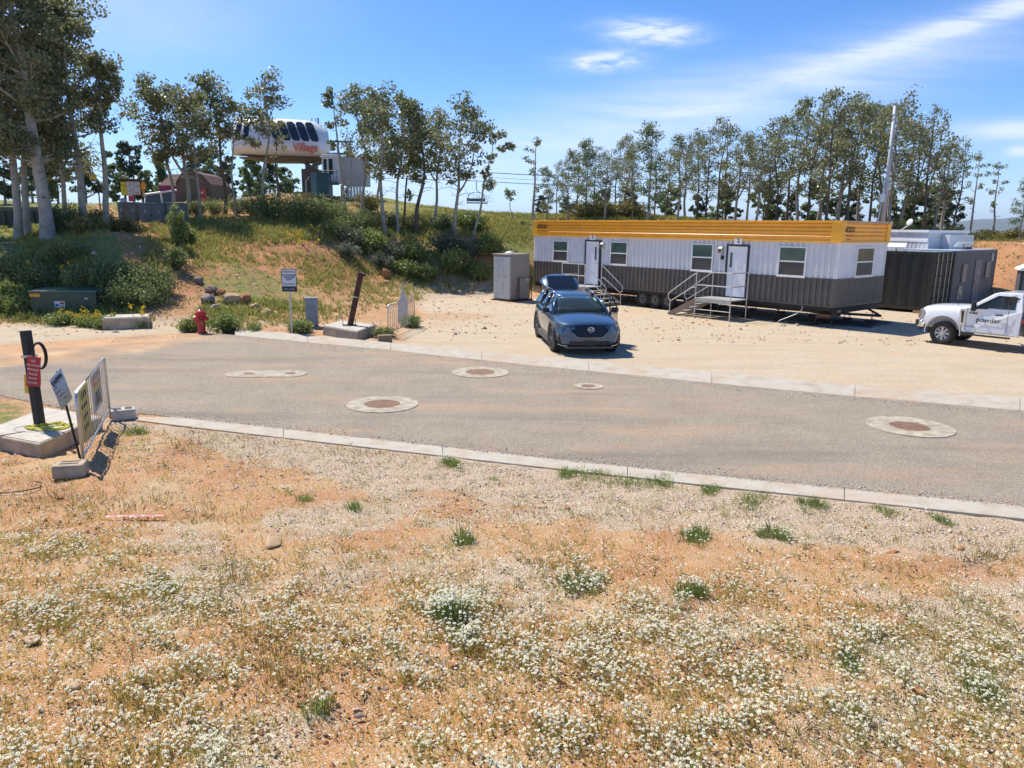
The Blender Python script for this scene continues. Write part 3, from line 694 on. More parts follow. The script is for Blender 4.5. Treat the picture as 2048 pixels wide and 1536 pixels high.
def stair(name, xa, xb, zl, side, lab):
    """landing at a trailer door with flights going towards +x or -x"""
    o = org+np.array([cT, sT])*((xa+xb)/2); t_ = thing(name, (o[0], o[1], 0), yawT, lab, 'steps', 'metal steps at the trailer doors')
    w = (xb-xa)/2+.10; y0, y1 = -1.32, -.12; zt = zl-.05; s = side
    L0, L1 = -w-.15, w+.15
    if s < 0: L0, L1 = -w-.45, w+.02
    else: L0, L1 = -w-.25, w+.12
    MB().bb(L0, L1, y0, y1, zt-.05, zt).build('landing', mat('step_grating', (.50, .50, .50), .5, .5, .15, 30), t_, bevel=.005)
    MB().bb(L0+.02, L1-.02, y0+.01, y0+.05, zt-.16, zt-.05).build('edge_beam', m_galv, t_)
    e = L1 if s > 0 else L0
    n = 4; run = .29; rise = zt/(n+1); k = MB()
    for i in range(1, n+1):
        k.bb(min(e+s*run*(i-1), e+s*run*i), max(e+s*run*(i-1), e+s*run*i), y0+.05, y1-.05, zt-rise*i-.035, zt-rise*i)
    k.build('tread', mat('step_tread', (.42, .42, .43), .5, .4, .15, 30), t_)
    m_str = mat('brown_stringer', (.26, .20, .155), .7, .1, .12, 6)
    for y in (y0+.02, y1-.02):
        k = MB(); ex = e+s*(run*n+.12)
        k.prism([(e, zt-.02), (e, zt-.28), (ex-s*.30, 0.0), (ex, 0.0), (ex, .10)], y-.02, y+.02, 'Y'); k.build('stringer', m_str, t_)
    # legs
    for x in (L0+.03, L1-.03):
        for y in (y0+.03, y1-.03):
            k = MB(); k.tube([(x, y, 0), (x, y, zt+1.05 if y < -1 or True else zt)], .021, 8)
            k.build('post', m_alu, t_)
    for h in (.52, 1.05):
        k = MB(); k.tube([(L0+.03, y0+.03, zt+h), (L1-.03, y0+.03, zt+h)], .021, 8)
        q = L0+.03 if s > 0 else L1-.03
        k.tube([(q, y0+.03, zt+h), (q, y1-.03, zt+h)], .021, 8); k.build('guard_rail', m_alu, t_)
    MB().tube([(L0+.03, y0+.03, .35), (L1-.03, y0+.03, .35)], .016, 6).build('cross_brace', m_alu, t_)
    for y in (y0+.03, y1-.03):
        k = MB(); ex = e+s*(run*n+.10); dz = zt-.15
        k.tube([(e, y, zt+.95), (e+s*.10, y, zt+.93), (ex-s*.02, y, .95), (ex+s*.07, y, .84), (ex+s*.04, y, .66), (ex-s*.10, y, .60), (e+s*.16, y, zt+.40), (e, y, zt+.42)], .021, 8)
        k.tube([(ex-s*.04, y, .62), (ex-s*.04, y, 0)], .018, 6)
        k.build('handrail', m_alu, t_)
    return t_
stair('access_stair', DOORS[0][0], DOORS[0][1], DOORS[0][2], 1, 'metal steps with tubular rails behind the blue car, leading to the left trailer door')
stair('access_stair', DOORS[1][0], DOORS[1][1], DOORS[1][2], -1, 'metal steps with tubular rails at the right trailer door, flight descending left')

# ================================================================== vehicles
def ring_loft(rings, name, m, parent, sub=1, smooth=True):
    n = len(rings[0]); V = [p for r in rings for p in r]; F = []
    for i in range(len(rings)-1):
        for j in range(n): F.append([i*n+j, i*n+(j+1) % n, (i+1)*n+(j+1) % n, (i+1)*n+j])
    F.append(list(range(n))[::-1]); F.append([(len(rings)-1)*n+j for j in range(n)])
    mb = MB(); mb.add(V, F); return mb.build(name, m, parent, smooth=smooth, sub=sub)
def wheel(parent, c, r, w, side, m_rim, spokes, rr=.66, steer=0):
    """tyre with a rim; side=+1 outer face towards +y"""
    e = bpy.data.objects.new('wheel', None)
    mb = tyre(MB(), (0, 0, 0), r, w, 32, inner=rr)
    for i in range(36):   # tread blocks
        q = 2*math.pi*i/36; mb.box((r*1.0*math.cos(q), 0, r*1.0*math.sin(q)), (.018, w*.8, .05), ry=-q)
    W = mb.build('wheel', m_rubber, parent); W.location = c; W.rotation_euler = (0, 0, steer)
    k = MB(); k.cyl((0, side*w*.05, 0), r*rr+.004, w*.5, 28, 'Y'); k.build('rim_barrel', m_black, W)
    k = MB(); y = side*w*.34
    k.cyl((0, y, 0), r*.15, .05, 16, 'Y')
    for i in range(spokes):
        q = 2*math.pi*i/spokes
        for dq in (-.11, .11):
            a = Vector((r*.12*math.cos(q+dq*1.5), y, r*.12*math.sin(q+dq*1.5))); b = Vector((r*rr*.98*math.cos(q+dq), y+side*.008, r*rr*.98*math.sin(q+dq)))
            k.tube([a, b], [r*.045, r*.055], 6)
    n = 28; pr = [(r*rr*.93, y), (r*rr*1.01, y+side*.012), (r*rr*1.01, y-side*.05), (r*rr*.93, y-side*.05), (r*rr*.93, y)]
    b0 = len(k.v)
    for a_, yy in pr:
        for j in range(n): q = 2*math.pi*j/n; k.v.append((a_*math.cos(q), yy, a_*math.sin(q)))
    for i in range(4):
        for j in range(n): k.f.append([b0+i*n+j, b0+i*n+(j+1) % n, b0+(i+1)*n+(j+1) % n, b0+(i+1)*n+j]); k.m.append(0)
    k.build('rim', m_rim, W)
    return W
# ---- blue suv
m_blue = mat('metallic_blue_paint', (.042, .092, .165), .30, .35, .04, 3, coat=1.0)
m_blue_t = plain('piano_black', (.012, .013, .016), .12)
m_trim = mat('grey_cladding', (.09, .085, .08), .65)
m_rimd = plain('dark_alloy', (.10, .10, .11), .3, .8)
t = NT('car_window_glass', .02, spec=.9); t.b.inputs['Transmission Weight'].default_value = .85; t.b.inputs['IOR'].default_value = 1.25; m_cglass = t.col((.16, .23, .25, 1))
t = NT('side_glass', .03, spec=.9); m_sglass = t.col((.012, .016, .02, 1))
hd = np.array([.12, -.993]); hd /= np.linalg.norm(hd); yawC = math.atan2(hd[1], hd[0])
fc = np.array([2.16, 20.35]); cc = fc-hd*2.35
suv = thing('suv', (cc[0], cc[1], 0), yawC, 'blue suv parked on gravel with its tailgate raised and one front door open', 'car')
SUV = [  # x, half width low, half width mid, half width shoulder, z bottom, z mid, z shoulder, z top centre
 (-2.36, .72, .80, .72, .42, .75, 1.02, 1.04), (-2.25, .84, .90, .80, .30, .72, 1.08, 1.12), (-1.9, .90, .94, .86, .24, .70, 1.14, 1.17),
 (-1.0, .91, .955, .90, .22, .66, 1.13, 1.16), (0, .91, .955, .90, .22, .64, 1.10, 1.14), (.75, .91, .955, .90, .22, .64, 1.06, 1.12),
 (1.05, .91, .955, .885, .22, .66, 1.04, 1.11), (1.6, .90, .955, .86, .23, .70, .99, 1.07), (2.0, .88, .93, .80, .25, .66, .93, 1.00),
 (2.22, .80, .86, .70, .26, .60, .90, .955), (2.34, .66, .72, .58, .30, .58, .83, .87)]
rings = []
for x, a, b, c, z0, zm, zs, zt in SUV:
    rings.append([(x, 0, z0), (x, -a*.8, z0), (x, -a, z0+.10), (x, -b, zm), (x, -(b+c)/2-.01, (zm+zs)/2+.05), (x, -c, zs), (x, -c*.55, zt-.012), (x, 0, zt),
                  (x, c*.55, zt-.012), (x, c, zs), (x, (b+c)/2+.01, (zm+zs)/2+.05), (x, b, zm), (x, a, z0+.10), (x, a*.8, z0)])
body = ring_loft(rings, 'body', m_blue, suv, 2); baked(body)
AX = (1.42, -1.45); WR = .375
cut = []
for ax in AX:
    for s in (-1, 1): cut.append(MB().cyl((ax, s*.98, WR+.01), WR+.075, .62, 32, 'Y'))
# luggage opening and door opening
cut.append(MB().bb(-2.6, -1.6, -.62, .62, .62, 1.3)); cut.append(MB().bb(-1.7, .70, -.66, .66, .42, 1.3))
carve(body, cut)
body.data.polygons.foreach_set('use_smooth', [True]*len(body.data.polygons))
try:
    md = body.modifiers.new('ws', 'WEIGHTED_NORMAL'); md.keep_sharp = True
except Exception: pass
for e in body.data.edges: pass
for ax in AX:
    for s in (-1, 1):   # wheel arch cladding
        k = MB(); n = 18; P0 = []; rO, rI = WR+.135, WR+.068
        pts = [(ax+rO*math.cos(q), WR+.01+rO*math.sin(q)) for q in np.linspace(-.35, math.pi+.35, n)]+[(ax+rI*math.cos(q), WR+.01+rI*math.sin(q)) for q in np.linspace(math.pi+.35, -.35, n)]
        y = .925 if ax > 0 else .905
        for i in range(n-1):
            q4 = [pts[i], pts[i+1], pts[2*n-2-i], pts[2*n-1-i]]
            k.prism(q4, s*(y-.02), s*(y+.045), 'Y')
        k.build('wheel_arch_cladding', m_trim, suv)
for s in (-1, 1): MB().box((0, s*.925, .29), (2.05, .06, .17)).build('sill_cladding', m_trim, suv)
# cabin
def gh(x, w, z): return (x, w, z)
RX = [(.12, .58, 1.505), (-.3, .615, 1.565), (-.9, .62, 1.59), (-1.5, .60, 1.57), (-2.05, .56, 1.50)]
rings = []
for x, w, z in RX:
    rings.append([(x, -w, z-.045), (x, -w*.6, z-.008), (x, 0, z), (x, w*.6, z-.008), (x, w, z-.045), (x, w*.97, z-.08), (x, 0, z-.05), (x, -w*.97, z-.08)])
ring_loft(rings, 'roof', m_blue, suv, 1)
def pillar(pts, r, m, name='pillar', rr=None):
    return MB().tube(pts, r, 8).build(name, m, suv, smooth=True)
for s in (-1, 1):
    pillar([(1.02, s*.80, 1.06), (.62, s*.72, 1.34), (.14, s*.60, 1.48)], [.055, .045, .045], m_blue, 'windscreen_pillar')
    pillar([(-.22, s*.84, 1.10), (-.34, s*.62, 1.52)], .045, m_blue_t, 'door_pillar')
    pillar([(-1.15, s*.86, 1.12), (-1.22, s*.62, 1.54)], .045, m_blue_t, 'door_pillar')
    pillar([(-2.15, s*.80, 1.10), (-2.02, s*.56, 1.48)], .075, m_blue, 'rear_pillar')
    k = MB(); k.tube([(-.05, s*.60, 1.55), (-.2, s*.60, 1.605), (-1.0, s*.60, 1.64), (-1.7, s*.575, 1.60), (-1.85, s*.57, 1.55)], .018, 8)
    k.build('roof_rail', m_chrome, suv, smooth=True)
    # side glass, none in the opened front door
    parts = [((-.30, 1.11), (-1.12, 1.14), (-1.19, 1.53), (-.38, 1.52)), ((-1.2, 1.14), (-2.05, 1.16), (-1.98, 1.46), (-1.26, 1.52))]
    if s < 0: parts.append(((.92, 1.07), (-.18, 1.10), (-.30, 1.51), (.14, 1.46)))
    for q in parts:
        mb = MB(); yb, yt = s*.855, s*.60
        mb.add([(q[0][0], yb, q[0][1]), (q[1][0], yb, q[1][1]), (q[2][0], yt, q[2][1]), (q[3][0], yt, q[3][1])], [(0, 1, 2, 3)])
        o = mb.build('side_window', m_sglass, suv); md = o.modifiers.new('s', 'SOLIDIFY'); md.thickness = .008
# windscreen (curved)
V = []; F = []; nu, nv_ = 9, 5
for j in range(nv_):
    f = j/(nv_-1)
    for i in range(nu):
        uu = -1+2*i/(nu-1); w = .775+(.575-.775)*f
        V.append((1.14-.10*uu*uu+(0.17-1.14)*f+.03*math.sin(f*3.14), uu*w, 1.085+(1.505-1.085)*f+.035*math.sin(f*3.14)-.03*uu*uu*f))
for j in range(nv_-1):
    for i in range(nu-1): F.append((j*nu+i, j*nu+i+1, (j+1)*nu+i+1, (j+1)*nu+i))
mb = MB(); mb.add(V, F); ws = mb.build('windscreen', m_cglass, suv, smooth=True); md = ws.modifiers.new('s', 'SOLIDIFY'); md.thickness = .01
MB().box((1.08, 0, 1.10), (.10, 1.45, .03)).build('cowl', m_blue_t, suv)
m_int = mat('dark_interior', (.03, .03, .032), .8)
MB().bb(.55, 1.02, -.72, .72, .80, 1.03).build('dashboard', m_int, suv, bevel=.05)
MB().bb(-1.6, .72, -.64, .64, .30, .44).build('floor_pan', m_int, suv)
for y in (-.38, .38):
    k = MB(); k.box((-.15, y, .62), (.52, .50, .16)); k.box((-.42, y, .98), (.16, .48, .64), ry=-.25); k.box((-.50, y, 1.32), (.10, .24, .14), ry=-.2); k.build('seat', m_int, suv, bevel=.05)
k = MB(); k.box((-1.15, 0, .62), (.5, 1.2, .16)); k.box((-1.42, 0, .95), (.16, 1.2, .6), ry=-.25); k.build('rear_seat', m_int, suv, bevel=.05)
k = MB(); n = 24
ringp = [(0, .185*math.cos(2*math.pi*i/n), .185*math.sin(2*math.pi*i/n)) for i in range(n+1)]
k.tube(ringp, .014, 6, False); k.box((0, 0, 0), (.04, .34, .03)); k.box((0, 0, -.08), (.04, .03, .16)); o = k.build('steering_wheel', m_black, suv); o.location = (.42, .38, 1.0); o.rotation_euler = (0, -.45, 0)
k = MB(); k.box((.16, 0, 1.41), (.03, .22, .07)); k.build('rear_view_mirror', m_black, suv, bevel=.01)
# papers against the windscreen top
m_paper = mat('pale_paper', (.62, .62, .50), .8)
k = MB()
for y, w, h in ((-.36, .20, .05), (-.20, .22, .05), (-.30, .05, .12), (-.08, .10, .10)): k.box((.265+(.0 if h < .1 else .03), y, 1.44 if h < .1 else 1.41), (.012, w, h), ry=-.95)
k.build('windscreen_sticker', m_paper, suv)
k = MB(); k.add([(.98, .70, 1.08), (.93, .62, 1.09), (.28, .52, 1.44), (.32, .57, 1.44)], [(0, 1, 2, 3)]); o = k.build('painted_sunlit_trim', mat('painted_sun_trim', (.45, .55, .42), .6), suv); md = o.modifiers.new('s', 'SOLIDIFY'); md.thickness = .01  # sunlit look of this inner trim is put into its pale colour
# front end
def front_x(y, z):   # approximate nose surface
    return 2.36-.16*(abs(y)/.72)**2.2-.10*max(0, (z-.62)/.3)**2
k = MB(); zt, zb = .865, .545; n = 14; vs = []
for i in range(n+1):
    y = -.58+1.16*i/n; a = abs(y)/.58
    top = zt+.005-.02*a; bot = zb+.22*max(0, a-.62)/.38
    vs += [(front_x(y, top)+.015, y, top), (front_x(y, bot)+.03, y, bot)]
k.add(vs, [(2*i, 2*i+1, 2*i+3, 2*i+2) for i in range(n)]); gri = k.build('grille', m_blue_t, suv); md = gri.modifiers.new('s', 'SOLIDIFY'); md.thickness = .03; md.offset = 1
k = MB()
for i in range(7):
    z = .58+i*.038
    for j in range(12):
        y = -.5+j*.087+(i % 2)*.045; w_ = 1-abs(y)/.7
        if z < .56+.22*max(0, abs(y)/.62-.55)/.38: continue
        k.box((front_x(y, z)+.052, y, z), (.01, .055, .006), rz=-y*.5)
k.build('mesh_pattern', plain('gunmetal', (.07, .075, .08), .3, .6), gri)
k = MB(); pts = []
for y in np.linspace(-.66, .66, 23):
    a = abs(y)/.66; z = .53+.30*max(0, a-.55)/.45 if a > .55 else .53
    pts.append((front_x(y, z)+.035, y, z))
k.tube(pts, .017, 6); k.build('grille_surround', plain('dark_chrome', (.25, .25, .26), .2, .9), gri)
k = MB(); n = 24; k.tube([(0, .082*math.cos(2*math.pi*i/n), .066*math.sin(2*math.pi*i/n)) for i in range(n+1)], .010, 6, False)
k.tube([(0, -.075, .030), (0, -.04, .022), (0, -.012, -.008), (0, 0, -.012), (0, .012, -.008), (0, .04, .022), (0, .075, .030)], [.006, .010, .010, .008, .010, .010, .006], 6)
o = k.build('emblem', m_chrome, suv, smooth=True); o.location = (2.445, 0, .765)
m_lamp = NT('headlamp_glass', .05, spec=.9).col((.10, .10, .12, 1)); m_reflector = plain('reflector', (.8, .8, .82), .1, 1)
for s in (-1, 1):
    k = MB(); vs = []; q = [(.56, .86, .79), (.70, .885, .775), (.80, .90, .78), (.865, .905, .82)]
    xs = [2.25, 2.19, 2.09, 1.93]
    for (y, a, b), x in zip(q, xs): vs += [(x+.02, s*y, a), (x+.045, s*y, b)]
    k.add(vs, [(2*i, 2*i+1, 2*i+3, 2*i+2) for i in range(3)]); hl = k.build('headlight', m_lamp, suv); md = hl.modifiers.new('s', 'SOLIDIFY'); md.thickness = .03; md.offset = 1
    k = MB(); k.cyl((2.235, s*.70, .83), .022, .02, 10, 'X'); k.cyl((2.17, s*.78, .845), .022, .02, 10, 'X'); k.tube([(2.31, s*.60, .79), (2.24, s*.72, .78), (2.14, s*.81, .79)], .008, 6); k.build('lens', m_reflector, hl)
    k = MB(); k.prism([(s*.70, .34), (s*.78, .58), (s*.865, .60), (s*.86, .36)], 2.02, 2.19, 'X'); k.build('air_intake', m_blue_t, suv, bevel=.02)
    k = MB(); k.tube([(2.30, s*.50, .40), (2.26, s*.66, .395), (2.20, s*.74, .41)], .010, 6); k.tube([(2.30, s*.62, .285), (2.20, s*.78, .29), (2.08, s*.86, .32)], .012, 6); k.build('bumper_garnish', m_chrome, suv)
MB().box((2.315, 0, .36), (.05, 1.15, .12)).build('lower_intake', m_blue_t, suv, bevel=.02)
MB().box((2.352, 0, .37), (.012, .30, .13)).build('number_plate_mount', m_black, suv)
MB().box((2.25, 0, .245), (.20, 1.35, .07)).build('front_skid_plate', m_trim, suv, bevel=.02)
for s in ((-1, 1)):
    for ax in AX: wheel(suv, (ax, s*.82, WR), WR, .25, s, m_rimd, 10, .66, .0 if ax < 0 else R_(4))
    if s < 0:
        k = MB(); k.box((.72, s*1.0, 1.12), (.14, .20, .14)); m = k.build('door_mirror', m_blue_t, suv, bevel=.04)
        k = MB(); k.box((.76, s*.88, 1.07), (.05, .14, .04)); k.build('mirror_arm', m_black, suv)
k = MB(); 
for x in (-.25, -1.2): k.box((x, -.955, .93), (.2, .03, .03))
k.build('door_handle', m_blue, suv, bevel=.01)
# opened front door on the driver's side: hinged at its front edge
dr = MB(); dr.prism([(0, .30), (-1.02, .30), (-1.10, .75), (-1.05, 1.12), (-.05, 1.07), (0, .8)], -.035, .035, 'Y')
D = dr.build('front_door', m_blue, suv, bevel=.02); D.location = (.82, .925, 0); D.rotation_euler = (0, 0, R_(-26))
k = MB(); k.tube([(-.02, .0, 1.07), (-.40, -.10, 1.38), (-.80, -.17, 1.52), (-1.0, -.18, 1.50), (-1.06, -.10, 1.30), (-1.05, 0, 1.10)], .024, 8); k.build('window_frame', m_blue_t, D, smooth=True)
MB().prism([(-.02, .34), (-1.0, .34), (-1.05, .75), (-1.0, 1.08), (-.06, 1.04)], -.075, -.036, 'Y').build('door_card', m_int, D, bevel=.01)
k = MB(); k.box((-.12, .12, 1.13), (.14, .22, .15)); k.build('door_mirror', m_blue_t, D, bevel=.04)
# raised tailgate
rings = []
for s_, w, dz in ((0, .56, 0), (.22, .62, .035), (.5, .67, .05), (.72, .70, .03), (.95, .70, -.06), (1.08, .60, -.16)):
    cz = .16*s_; e_ = s_-.16*s_; rings.append([(-e_, -w, dz-.05-cz), (-s_*.97, -w*.7, dz-cz*.35), (-s_, 0, dz+.02), (-s_*.97, w*.7, dz-cz*.35), (-e_, w, dz-.05-cz), (-e_, w*.96, dz-.09-cz), (-s_, 0, dz-.05), (-e_, -w*.96, dz-.09-cz)])
tg = ring_loft(rings, 'tailgate', m_blue, suv, 1); tg.location = (-2.02, 0, 1.52); tg.rotation_euler = (0, R_(33), 0)
mb = MB(); mb.add([(-.12, -.46, .050), (-.12, .46, .050), (-.62, .46, .078), (-.62, -.46, .078)], [(0, 1, 2, 3)]); o = mb.build('rear_window', m_sglass, tg); md = o.modifiers.new('s', 'SOLIDIFY'); md.thickness = .012
k = MB(); k.box((.02, 0, .055), (.24, 1.0, .03)); k.build('spoiler', m_blue_t, tg, bevel=.01)
for s in (-1, 1):
    MB().tube([(-1.0+.0, s*.55, 1.15), (-1.0, s*.55, 1.16)], .01, 6) if False else None
    k = MB(); k.tube([(-2.18, s*.66, 1.10), (-2.60, s*.62, 1.80)], .011, 6); k.build('gas_strut', m_black, suv)
MB().bb(-2.4, -2.3, -.8, .8, .45, .60).build('rear_bumper', m_trim, suv, bevel=.03)

# ---- white pickup (chassis cab, its bed out of frame)
m_wpaint = mat('white_car_paint', (.80, .80, .81), .25, 0, .015, 2, coat=.8)
hd = np.array([-.64, .768]); yawP = math.atan2(hd[1], hd[0])
fw = np.array([13.8, 23.5])       # front axle, near side wheel centre
n_in = np.array([hd[1], -hd[0]])   # towards the truck's far side (its right)
axc = fw + n_in*.86*.9
PKC = axc
pk = thing('pickup_truck', (PKC[0], PKC[1], 0), yawP, 'white pickup truck with black lettering on its door, cut off by the right edge', 'pickup truck', None)
pk.scale = (.9, .9, .9)
PR = .40
# body: local x forward, 0 at the front axle, y left (near side is +y)
hood = [(.86, .74, .95, 1.22), (.80, .90, .98, 1.28), (.6, .99, 1.04, 1.35), (0, 1.0, 1.08, 1.38), (-.55, 1.0, 1.10, 1.40), (-.62, 1.0, 1.10, 1.405)]
rings = []
for x, w, zs, zt in hood:
    rings.append([(x, -w, .55), (x, -w-.01, .85), (x, -w, zs), (x, -w*.93, zt-.08), (x, -w*.75, zt-.01), (x, 0, zt+.02), (x, w*.75, zt-.01), (x, w*.93, zt-.08), (x, w, zs), (x, w+.01, .85), (x, w, .55), (x, 0, .5)])
hb_ = ring_loft(rings, 'bonnet_and_wings', m_wpaint, pk, 2); baked(hb_)
carve(hb_, [MB().cyl((0, s*1.0, PR+.05), PR+.17, .7, 36, 'Y') for s in (-1, 1)])
hb_.data.polygons.foreach_set('use_smooth', [True]*len(hb_.data.polygons))
k = MB()
for s in (-1, 1):
    n = 20; rO, rI = PR+.195, PR+.168; th = np.linspace(-.12, math.pi+.12, n)
    pts = [(rO*math.cos(q), PR+.05+rO*math.sin(q)) for q in th]+[(rI*math.cos(q), PR+.05+rI*math.sin(q)) for q in th[::-1]]
    for i in range(n-1): k.prism([pts[i], pts[i+1], pts[2*n-2-i], pts[2*n-1-i]], s*.97, s*1.015, 'Y')
k.build('wing_lip', m_wpaint, pk)
k = MB()
for s in (-1, 1): k.box((-.02, s*.62, .72), (1.3, .05, .75))
k.build('wheel_liner', m_black, pk)
# cab: side profile extruded, windows inset
cabp = [(-.60, .52), (-.60, 1.36), (-.78, 1.42), (-1.42, 1.90), (-1.55, 1.945), (-2.15, 1.96), (-2.26, 1.92), (-2.34, 1.35), (-2.34, .52)]
rings = []
for y, ins, zz in ((-.99, 0, 0), (.99, 0, 0)): pass
mb = MB(); n = len(cabp)
def cab_y(z): return 1.0 if z < 1.38 else 1.0-(z-1.38)*.33
vs = [(x, -cab_y(z), z) for x, z in cabp]+[(x, cab_y(z), z) for x, z in cabp]
mb.add(vs, [list(range(n)), list(range(2*n-1, n-1, -1))]+[[i, i+n, (i+1) % n+n, (i+1) % n] for i in range(n)])
cab = mb.build('cab', m_wpaint, pk, bevel=.035, seg=3); baked(cab)
win = [(-.93, 1.41), (-1.02, 1.36), (-1.30, 1.36), (-1.36, 1.40), (-2.12, 1.40), (-2.12, 1.83), (-1.56, 1.84)]
cuts = [MB().prism(win, -1.3, 1.3, 'Y'), MB().prism([(-.93, 1.45), (-1.38, 1.80), (-1.30, 1.95), (-.70, 1.50)], -.80, .80, 'Y'), MB().prism([(-.85, 1.30), (-1.40, 1.76), (-2.2, 1.80), (-2.2, .8), (-.85, .8)], -.86, .86, 'Y')]
carve(cab, cuts)
for s in (-1, 1):
    yb, yt = s*.975, s*.845
    mb = MB(); mb.add([(x, s*(cab_y(z)-.03), z) for x, z in win], [tuple(range(len(win)))]); o = mb.build('side_window', m_cglass, pk)
    k = MB(); k.prism([(-1.80, 1.40), (-1.92, 1.40), (-1.84, 1.83), (-1.74, 1.83)], s*.90, s*.93, 'Y') ; k.build('window_divider', m_black, pk)
    k = MB(); k.prism([(-1.93, 1.41), (-2.11, 1.41), (-2.11, 1.82), (-1.86, 1.82)], s*.865, s*.885, 'Y'); k.build('rear_quarter_glass', m_sglass, pk)
    # door seams, handle, mirror, vents
    k = MB(); k.tube([(-.72, s*1.003, 1.38), (-.72, s*1.003, .62), (-.80, s*1.003, .56), (-1.92, s*1.003, .56), (-1.96, s*1.003, .62), (-1.96, s*1.003, 1.39)], .006, 4); k.build('door_seam', m_black, pk)
    k = MB(); k.box((-1.70, s*1.02, 1.20), (.24, .035, .045)); k.build('door_handle', m_black, pk, bevel=.012)
    k = MB(); k.prism([(-.56, .78), (-.64, .78), (-.66, 1.30), (-.52, 1.33), (-.49, 1.20)], s*.99, s*1.025, 'Y'); k.build('wing_vent', m_chrome, pk, bevel=.01)
    k = MB(); k.prism([(-.58, .84), (-.63, .84), (-.64, 1.25), (-.55, 1.27)], s*1.02, s*1.032, 'Y'); k.build('vent_mesh', m_black, pk)
    k = MB(); k.tube([(-1.0, s*.97, 1.36), (-.98, s*1.15, 1.38)], .03, 8); mm = k.build('mirror_arm', m_black, pk)
    k = MB(); k.box((-.98, s*1.24, 1.46), (.12, .20, .34)); k.build('door_mirror', m_black, pk, bevel=.035)
    k = MB(); k.box((-.925, s*1.24, 1.52), (.012, .13, .07)); k.box((-.925, s*1.24, 1.36), (.012, .13, .05)); k.build('mirror_cap', m_chrome, pk)
MB().add([(-.78, -.80, 1.42), (-.78, .80, 1.42), (-1.40, .72, 1.88), (-1.40, -.72, 1.88)], [(0, 1, 2, 3)]).build('windscreen', m_cglass, pk)
MB().bb(-1.0, -.8, -.85, .85, 1.0, 1.32).build('dashboard', m_int, pk, bevel=.04)
for y in (-.42, .42):
    k = MB(); k.box((-1.55, y, 1.0), (.5, .5, .2)); k.box((-1.90, y, 1.34), (.15, .48, .66), ry=-.15); k.box((-1.95, y, 1.70), (.1, .26, .16)); k.build('seat', mat('grey_seat', (.16, .17, .16), .8), pk, bevel=.05)
k = MB(); k.tube([(0, .19*math.cos(2*math.pi*i/24), .19*math.sin(2*math.pi*i/24)) for i in range(25)], .015, 6, False); k.box((0, 0, 0), (.03, .34, .04)); o = k.build('steering_wheel', m_black, pk); o.location = (-1.12, .42, 1.36); o.rotation_euler = (0, -.5, 0)
# front: bumper, lamps, grille
k = MB(); k.prism([(.72, -1.0), (.92, -.88), (1.0, -.5), (1.0, .5), (.92, .88), (.72, 1.0), (.62, .9), (.62, -.9)], .55, .81, 'Z'); k.build('front_bumper', plain('bumper_chrome', (.72, .72, .74), .22, .9), pk, bevel=.05, seg=3)
MB().box((1.0, 0, .66), (.05, .9, .12)).build('bumper_insert', m_black, pk, bevel=.01)
k = MB(); k.box((.90, .84, .70), (.14, .2, .2), .5); k.build('bumper_corner', plain('dark_blue_grey', (.04, .045, .06), .5), pk, bevel=.03)
MB().box((.85, 0, .49), (.1, 1.5, .10)).build('air_dam', m_black, pk, bevel=.02)
MB().box((.87, 0, 1.03), (.08, 1.3, .38)).build('grille', m_black, pk, bevel=.02)
for s in (-1, 1):
    k = MB(); k.prism([(.86, .86), (.72, .88), (.66, 1.00), (.68, 1.18), (.82, 1.20)], s*.78, s*.965, 'Y'); hl = k.build('headlight', plain('lamp_silver', (.5, .5, .55), .12, .5), pk, bevel=.03)
    k = MB(); k.prism([(.87, .88), (.81, .88), (.79, 1.16), (.83, 1.16)], s*.79, s*.975, 'Y'); k.build('indicator', mat('amber_lens', (.45, .22, .10), .3), hl, bevel=.01)
k = MB(); k.box((-1.35, 1.0, .46), (1.5, .16, .05)); k.box((-1.35, -1.0, .46), (1.5, .16, .05)); k.build('side_step', m_black, pk, bevel=.015)
k = MB()
for y in (-.42, .42): k.box((-2.3, y, .60), (5.6, .08, .18))
k.box((0, 0, .45), (.12, 1.5, .12)); k.build('chassis_rail', m_under, pk)
for s in (-1, 1): wheel(pk, (0, s*.86, PR), PR, .29, s, plain('silver_alloy', (.62, .62, .63), .3, .8), 8, .60)
for s in (-1, 1): wheel(pk, (-3.65, s*.86, PR), PR, .29, s, plain('silver_alloy_b', (.62, .62, .63), .3, .8), 8, .60)
text('powder', .235, 'lettering', m_ink, pk, (-1.40, 1.006, .99), (R_(90), 0, R_(180)), bold=.002)
text('F-350', .085, 'model_badge', m_black, pk, (-.92, 1.006, 1.20), (R_(90), 0, R_(180)), sx=1.3, bold=.004)
text('POWER', .055, 'trim_badge', m_ink, pk, (-.86, 1.006, .73), (R_(90), 0, R_(180)), sx=1.5)
MB().bb(-1.04, -.94, .995, 1.003, .725, .735).build('badge_line', m_red, pk)
k = MB(); k.tube([(-.25, .55, 1.38), (-.28, .55, 1.50)], .01, 5); k.build('aerial', m_black, pk)
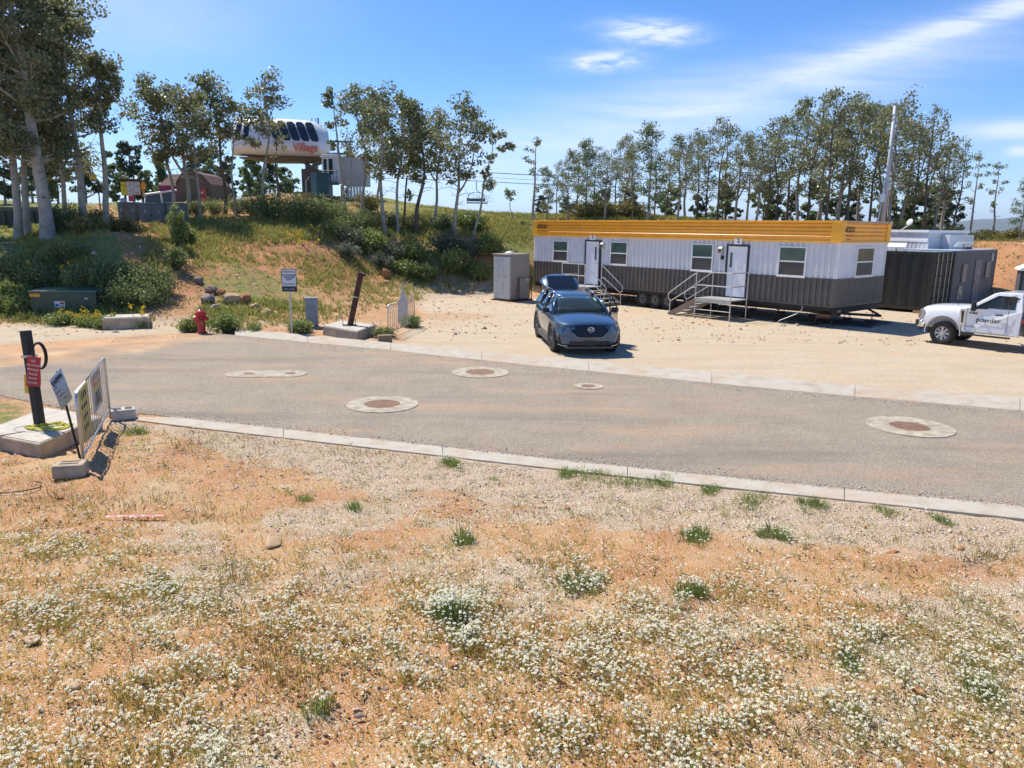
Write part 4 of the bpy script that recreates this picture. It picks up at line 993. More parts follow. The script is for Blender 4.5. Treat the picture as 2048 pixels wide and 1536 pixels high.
# rear rack and dark service body behind the cab
m_body = mat('black_service_body', (.025, .025, .028), .5, 0, .2, 8)
k = MB(); k.bb(-5.2, -2.46, -1.02, 1.02, .72, 1.02); k.bb(-5.2, -2.46, .86, 1.03, 1.02, 1.25); k.bb(-5.2, -2.46, -1.03, -.86, 1.02, 1.25); k.build('service_body', m_body, pk, bevel=.02)
k = MB()
for y in (-.85, .85): k.tube([(-2.50, y, 1.0), (-2.50, y, 1.90)], .03, 8)
for z in (1.3, 1.6, 1.90): k.tube([(-2.50, -.85, z), (-2.50, .85, z)], .022, 8)
for y in np.linspace(-.6, .6, 5): k.tube([(-2.50, y, 1.3), (-2.50, y, 1.88)], .012, 6)
k.build('headache_rack', m_body, pk)
for y, z, c in ((.80, 1.74, m_red), (.5, 1.90, m_chrome)):
    MB().box((-2.56, y, z), (.10, .12, .07)).build('marker_lamp', c, pk, bevel=.01)
k = MB(); k.cyl((-2.9, .62, 1.40), .20, .55, 16, 'Z'); k.cyl((-2.9, .62, 1.70), .12, .08, 12, 'Z'); k.build('fuel_can', mat('grey_tank', (.3, .31, .32), .45, .4), pk, bevel=.02)
k = MB(); k.bb(-3.7, -3.2, .3, .95, 1.02, 1.5); k.build('tool_box', m_body, pk, bevel=.02)
MB().box((-2.40, 1.0, 1.05), (.05, .04, .10)).build('side_marker', plain('orange_red_lens', (.5, .06, .02), .3), pk)

# ================================================================== containers, toilets, yard things
def yawof(d): return math.atan2(d[1], d[0])
dS = np.array([-sT, cT])      # trailer's short direction, away to the right
dL = np.array([cT, sT])       # trailer's long direction, towards the camera
m_cont = mat('black_container_paint', (.022, .026, .027), .5, 0, .2, 2)
m_contr = mat('corroded_black_paint', (.05, .045, .035), .75, 0, .5, 9)
P0 = onground(1874, 32.4)[:2]
ct = thing('shipping_container', (P0[0], P0[1], .12), yawT, 'black shipping container with rust-streaked doors beside the long office trailer', 'shipping container')
# local: x<0 runs back along the long side, y>0 runs along the door end
CL, CW, CHh = 6.1, 2.44, 2.55
k = MB(); k.bb(-CL+.02, -.10, .06, CW-.06, .12, CHh-.03); k.build('inner_shell', m_cont, ct)
pts = []; x = -CL+.12
while x < -.16:
    pts += [(x, .05), (x+.10, .05), (x+.17, .0), (x+.33, .0), (x+.40, .05)]; x += .50
sheet(pts, .16, CHh-.10).build('side_wall', m_cont, ct)
k = MB(); k.bb(-CL, .0, -.005, .12, 0, .16); k.bb(-CL, 0, -.005, .08, CHh-.12, CHh); k.bb(-.14, .0, -.005, .14, .16, CHh-.12); k.bb(-CL, -CL+.14, -.005, .14, .16, CHh-.12)
k.bb(-.12, .01, .14, CW-.14, 0, .15); k.bb(-.12, .01, .14, CW-.14, CHh-.13, CHh); k.bb(-.14, .01, CW-.14, CW, 0, CHh)
k.build('corner_frame', m_contr, ct)
pts = []; x = -CL
while x < -.1: pts += [(x, .0), (x+.08, .0), (x+.12, -.03), (x+.24, -.03), (x+.28, 0)]; x += .36
mb = MB(); n = len(pts); mb.add([(a, 0.02, CHh-.02-b) for a, b in pts]+[(a, CW, CHh-.02-b) for a, b in pts], [(i, i+1, n+i+1, n+i) for i in range(n-1)]); mb.build('roof', mat('faded_roof_paint', (.30, .34, .38), .7), ct)
for i in range(2):
    y0 = .16+i*1.07; d = MB().bb(-.09, -.03, y0, y0+1.05, .17, CHh-.15).build('door', m_contr, ct)
    for j in range(2):
        y = y0+.28+j*.5; b = MB(); b.tube([(.0, y, .10), (.0, y, CHh-.06)], .022, 8); b.build('lock_rod', mat('worn_galvanised_rod', (.50, .46, .34), .6, .3), d)
        for z in (.55, 1.0, 1.5, 2.1): MB().box((-.01, y, z), (.05, .14, .05)).build('rod_keeper', m_contr, d)
    k = MB()
    for z in (.4, 1.05, 1.7, 2.2): k.bb(-.03, .02, y0+(-.03 if i == 0 else .92), y0+(.14 if i == 0 else 1.09), z, z+.09)
    k.build('hinge', m_contr, d)
for x in (-CL+.3, -.3):
    MB().bb(x-.3, x+.3, -.05, CW+.05, -.12, -.01).build('timber_bearer', mat('bearer_timber', (.42, .31, .17), .9, var=.2, scale=15), ct)
# flat antennas on the container roof
def antenna(loc, yaw, tilt, lab):
    t_ = thing('flat_antenna', loc, yaw, lab, 'antenna', 'flat white antennas on the container roofs')
    k = MB(); k.box((0, 0, 0), (.75, .48, .035)); o = k.build('panel', m_white, t_, bevel=.012); o.location = (0, 0, .25); o.rotation_euler = (R_(tilt), 0, 0)
    k = MB(); k.tube([(0, 0, .24), (0, .05, .12), (0, .05, 0)], .018, 8); k.build('stand', m_black, t_)
a = P0 - dL*1.9 + dS*.7; antenna((a[0], a[1], .12+CHh+.0), yawT+.3, 22, 'white flat antenna panel lying on the black container roof, left one')
# grey container office
P1 = P0 + dS*(CW+.08) - dL*.02
oy = yawof(np.array([.735, .678])); do = np.array([.735, .678]); di = np.array([-do[1], do[0]])
og = thing('container_office', (P1[0], P1[1], .08), oy, 'dark grey container office with two barred windows and a door', 'container office')
m_og = mat('grey_office_steel', (.115, .12, .135), .5, 0, .08, 2); OL, OH = 6.1, 2.62
pts = []; x = .0
while x < OL-.05: pts += [(x, 0), (x+.04, 0), (x+.06, -.022), (x+.12, -.022), (x+.14, 0)]; x += .16
sheet(pts, .08, OH-.08).build('front_wall', m_og, og)
MB().bb(0, OL, .02, 2.4, .0, OH-.04).build('shell', m_og, og)
k = MB(); k.bb(-.03, OL+.03, -.04, .0, OH-.08, OH); k.bb(-.03, OL+.03, -.04, .0, 0, .08); k.bb(OL-.06, OL+.03, -.045, .0, .08, OH-.08); k.build('frame', m_og, og)
MB().bb(-.03, OL+.03, -.03, 2.43, OH-.03, OH+.02).build('roof', mat('pale_blue_grey_roof', (.42, .48, .54), .6), og)
def owin(x0, x1, z0, z1):
    f = MB(); f.bb(x0, x1, -.07, -.02, z0, z0+.05); f.bb(x0, x1, -.07, -.02, z1-.05, z1); f.bb(x0, x0+.05, -.07, -.02, z0+.05, z1-.05); f.bb(x1-.05, x1, -.07, -.02, z0+.05, z1-.05)
    w = f.build('window', m_og, og); MB().bb(x0+.05, x1-.05, -.045, -.03, z0+.05, z1-.05).build('pane', m_glass, w)
    b = MB()
    for q in np.linspace(x0+.15, x1-.15, 4): b.tube([(q, -.065, z0+.03), (q, -.065, z1-.03)], .012, 6)
    b.build('bars', m_galv, w)
owin(1.0, 1.75, 1.15, 2.0); owin(4.5, 5.3, 1.25, 2.05)
d = MB().bb(2.9, 3.85, -.05, -.02, .1, 2.15).build('door', mat('grey_door', (.15, .155, .165), .5, var=.08), og, bevel=.01)
k = MB(); k.box((3.0, -.09, 1.1), (.05, .06, .14)); k.build('door_handle', m_chrome, d)
MB().bb(3.3, 3.42, -.06, -.051, 1.45, 1.75).build('door_notice', mat('pale_notice', (.5, .52, .52), .8, var=.3, scale=25), d)
MB().bb(.75, 1.45, -.06, -.03, .35, 1.0).build('camouflage_board', mat('mottled_board', (.42, .36, .25), .8, var=.45, scale=5), og)
MB().bb(5.25, 5.55, -.06, -.03, 2.05, 2.45).build('data_plate', mat('pale_plate', (.42, .44, .44), .6, var=.2, scale=30), og)
a = P1 + do*2.3 + di*.4; antenna((a[0], a[1], .08+OH+.02), oy-.9, -28, 'white flat antenna panel on a black bent arm above the grey container office')
# white trailer unit behind the containers
mW = mat('ribbed_white_trailer', (.62, .62, .64), .5, 0, .05, 3)
pA = atY(1700, 474, 41.5); pB = atY(1856, 474, 36.9); hz_ = 3.62
dd = pB[:2]-pA[:2]; Lw = float(np.linalg.norm(dd)); dd /= Lw
wt = thing('white_site_trailer', (pA[0], pA[1], 0), yawof(dd), 'pale grey-white site trailer mostly hidden behind the black container', 'site trailer')
k = MB(); k.bb(0, Lw, .02, 2.7, .7, hz_-.12); k.build('body', mW, wt)
pts = []; x = 0
while x < Lw-.1: pts += [(x, 0), (x+.10, 0), (x+.12, -.015), (x+.20, -.015), (x+.22, 0)]; x += .24
sheet(pts, .75, hz_-.55).build('side_wall', mW, wt)
k = MB(); k.bb(-.05, Lw+.06, -.06, 2.76, hz_-.12, hz_); k.bb(-.02, Lw+.03, -.035, .0, hz_-.58, hz_-.45); k.build('roof_edge', m_white, wt, bevel=.01)
k = MB(); k.bb(Lw+.02, Lw+.50, .9, 2.5, .9, hz_-.22); k.build('end_locker', mW, wt, bevel=.01)
MB().bb(Lw+.50, Lw+.52, 2.0, 2.4, hz_-1.0, hz_-.55).build('dark_notice', mat('maroon_notice', (.06, .035, .05), .6, var=.3, scale=20), wt)
k = MB(); k.bb(.5, Lw-.5, .3, 2.4, .45, .7); k.build('chassis', m_under, wt)
for x in (Lw*.45, Lw*.55): tyre(MB(), (x, .2, .38), .38, .22).build('wheel', m_rubber, wt)
for x in (.6, Lw-.6): MB().box((x, .5, .22), (.3, .3, .44)).build('support', m_conc, wt)

# dark portable toilet at the right edge
q = atY(2078, 560, 27.6)
pt = thing('portable_toilet', (q[0], q[1], 0), -.48, 'dark grey portable toilet with white roof, half hidden behind the white pickup', 'portable toilet', None)
m_pt = mat('dark_grey_plastic', (.085, .09, .105), .5, 0, .08, 4); m_pt2 = mat('navy_black_plastic', (.02, .02, .03), .5)
MB().bb(-.58, .58, .0, 1.15, .12, 2.15).build('body', m_pt, pt, bevel=.02)
k = MB()
for x in (-.585, .525): k.bb(x, x+.06, -.03, .03, .12, 2.15)
k.bb(-.525, .525, -.03, .03, 2.02, 2.15); k.build('door_frame', m_pt2, pt, bevel=.008)
d = MB().bb(-.50, .50, -.022, .0, .16, 1.80).build('door', mat('grey_door_plastic', (.13, .135, .15), .5), pt, bevel=.01)
k = MB(); k.bb(-.05, .0, -.035, -.022, .2, 1.78); k.build('door_rib', m_pt2, d)
MB().bb(-.52, .52, -.025, -.001, 1.80, 1.84).build('door_header', m_pt2, pt)
b = MB().bb(-.36, .36, -.03, -.001, 1.87, 2.0).build('sign_board', mat('pale_board', (.45, .47, .50), .6), pt)
text('P-17', .10, 'sign_text', m_ink, b, (0, -.032, 1.935))
k = MB(); k.prism([(-.68, 2.15), (.68, 2.15), (.66, 2.22), (.40, 2.36), (-.40, 2.36), (-.66, 2.22)], -.10, 1.25, 'Y'); k.build('roof', m_white, pt, bevel=.03)
MB().bb(-.62, .62, -.05, 1.2, 0, .12).build('skid_base', m_pt2, pt, bevel=.01)

# beige portable toilet with rusty carrying frame
q = g(1037, 604); dq = np.array([q[0], q[1]])
pb = thing('portable_toilet', (q[0], q[1], 0), 0, 'beige portable toilet with pale door and rusty carrying frame, left of the office trailer', 'portable toilet', None)
pL, pR_, pF = atY(1003.5, 600, 37.1), atY(1058, 602, 36.6), atY(1021, 606, 35.6)
d1 = (pR_-pF)[:2]; w1_ = float(np.linalg.norm(d1)); d1 /= w1_
pb.location = (pF[0], pF[1], 0); pb.rotation_euler = (0, 0, yawof(d1)); 
m_be = mat('beige_plastic', (.30, .275, .25), .55, 0, .05, 3); m_be2 = mat('pale_grey_plastic', (.55, .56, .55), .5, 0, .04, 3)
MB().bb(0, w1_, 0, 1.15, .08, 2.2).build('body', m_be, pb, bevel=.025)
k = MB(); k.bb(-.03, .0, .04, 1.11, .10, 2.12); dpn = k.build('door', m_be2, pb, bevel=.015)
k = MB(); k.bb(-.045, -.03, .45, .98, .25, 2.0); k.build('door_panel', mat('glassy_pale_plastic', (.50, .55, .56), .35), dpn, bevel=.01)
k = MB(); k.box((-.06, .30, 1.18), (.05, .05, .14)); k.build('door_handle', m_chrome, dpn)
k = MB(); k.bb(-.06, w1_+.02, -.02, 1.18, 2.2, 2.26); k.build('roof', m_be, pb, bevel=.02)
k = MB(); k.lathe([(.24, 0), (.22, .05), (.15, .10), (.0, .13)], 16, (w1_*.40, .6, 2.25)); k.build('roof_vent', m_white, pb, smooth=True)
k = MB(); k.bb(.12, w1_-.12, -.012, .0, 1.88, 1.98); k.build('vent_slot', m_be, pb)
text('SANI', .14, 'lettering', mat('cream_print', (.55, .48, .38), .6), pb, (w1_*.5, -.006, 1.55))
k = MB(); k.cyl((w1_-.18, -.03, 1.02), .07, .05, 12, 'Y'); k.build('lock_disc', m_be2, pb)
k = MB(); k.bb(-.1, w1_+.05, -.12, 1.2, 0, .07); k.build('base_skid', m_rust, pb)
k = MB(); fy = -.16
k.tube([(w1_*.32, fy, .0), (w1_*.32, fy, 1.15), (w1_-.02, fy, 1.15), (w1_-.02, fy, .0)], .028, 6); k.tube([(w1_*.16, fy-.02, .0), (w1_*.26, fy, 1.15)], .022, 6); k.tube([(w1_-.20, fy-.02, .05), (w1_-.12, fy, .9)], .022, 6)
k.tube([(w1_+.04, fy, 1.18), (w1_+.04, fy, .95)], .03, 6); k.box((w1_*.5, fy+.03, .04), (w1_*1.1, .10, .08)); k.tube([(w1_*.32, fy, .55), (w1_*.32, 0, .55)], .02, 6)
k.build('carrying_frame', m_rust, pb)

# ---- hydrant
q = g(404, 667); hy = thing('fire_hydrant', (q[0], q[1], 0), -.15, 'red fire hydrant standing at the edge of the grass near the road', 'fire hydrant')
k = MB(); k.lathe([(.17, 0), (.17, .04), (.125, .05), (.12, .10), (.125, .30), (.115, .46), (.125, .48), (.13, .56), (.15, .58), (.17, .59), (.17, .63), (.14, .64)], 22); k.build('barrel', m_red, hy, smooth=False, bevel=.004)
k = MB(); k.lathe([(.165, .63), (.18, .64), (.175, .67), (.13, .73), (.08, .76), (.06, .78), (.035, .785), (.035, .83), (.0, .86)], 22); k.build('bonnet', m_red, hy, smooth=True)
for s in (-1, 1):
    k = MB(); k.cyl((s*.15, 0, .50), .055, .12, 14, 'X'); k.cyl((s*.215, 0, .50), .07, .045, 6, 'X'); k.cyl((s*.25, 0, .50), .02, .04, 5, 'X'); k.build('side_outlet', m_red, hy)
k = MB(); k.cyl((0, -.15, .45), .085, .12, 16, 'Y'); k.cyl((0, -.215, .45), .10, .045, 8, 'Y'); k.cyl((0, -.25, .45), .025, .04, 5, 'Y'); k.build('front_outlet', m_red, hy)
k = MB()
for i in range(8): k.cyl((.15*math.cos(i*.785), .15*math.sin(i*.785), .045), .014, .03, 6)
k.build('flange_bolts', m_rust, hy)
k = MB(); k.tube([(.09, -.2, .47), (.12, -.18, .38), (.13, -.13, .30), (.11, -.11, .42)], .006, 5); k.build('chain', m_galv, hy)

# ---- parking sign
q = g(584, 669); sg = thing('parking_sign', (q[0], q[1], .02), .12, 'white and navy access sign on a thin grey post by the far kerb', 'sign')
k = MB(); k.bb(-.028, .028, -.012, .018, -.1, 1.55); k.build('post', m_galv, sg)
k = MB()
for z in np.arange(.12, 1.4, .12): k.cyl((0, -.0125, z), .008, .003, 8, 'Y')
k.build('post_holes', m_black, sg)
m_navy = plain('navy_print', (.012, .018, .045), .5)
sp = MB().bb(-.235, .235, -.03, -.018, 1.38, 2.10).build('sign_plate', m_navy, sg, bevel=.02)
MB().bb(-.215, .215, -.033, -.030, 1.55, 2.08).build('white_field', mat('sign_white', (.60, .62, .68), .45, var=.03), sp)
text('Residential Access', .052, 'sign_text', m_navy, sp, (0, -.035, 2.01), bold=.002)
text('AUTHORIZED\nVEHICLES\nONLY', .075, 'sign_text', m_navy, sp, (0, -.035, 1.83), bold=.002)
text('General Parking >', .052, 'sign_text', m_navy, sp, (0, -.035, 1.62), bold=.002)
text('powder mountain', .045, 'sign_text', mat('sign_white_b', (.55, .55, .58), .5), sp, (0, -.032, 1.46), bold=.001)

# ---- utility pedestal
q = g(625, 655); ped = thing('utility_pedestal', (q[0], q[1], 0), .2, 'grey perforated metal utility pedestal beside the access sign', 'utility box')
m_ped = mat('blue_grey_enamel', (.24, .28, .33), .5, 0, .08, 4)
MB().bb(-.205, .205, -.16, .16, .10, 1.02).build('cabinet', m_ped, ped, bevel=.015)
MB().bb(-.22, .22, -.18, .18, 1.02, 1.05).build('lid', m_ped, ped, bevel=.01)
k = MB()
for i in range(4):
    for j in range(4): k.cyl((-.13+j*.08+(i % 2)*.03, -.161, .62+i*.07), .012, .004, 8, 'Y')
k.build('vent_holes', m_black, ped)
MB().bb(-.20, .20, -.15, .15, 0, .12).build('plinth', mat('tan_plinth', (.22, .19, .14), .8), ped)
MB().bb(-.36, .36, -.25, .25, -.02, .03).build('ground_pad', m_conc_d, ped)

# ---- leaning rusty post in a concrete block
pf = g(716, 683); pl = g(645, 670); pr_ = g(753, 668)
bpost = thing('leaning_post', (pf[0], pf[1], 0), 0, 'rusty brown pole leaning right, set in a low concrete block by the far kerb', 'post')
A_ = pl[:2]-pf[:2]; B_ = pr_[:2]-pf[:2]; bh = .30
def jagged(poly, z0, z1, name, m, parent, bev=.03, top_in=0):
    mb = MB(); n = len(poly); c = np.mean(poly, 0)
    vs = [(p[0], p[1], z0) for p in poly]+[(c[0]+(p[0]-c[0])*(1-top_in), c[1]+(p[1]-c[1])*(1-top_in), z1) for p in poly]
    mb.add(vs, [list(range(n)), list(range(2*n-1, n-1, -1))]+[[i, i+n, (i+1) % n+n, (i+1) % n] for i in range(n)])
    return mb.build(name, m, parent, bevel=bev)
C_ = A_+B_*.95
m_conc_r = mat('rough_tan_concrete', (.40, .33, .25), .95, 0, .2, 4, .9, 25)
jagged([(0, 0), tuple(B_), tuple(C_), tuple(A_)], -.02, bh, 'concrete_block', m_conc_r, bpost, .03, .03)
jagged([tuple(A_*.04+B_*.04), tuple(B_*.96+A_*.04), tuple(C_*.95), tuple(A_*.96+B_*.03)], bh, bh+.012, 'dusty_top', m_conc, bpost, .004)
base_ = (A_+B_)*.48
k = MB(); k.tube([(base_[0], base_[1], bh-.05), (base_[0]+.42, base_[1]-.02, 1.98)], .095, 14); pole = k.build('pole', m_rust, bpost)
k = MB(); k.tube([(base_[0]+.41, base_[1], 1.93), (base_[0]+.44, base_[1], 2.02)], .115, 12); k.tube([(base_[0]+.38, base_[1]+.1, 1.98), (base_[0]+.56, base_[1]-.08, 1.95)], .05, 8); k.build('pole_cap', m_rust, pole)
k = MB(); k.tube([(base_[0]+.42*.55-.0, base_[1]-.01, bh+.93), (base_[0]+.42*.56, base_[1]-.01, bh+.96)], .102, 14); k.build('clamp_band', m_galv, pole)
k = MB(); k.cyl((base_[0], base_[1], bh+.018), .24, .012, 18); k.build('base_hole', m_black, bpost)
for s in (-.20, .19):
    k = MB(); k.tube([(base_[0]+s, base_[1]-.05, bh), (base_[0]+s*1.05, base_[1]-.06, bh+.20)], .012, 6); k.build('anchor_rod', m_rust, bpost)

# ---- crowd barriers
def barrier(pa, pb_, h, lab, nb, rb=.0065, tilt=0):
    d = np.array([pb_[0]-pa[0], pb_[1]-pa[1]]); L = float(np.linalg.norm(d)); y = yawof(d)
    t_ = thing('crowd_barrier', (pa[0], pa[1], 0), y, lab, 'barrier', 'steel crowd barriers')
    t_.rotation_euler = (tilt, 0, y); z0 = .17
    k = MB(); r = .02; c = .10
    k.tube([(0, 0, .0), (0, 0, h-c), (c*.3, 0, h-c*.3), (c, 0, h), (L-c, 0, h), (L-c*.3, 0, h-c*.3), (L, 0, h-c), (L, 0, .0)], r, 8); k.build('frame', m_galv, t_, smooth=True)
    MB().tube([(0, 0, z0), (L, 0, z0)], .017, 8).build('bottom_rail', m_galv, t_)
    for i in range(1, nb):
        x = L*i/nb; MB().tube([(x, 0, z0), (x, 0, h)], rb, 6, False).build('bar', m_galv, t_)
    return t_, L
b1_, L1 = barrier(g(777, 677), g(829, 653), 1.06, 'steel crowd barrier beside the leaning rusty pole, white board behind it', 14, .013)
bl = thing('timber_block', (*g(770, 688)[:2], 0), .3, 'short brown timber block at the foot of the far barrier', 'block')
MB().box((0, 0, .15), (.42, .22, .26)).build('block', mat('brown_timber', (.30, .22, .12), .85, var=.2, scale=20), bl, bevel=.015)
q = g(806, 645); bw = thing('pointed_board', (q[0], q[1], 0), .1, 'grey-white pointed board standing upright behind the far barrier', 'board')
k = MB(); k.prism([(-.20, 0), (.20, 0), (.19, .8), (.10, 1.0), (.0, 1.38), (-.06, 1.0), (-.18, .75)], -.02, .02, 'Y'); k.build('board', mat('weathered_grey_board', (.60, .60, .58), .8, var=.12), bw)

# ---- left foreground group
fa, fb, fd = g(82, 918), g(152, 885), g(-40, 893)
slab = thing('post_on_slab', (fa[0], fa[1], 0), 0, 'black square post leaning left on a concrete slab, hung with signs and cables', 'post')
A_ = (fb-fa)[:2]; B_ = (fd-fa)[:2]; sh = .23; A_ = A_*1.9
jagged([(0, 0), tuple(A_), tuple(A_*1.02+B_), tuple(B_)], -.04, sh, 'concrete_slab', m_conc_d, slab, .025)
jagged([tuple(A_*.03+B_*.02), tuple(A_*.97+B_*.02), tuple(A_*.98+B_*.97), tuple(B_*.98+A_*.03)], sh, sh+.01, 'slab_top', m_conc, slab, .003)
pbase = g(80, 850, sh)-np.array([fa[0], fa[1], 0]); ptop = atY(51, 661, g(80, 850, sh)[1]+.10)-np.array([fa[0], fa[1], 0])
ax_ = Vector(ptop-pbase); PLn = ax_.length; axn = ax_.normalized()
po = MB().bb(-.062, .062, -.062, .062, 0, PLn).build('post', mat('black_post_paint', (.015, .015, .017), .6, var=.2), slab, bevel=.01)
po.location = pbase; po.rotation_euler = axn.to_track_quat('Z', 'Y').to_euler(); po.rotation_euler = (axn.to_track_quat('Z', 'Y').to_matrix() @ Matrix.Rotation(R_(90)+.5, 3, 'Z')).to_euler()
MB().bb(-.08, .08, -.08, .08, PLn*.72, PLn*.745).build('tape_band', m_paper, po)
def onpost(px, py, off=-.12):
    return atY(px, py, g(80, 850, sh)[1]+off)
# cable coil hanging from the post
c0 = onpost(78, 712, -.02); cb = thing('cable_coil', c0, .2, 'black cable coiled and hung on the right of the black post', 'cable')
k = MB()
for j in range(3):
    k.tube([((.085+.012*j)*math.cos(q), .015*j, (.20+.01*j)*math.sin(q)) for q in np.linspace(0, 6.28, 26)], .009, 6, False)
k.tube([(.0, 0, .2), (-.10, 0, .15), (-.05, 0, -.1)], .009, 6); k.build('cable_loops', m_black, cb)
# red notice
def board_frame(name, P, w, h, m, lab, cat, thick=.008, kd=None):
    """P: bottom-left, bottom-right, top-left points -> sign with local x across and z up"""
    bl_, br_, tl_ = [Vector(p) for p in P]
    X_ = (br_-bl_).normalized(); Zt = (tl_-bl_); Z_ = (Zt-X_*Zt.dot(X_)).normalized(); Y_ = Z_.cross(X_)
    t_ = bpy.data.objects.new(name, None); sc.collection.objects.link(t_)
    c = (bl_+br_)/2; mt = Matrix((X_, Y_, Z_)).transposed().to_4x4(); mt.translation = c
    t_.matrix_world = mt; tag(t_, lab, cat)
    W = (br_-bl_).length; Hh = Zt.dot(Z_)
    return t_, W, Hh
Yp = g(80, 850, sh)[1]-.16
bs, W, Hh = board_frame('warning_sign', [atY(52.5, 771, Yp), atY(80, 774.5, Yp+.03), atY(60, 712, Yp)], 0, 0, None, 'red notice with white lettering fixed to the black post', 'sign')
k = MB(); V = []; F = []; nx_, nz_ = 7, 9
for j in range(nz_):
    for i in range(nx_):
        a = -.5+i/(nx_-1); b = j/(nz_-1); V.append((a*W, .018*math.sin(b*5+a*2)+.03*a*a, b*Hh))
for j in range(nz_-1):
    for i in range(nx_-1): F.append((j*nx_+i, j*nx_+i+1, (j+1)*nx_+i+1, (j+1)*nx_+i))
k.add(V, F); o = k.build('panel', mat('red_sign', (.42, .03, .05), .45, var=.06), bs); md = o.modifiers.new('s', 'SOLIDIFY'); md.thickness = .005
m_wt = plain('white_print', (.70, .65, .68), .6)
for i, (w_, s_) in enumerate((('NO', .075), ('UNAUTHORIZED', .052), ('MOTORIZED', .060), ('VEHICLES', .062), ('BEYOND', .062), ('THIS POINT', .058))):
    text(w_, s_*.85, 'sign_text', m_wt, bs, (0, -.024, Hh*(.86-.145*i)), bold=0, sx=.58)
bs2, W2, H2 = board_frame('yellow_sign', [atY(49, 785, Yp+.3), atY(68, 788, Yp+.3), atY(40, 747, Yp+.3)], 0, 0, None, 'bent blank yellow sheet on the black post behind the red notice', 'sign')
k = MB(); k.prism([(-W2*.62, H2*1.0), (-W2*.45, 0), (W2*.5, -.02), (W2*.5, H2*.98)], -.003, .003, 'Y'); k.build('panel', mat('yellow_sheet', (.75, .50, .03), .5, var=.1), bs2)
# yellow straps and grey cable round the post foot
q = g(92, 856, sh)
st_ = thing('yellow_strap', (q[0], q[1], sh), 0, 'tangled yellow strap heaped round the foot of the black post', 'strap')
r3 = random.Random(5)
for j in range(5):
    pts = []; a0 = r3.uniform(0, 6); rr = r3.uniform(.10, .30)
    for i in range(16):
        q_ = a0+i*.45; rr2 = rr+r3.uniform(-.05, .05); pts.append((rr2*1.2*math.cos(q_)+.06, rr2*.8*math.sin(q_), .015+r3.uniform(0, .05)*(1 if rr < .2 else .4)))
    MB().tube(pts, .012, 5).build('strap_loop', mat('yellow_webbing', (.62, .58, .04), .6, var=.2), st_)
q = g(72, 858, sh)
gc = thing('grey_cable', (q[0], q[1], sh), 0, 'thin grey cable ring on the slab trailing off to the left', 'cable')
k = MB(); k.tube([(.33*math.cos(a), .22*math.sin(a), .01) for a in np.linspace(0, 6.28, 30)], .007, 5, False); k.build('cable_ring', mat('grey_cable_sheath', (.30, .30, .29), .6), gc)
k = MB(); k.tube([(-.05, -.2, .012), (-.35, -.55, .012), (-.52, -.85, .014), (-.60, -1.02, -.10), (-.8, -1.15, -.20)], .009, 5); k.build('cable_tail', m_black, gc)
# SWPPP sign on a stake
q0 = g(160, 912); q1 = atY(114, 742, q0[1]+.25)
sw = thing('stake_sign', (q0[0], q0[1], 0), 0, 'white board lettered SWPPP on a dark leaning stake beside the left barrier', 'sign')
dv = Vector(q1-q0); k = MB(); k.tube([(0, 0, -.05), tuple(dv)], .018, 6); k.build('stake', mat('dark_stake', (.035, .028, .025), .8), sw)
Y1 = q0[1]-.04
P = [atY(123, 821, Y1-.02), atY(145, 796, Y1+.18), atY(106, 766, Y1)]
bl_, br_, tl_ = [Vector(p) for p in P]; X_ = (br_-bl_).normalized(); Zt = tl_-bl_; Z_ = (Zt-X_*Zt.dot(X_)).normalized(); Y_ = Z_.cross(X_)
mt = Matrix((X_, Y_, Z_)).transposed().to_4x4(); mt.translation = (bl_+br_)/2-Vector(q0); W = (br_-bl_).length; Hh = Zt.length
shx = Zt.dot(X_)
k = MB(); k.prism([(-W/2, 0), (W/2, 0), (W/2+shx, Hh), (-W/2+shx, Hh)], -.004, .004, 'Y'); pn = k.build('board', mat('board_white', (.50, .54, .60), .5, var=.06), sw); pn.matrix_local = mt
tx = text('SWPPP', W*.40, 'sign_text', m_ink, pn, (shx*.75, -.008, Hh*.80), bold=.003, sx=.72)
for i in range(4):
    text(('Contact', 'Inspector', 'Permit no.', 'Hotline')[i], W*.10, 'sign_text', mat('grey_print', (.15, .17, .2), .6), pn, (-W*.22+shx*.5, -.006, Hh*(.66-.15*i)), bold=.0005)
# near barrier with two signs
ba, bb_ = g(168, 938), g(221, 836)
b2_, L2 = barrier(ba, bb_, 1.13, 'steel crowd barrier carrying yellow and white signs, beside the SWPPP stake', 18)
t = NT('yellow_sign_print', .5); n_ = t.noise(3, 4, .6, False); m_yel = t.col(t.mix(t.step(n_, .45, .7), (.62, .50, .04), (.50, .42, .08)))
def hung(x0, x1, z0, z1, m, lab, name='barrier_sign'):
    d = (bb_-ba)[:2]/L2; loc = (ba[0]+d[0]*(x0+x1)/2, ba[1]+d[1]*(x0+x1)/2, (z0+z1)/2)
    t_ = thing(name, loc, yawof(d), lab, 'sign'); w = (x1-x0)/2; h = (z1-z0)/2
    MB().bb(-w, w, .012, .018, -h, h).build('panel', m, t_); return t_, w, h
s1, w, h = hung(.22, 1.12, .30, 1.08, m_yel, 'large yellow warning sign hung on the near end of the barrier')
for i, (a, sz) in enumerate((('CAUTION', .15), ('CONSTRUCTION', .095), ('AREA AHEAD', .10), ('KEEP OUT', .13))):
    text(a, sz, 'sign_text', m_ink, s1, (0, .022, h*(.70-.42*i)), (R_(90), 0, R_(180)), bold=.002, sx=.9)
for i, (a, sz) in enumerate((('CAUTION', .15), ('CONSTRUCTION', .095), ('AREA AHEAD', .10), ('KEEP OUT', .13))):
    text(a, sz, 'sign_text', m_ink, s1, (0, .008, h*(.70-.42*i)), (R_(90), 0, 0), bold=0, sx=.62)
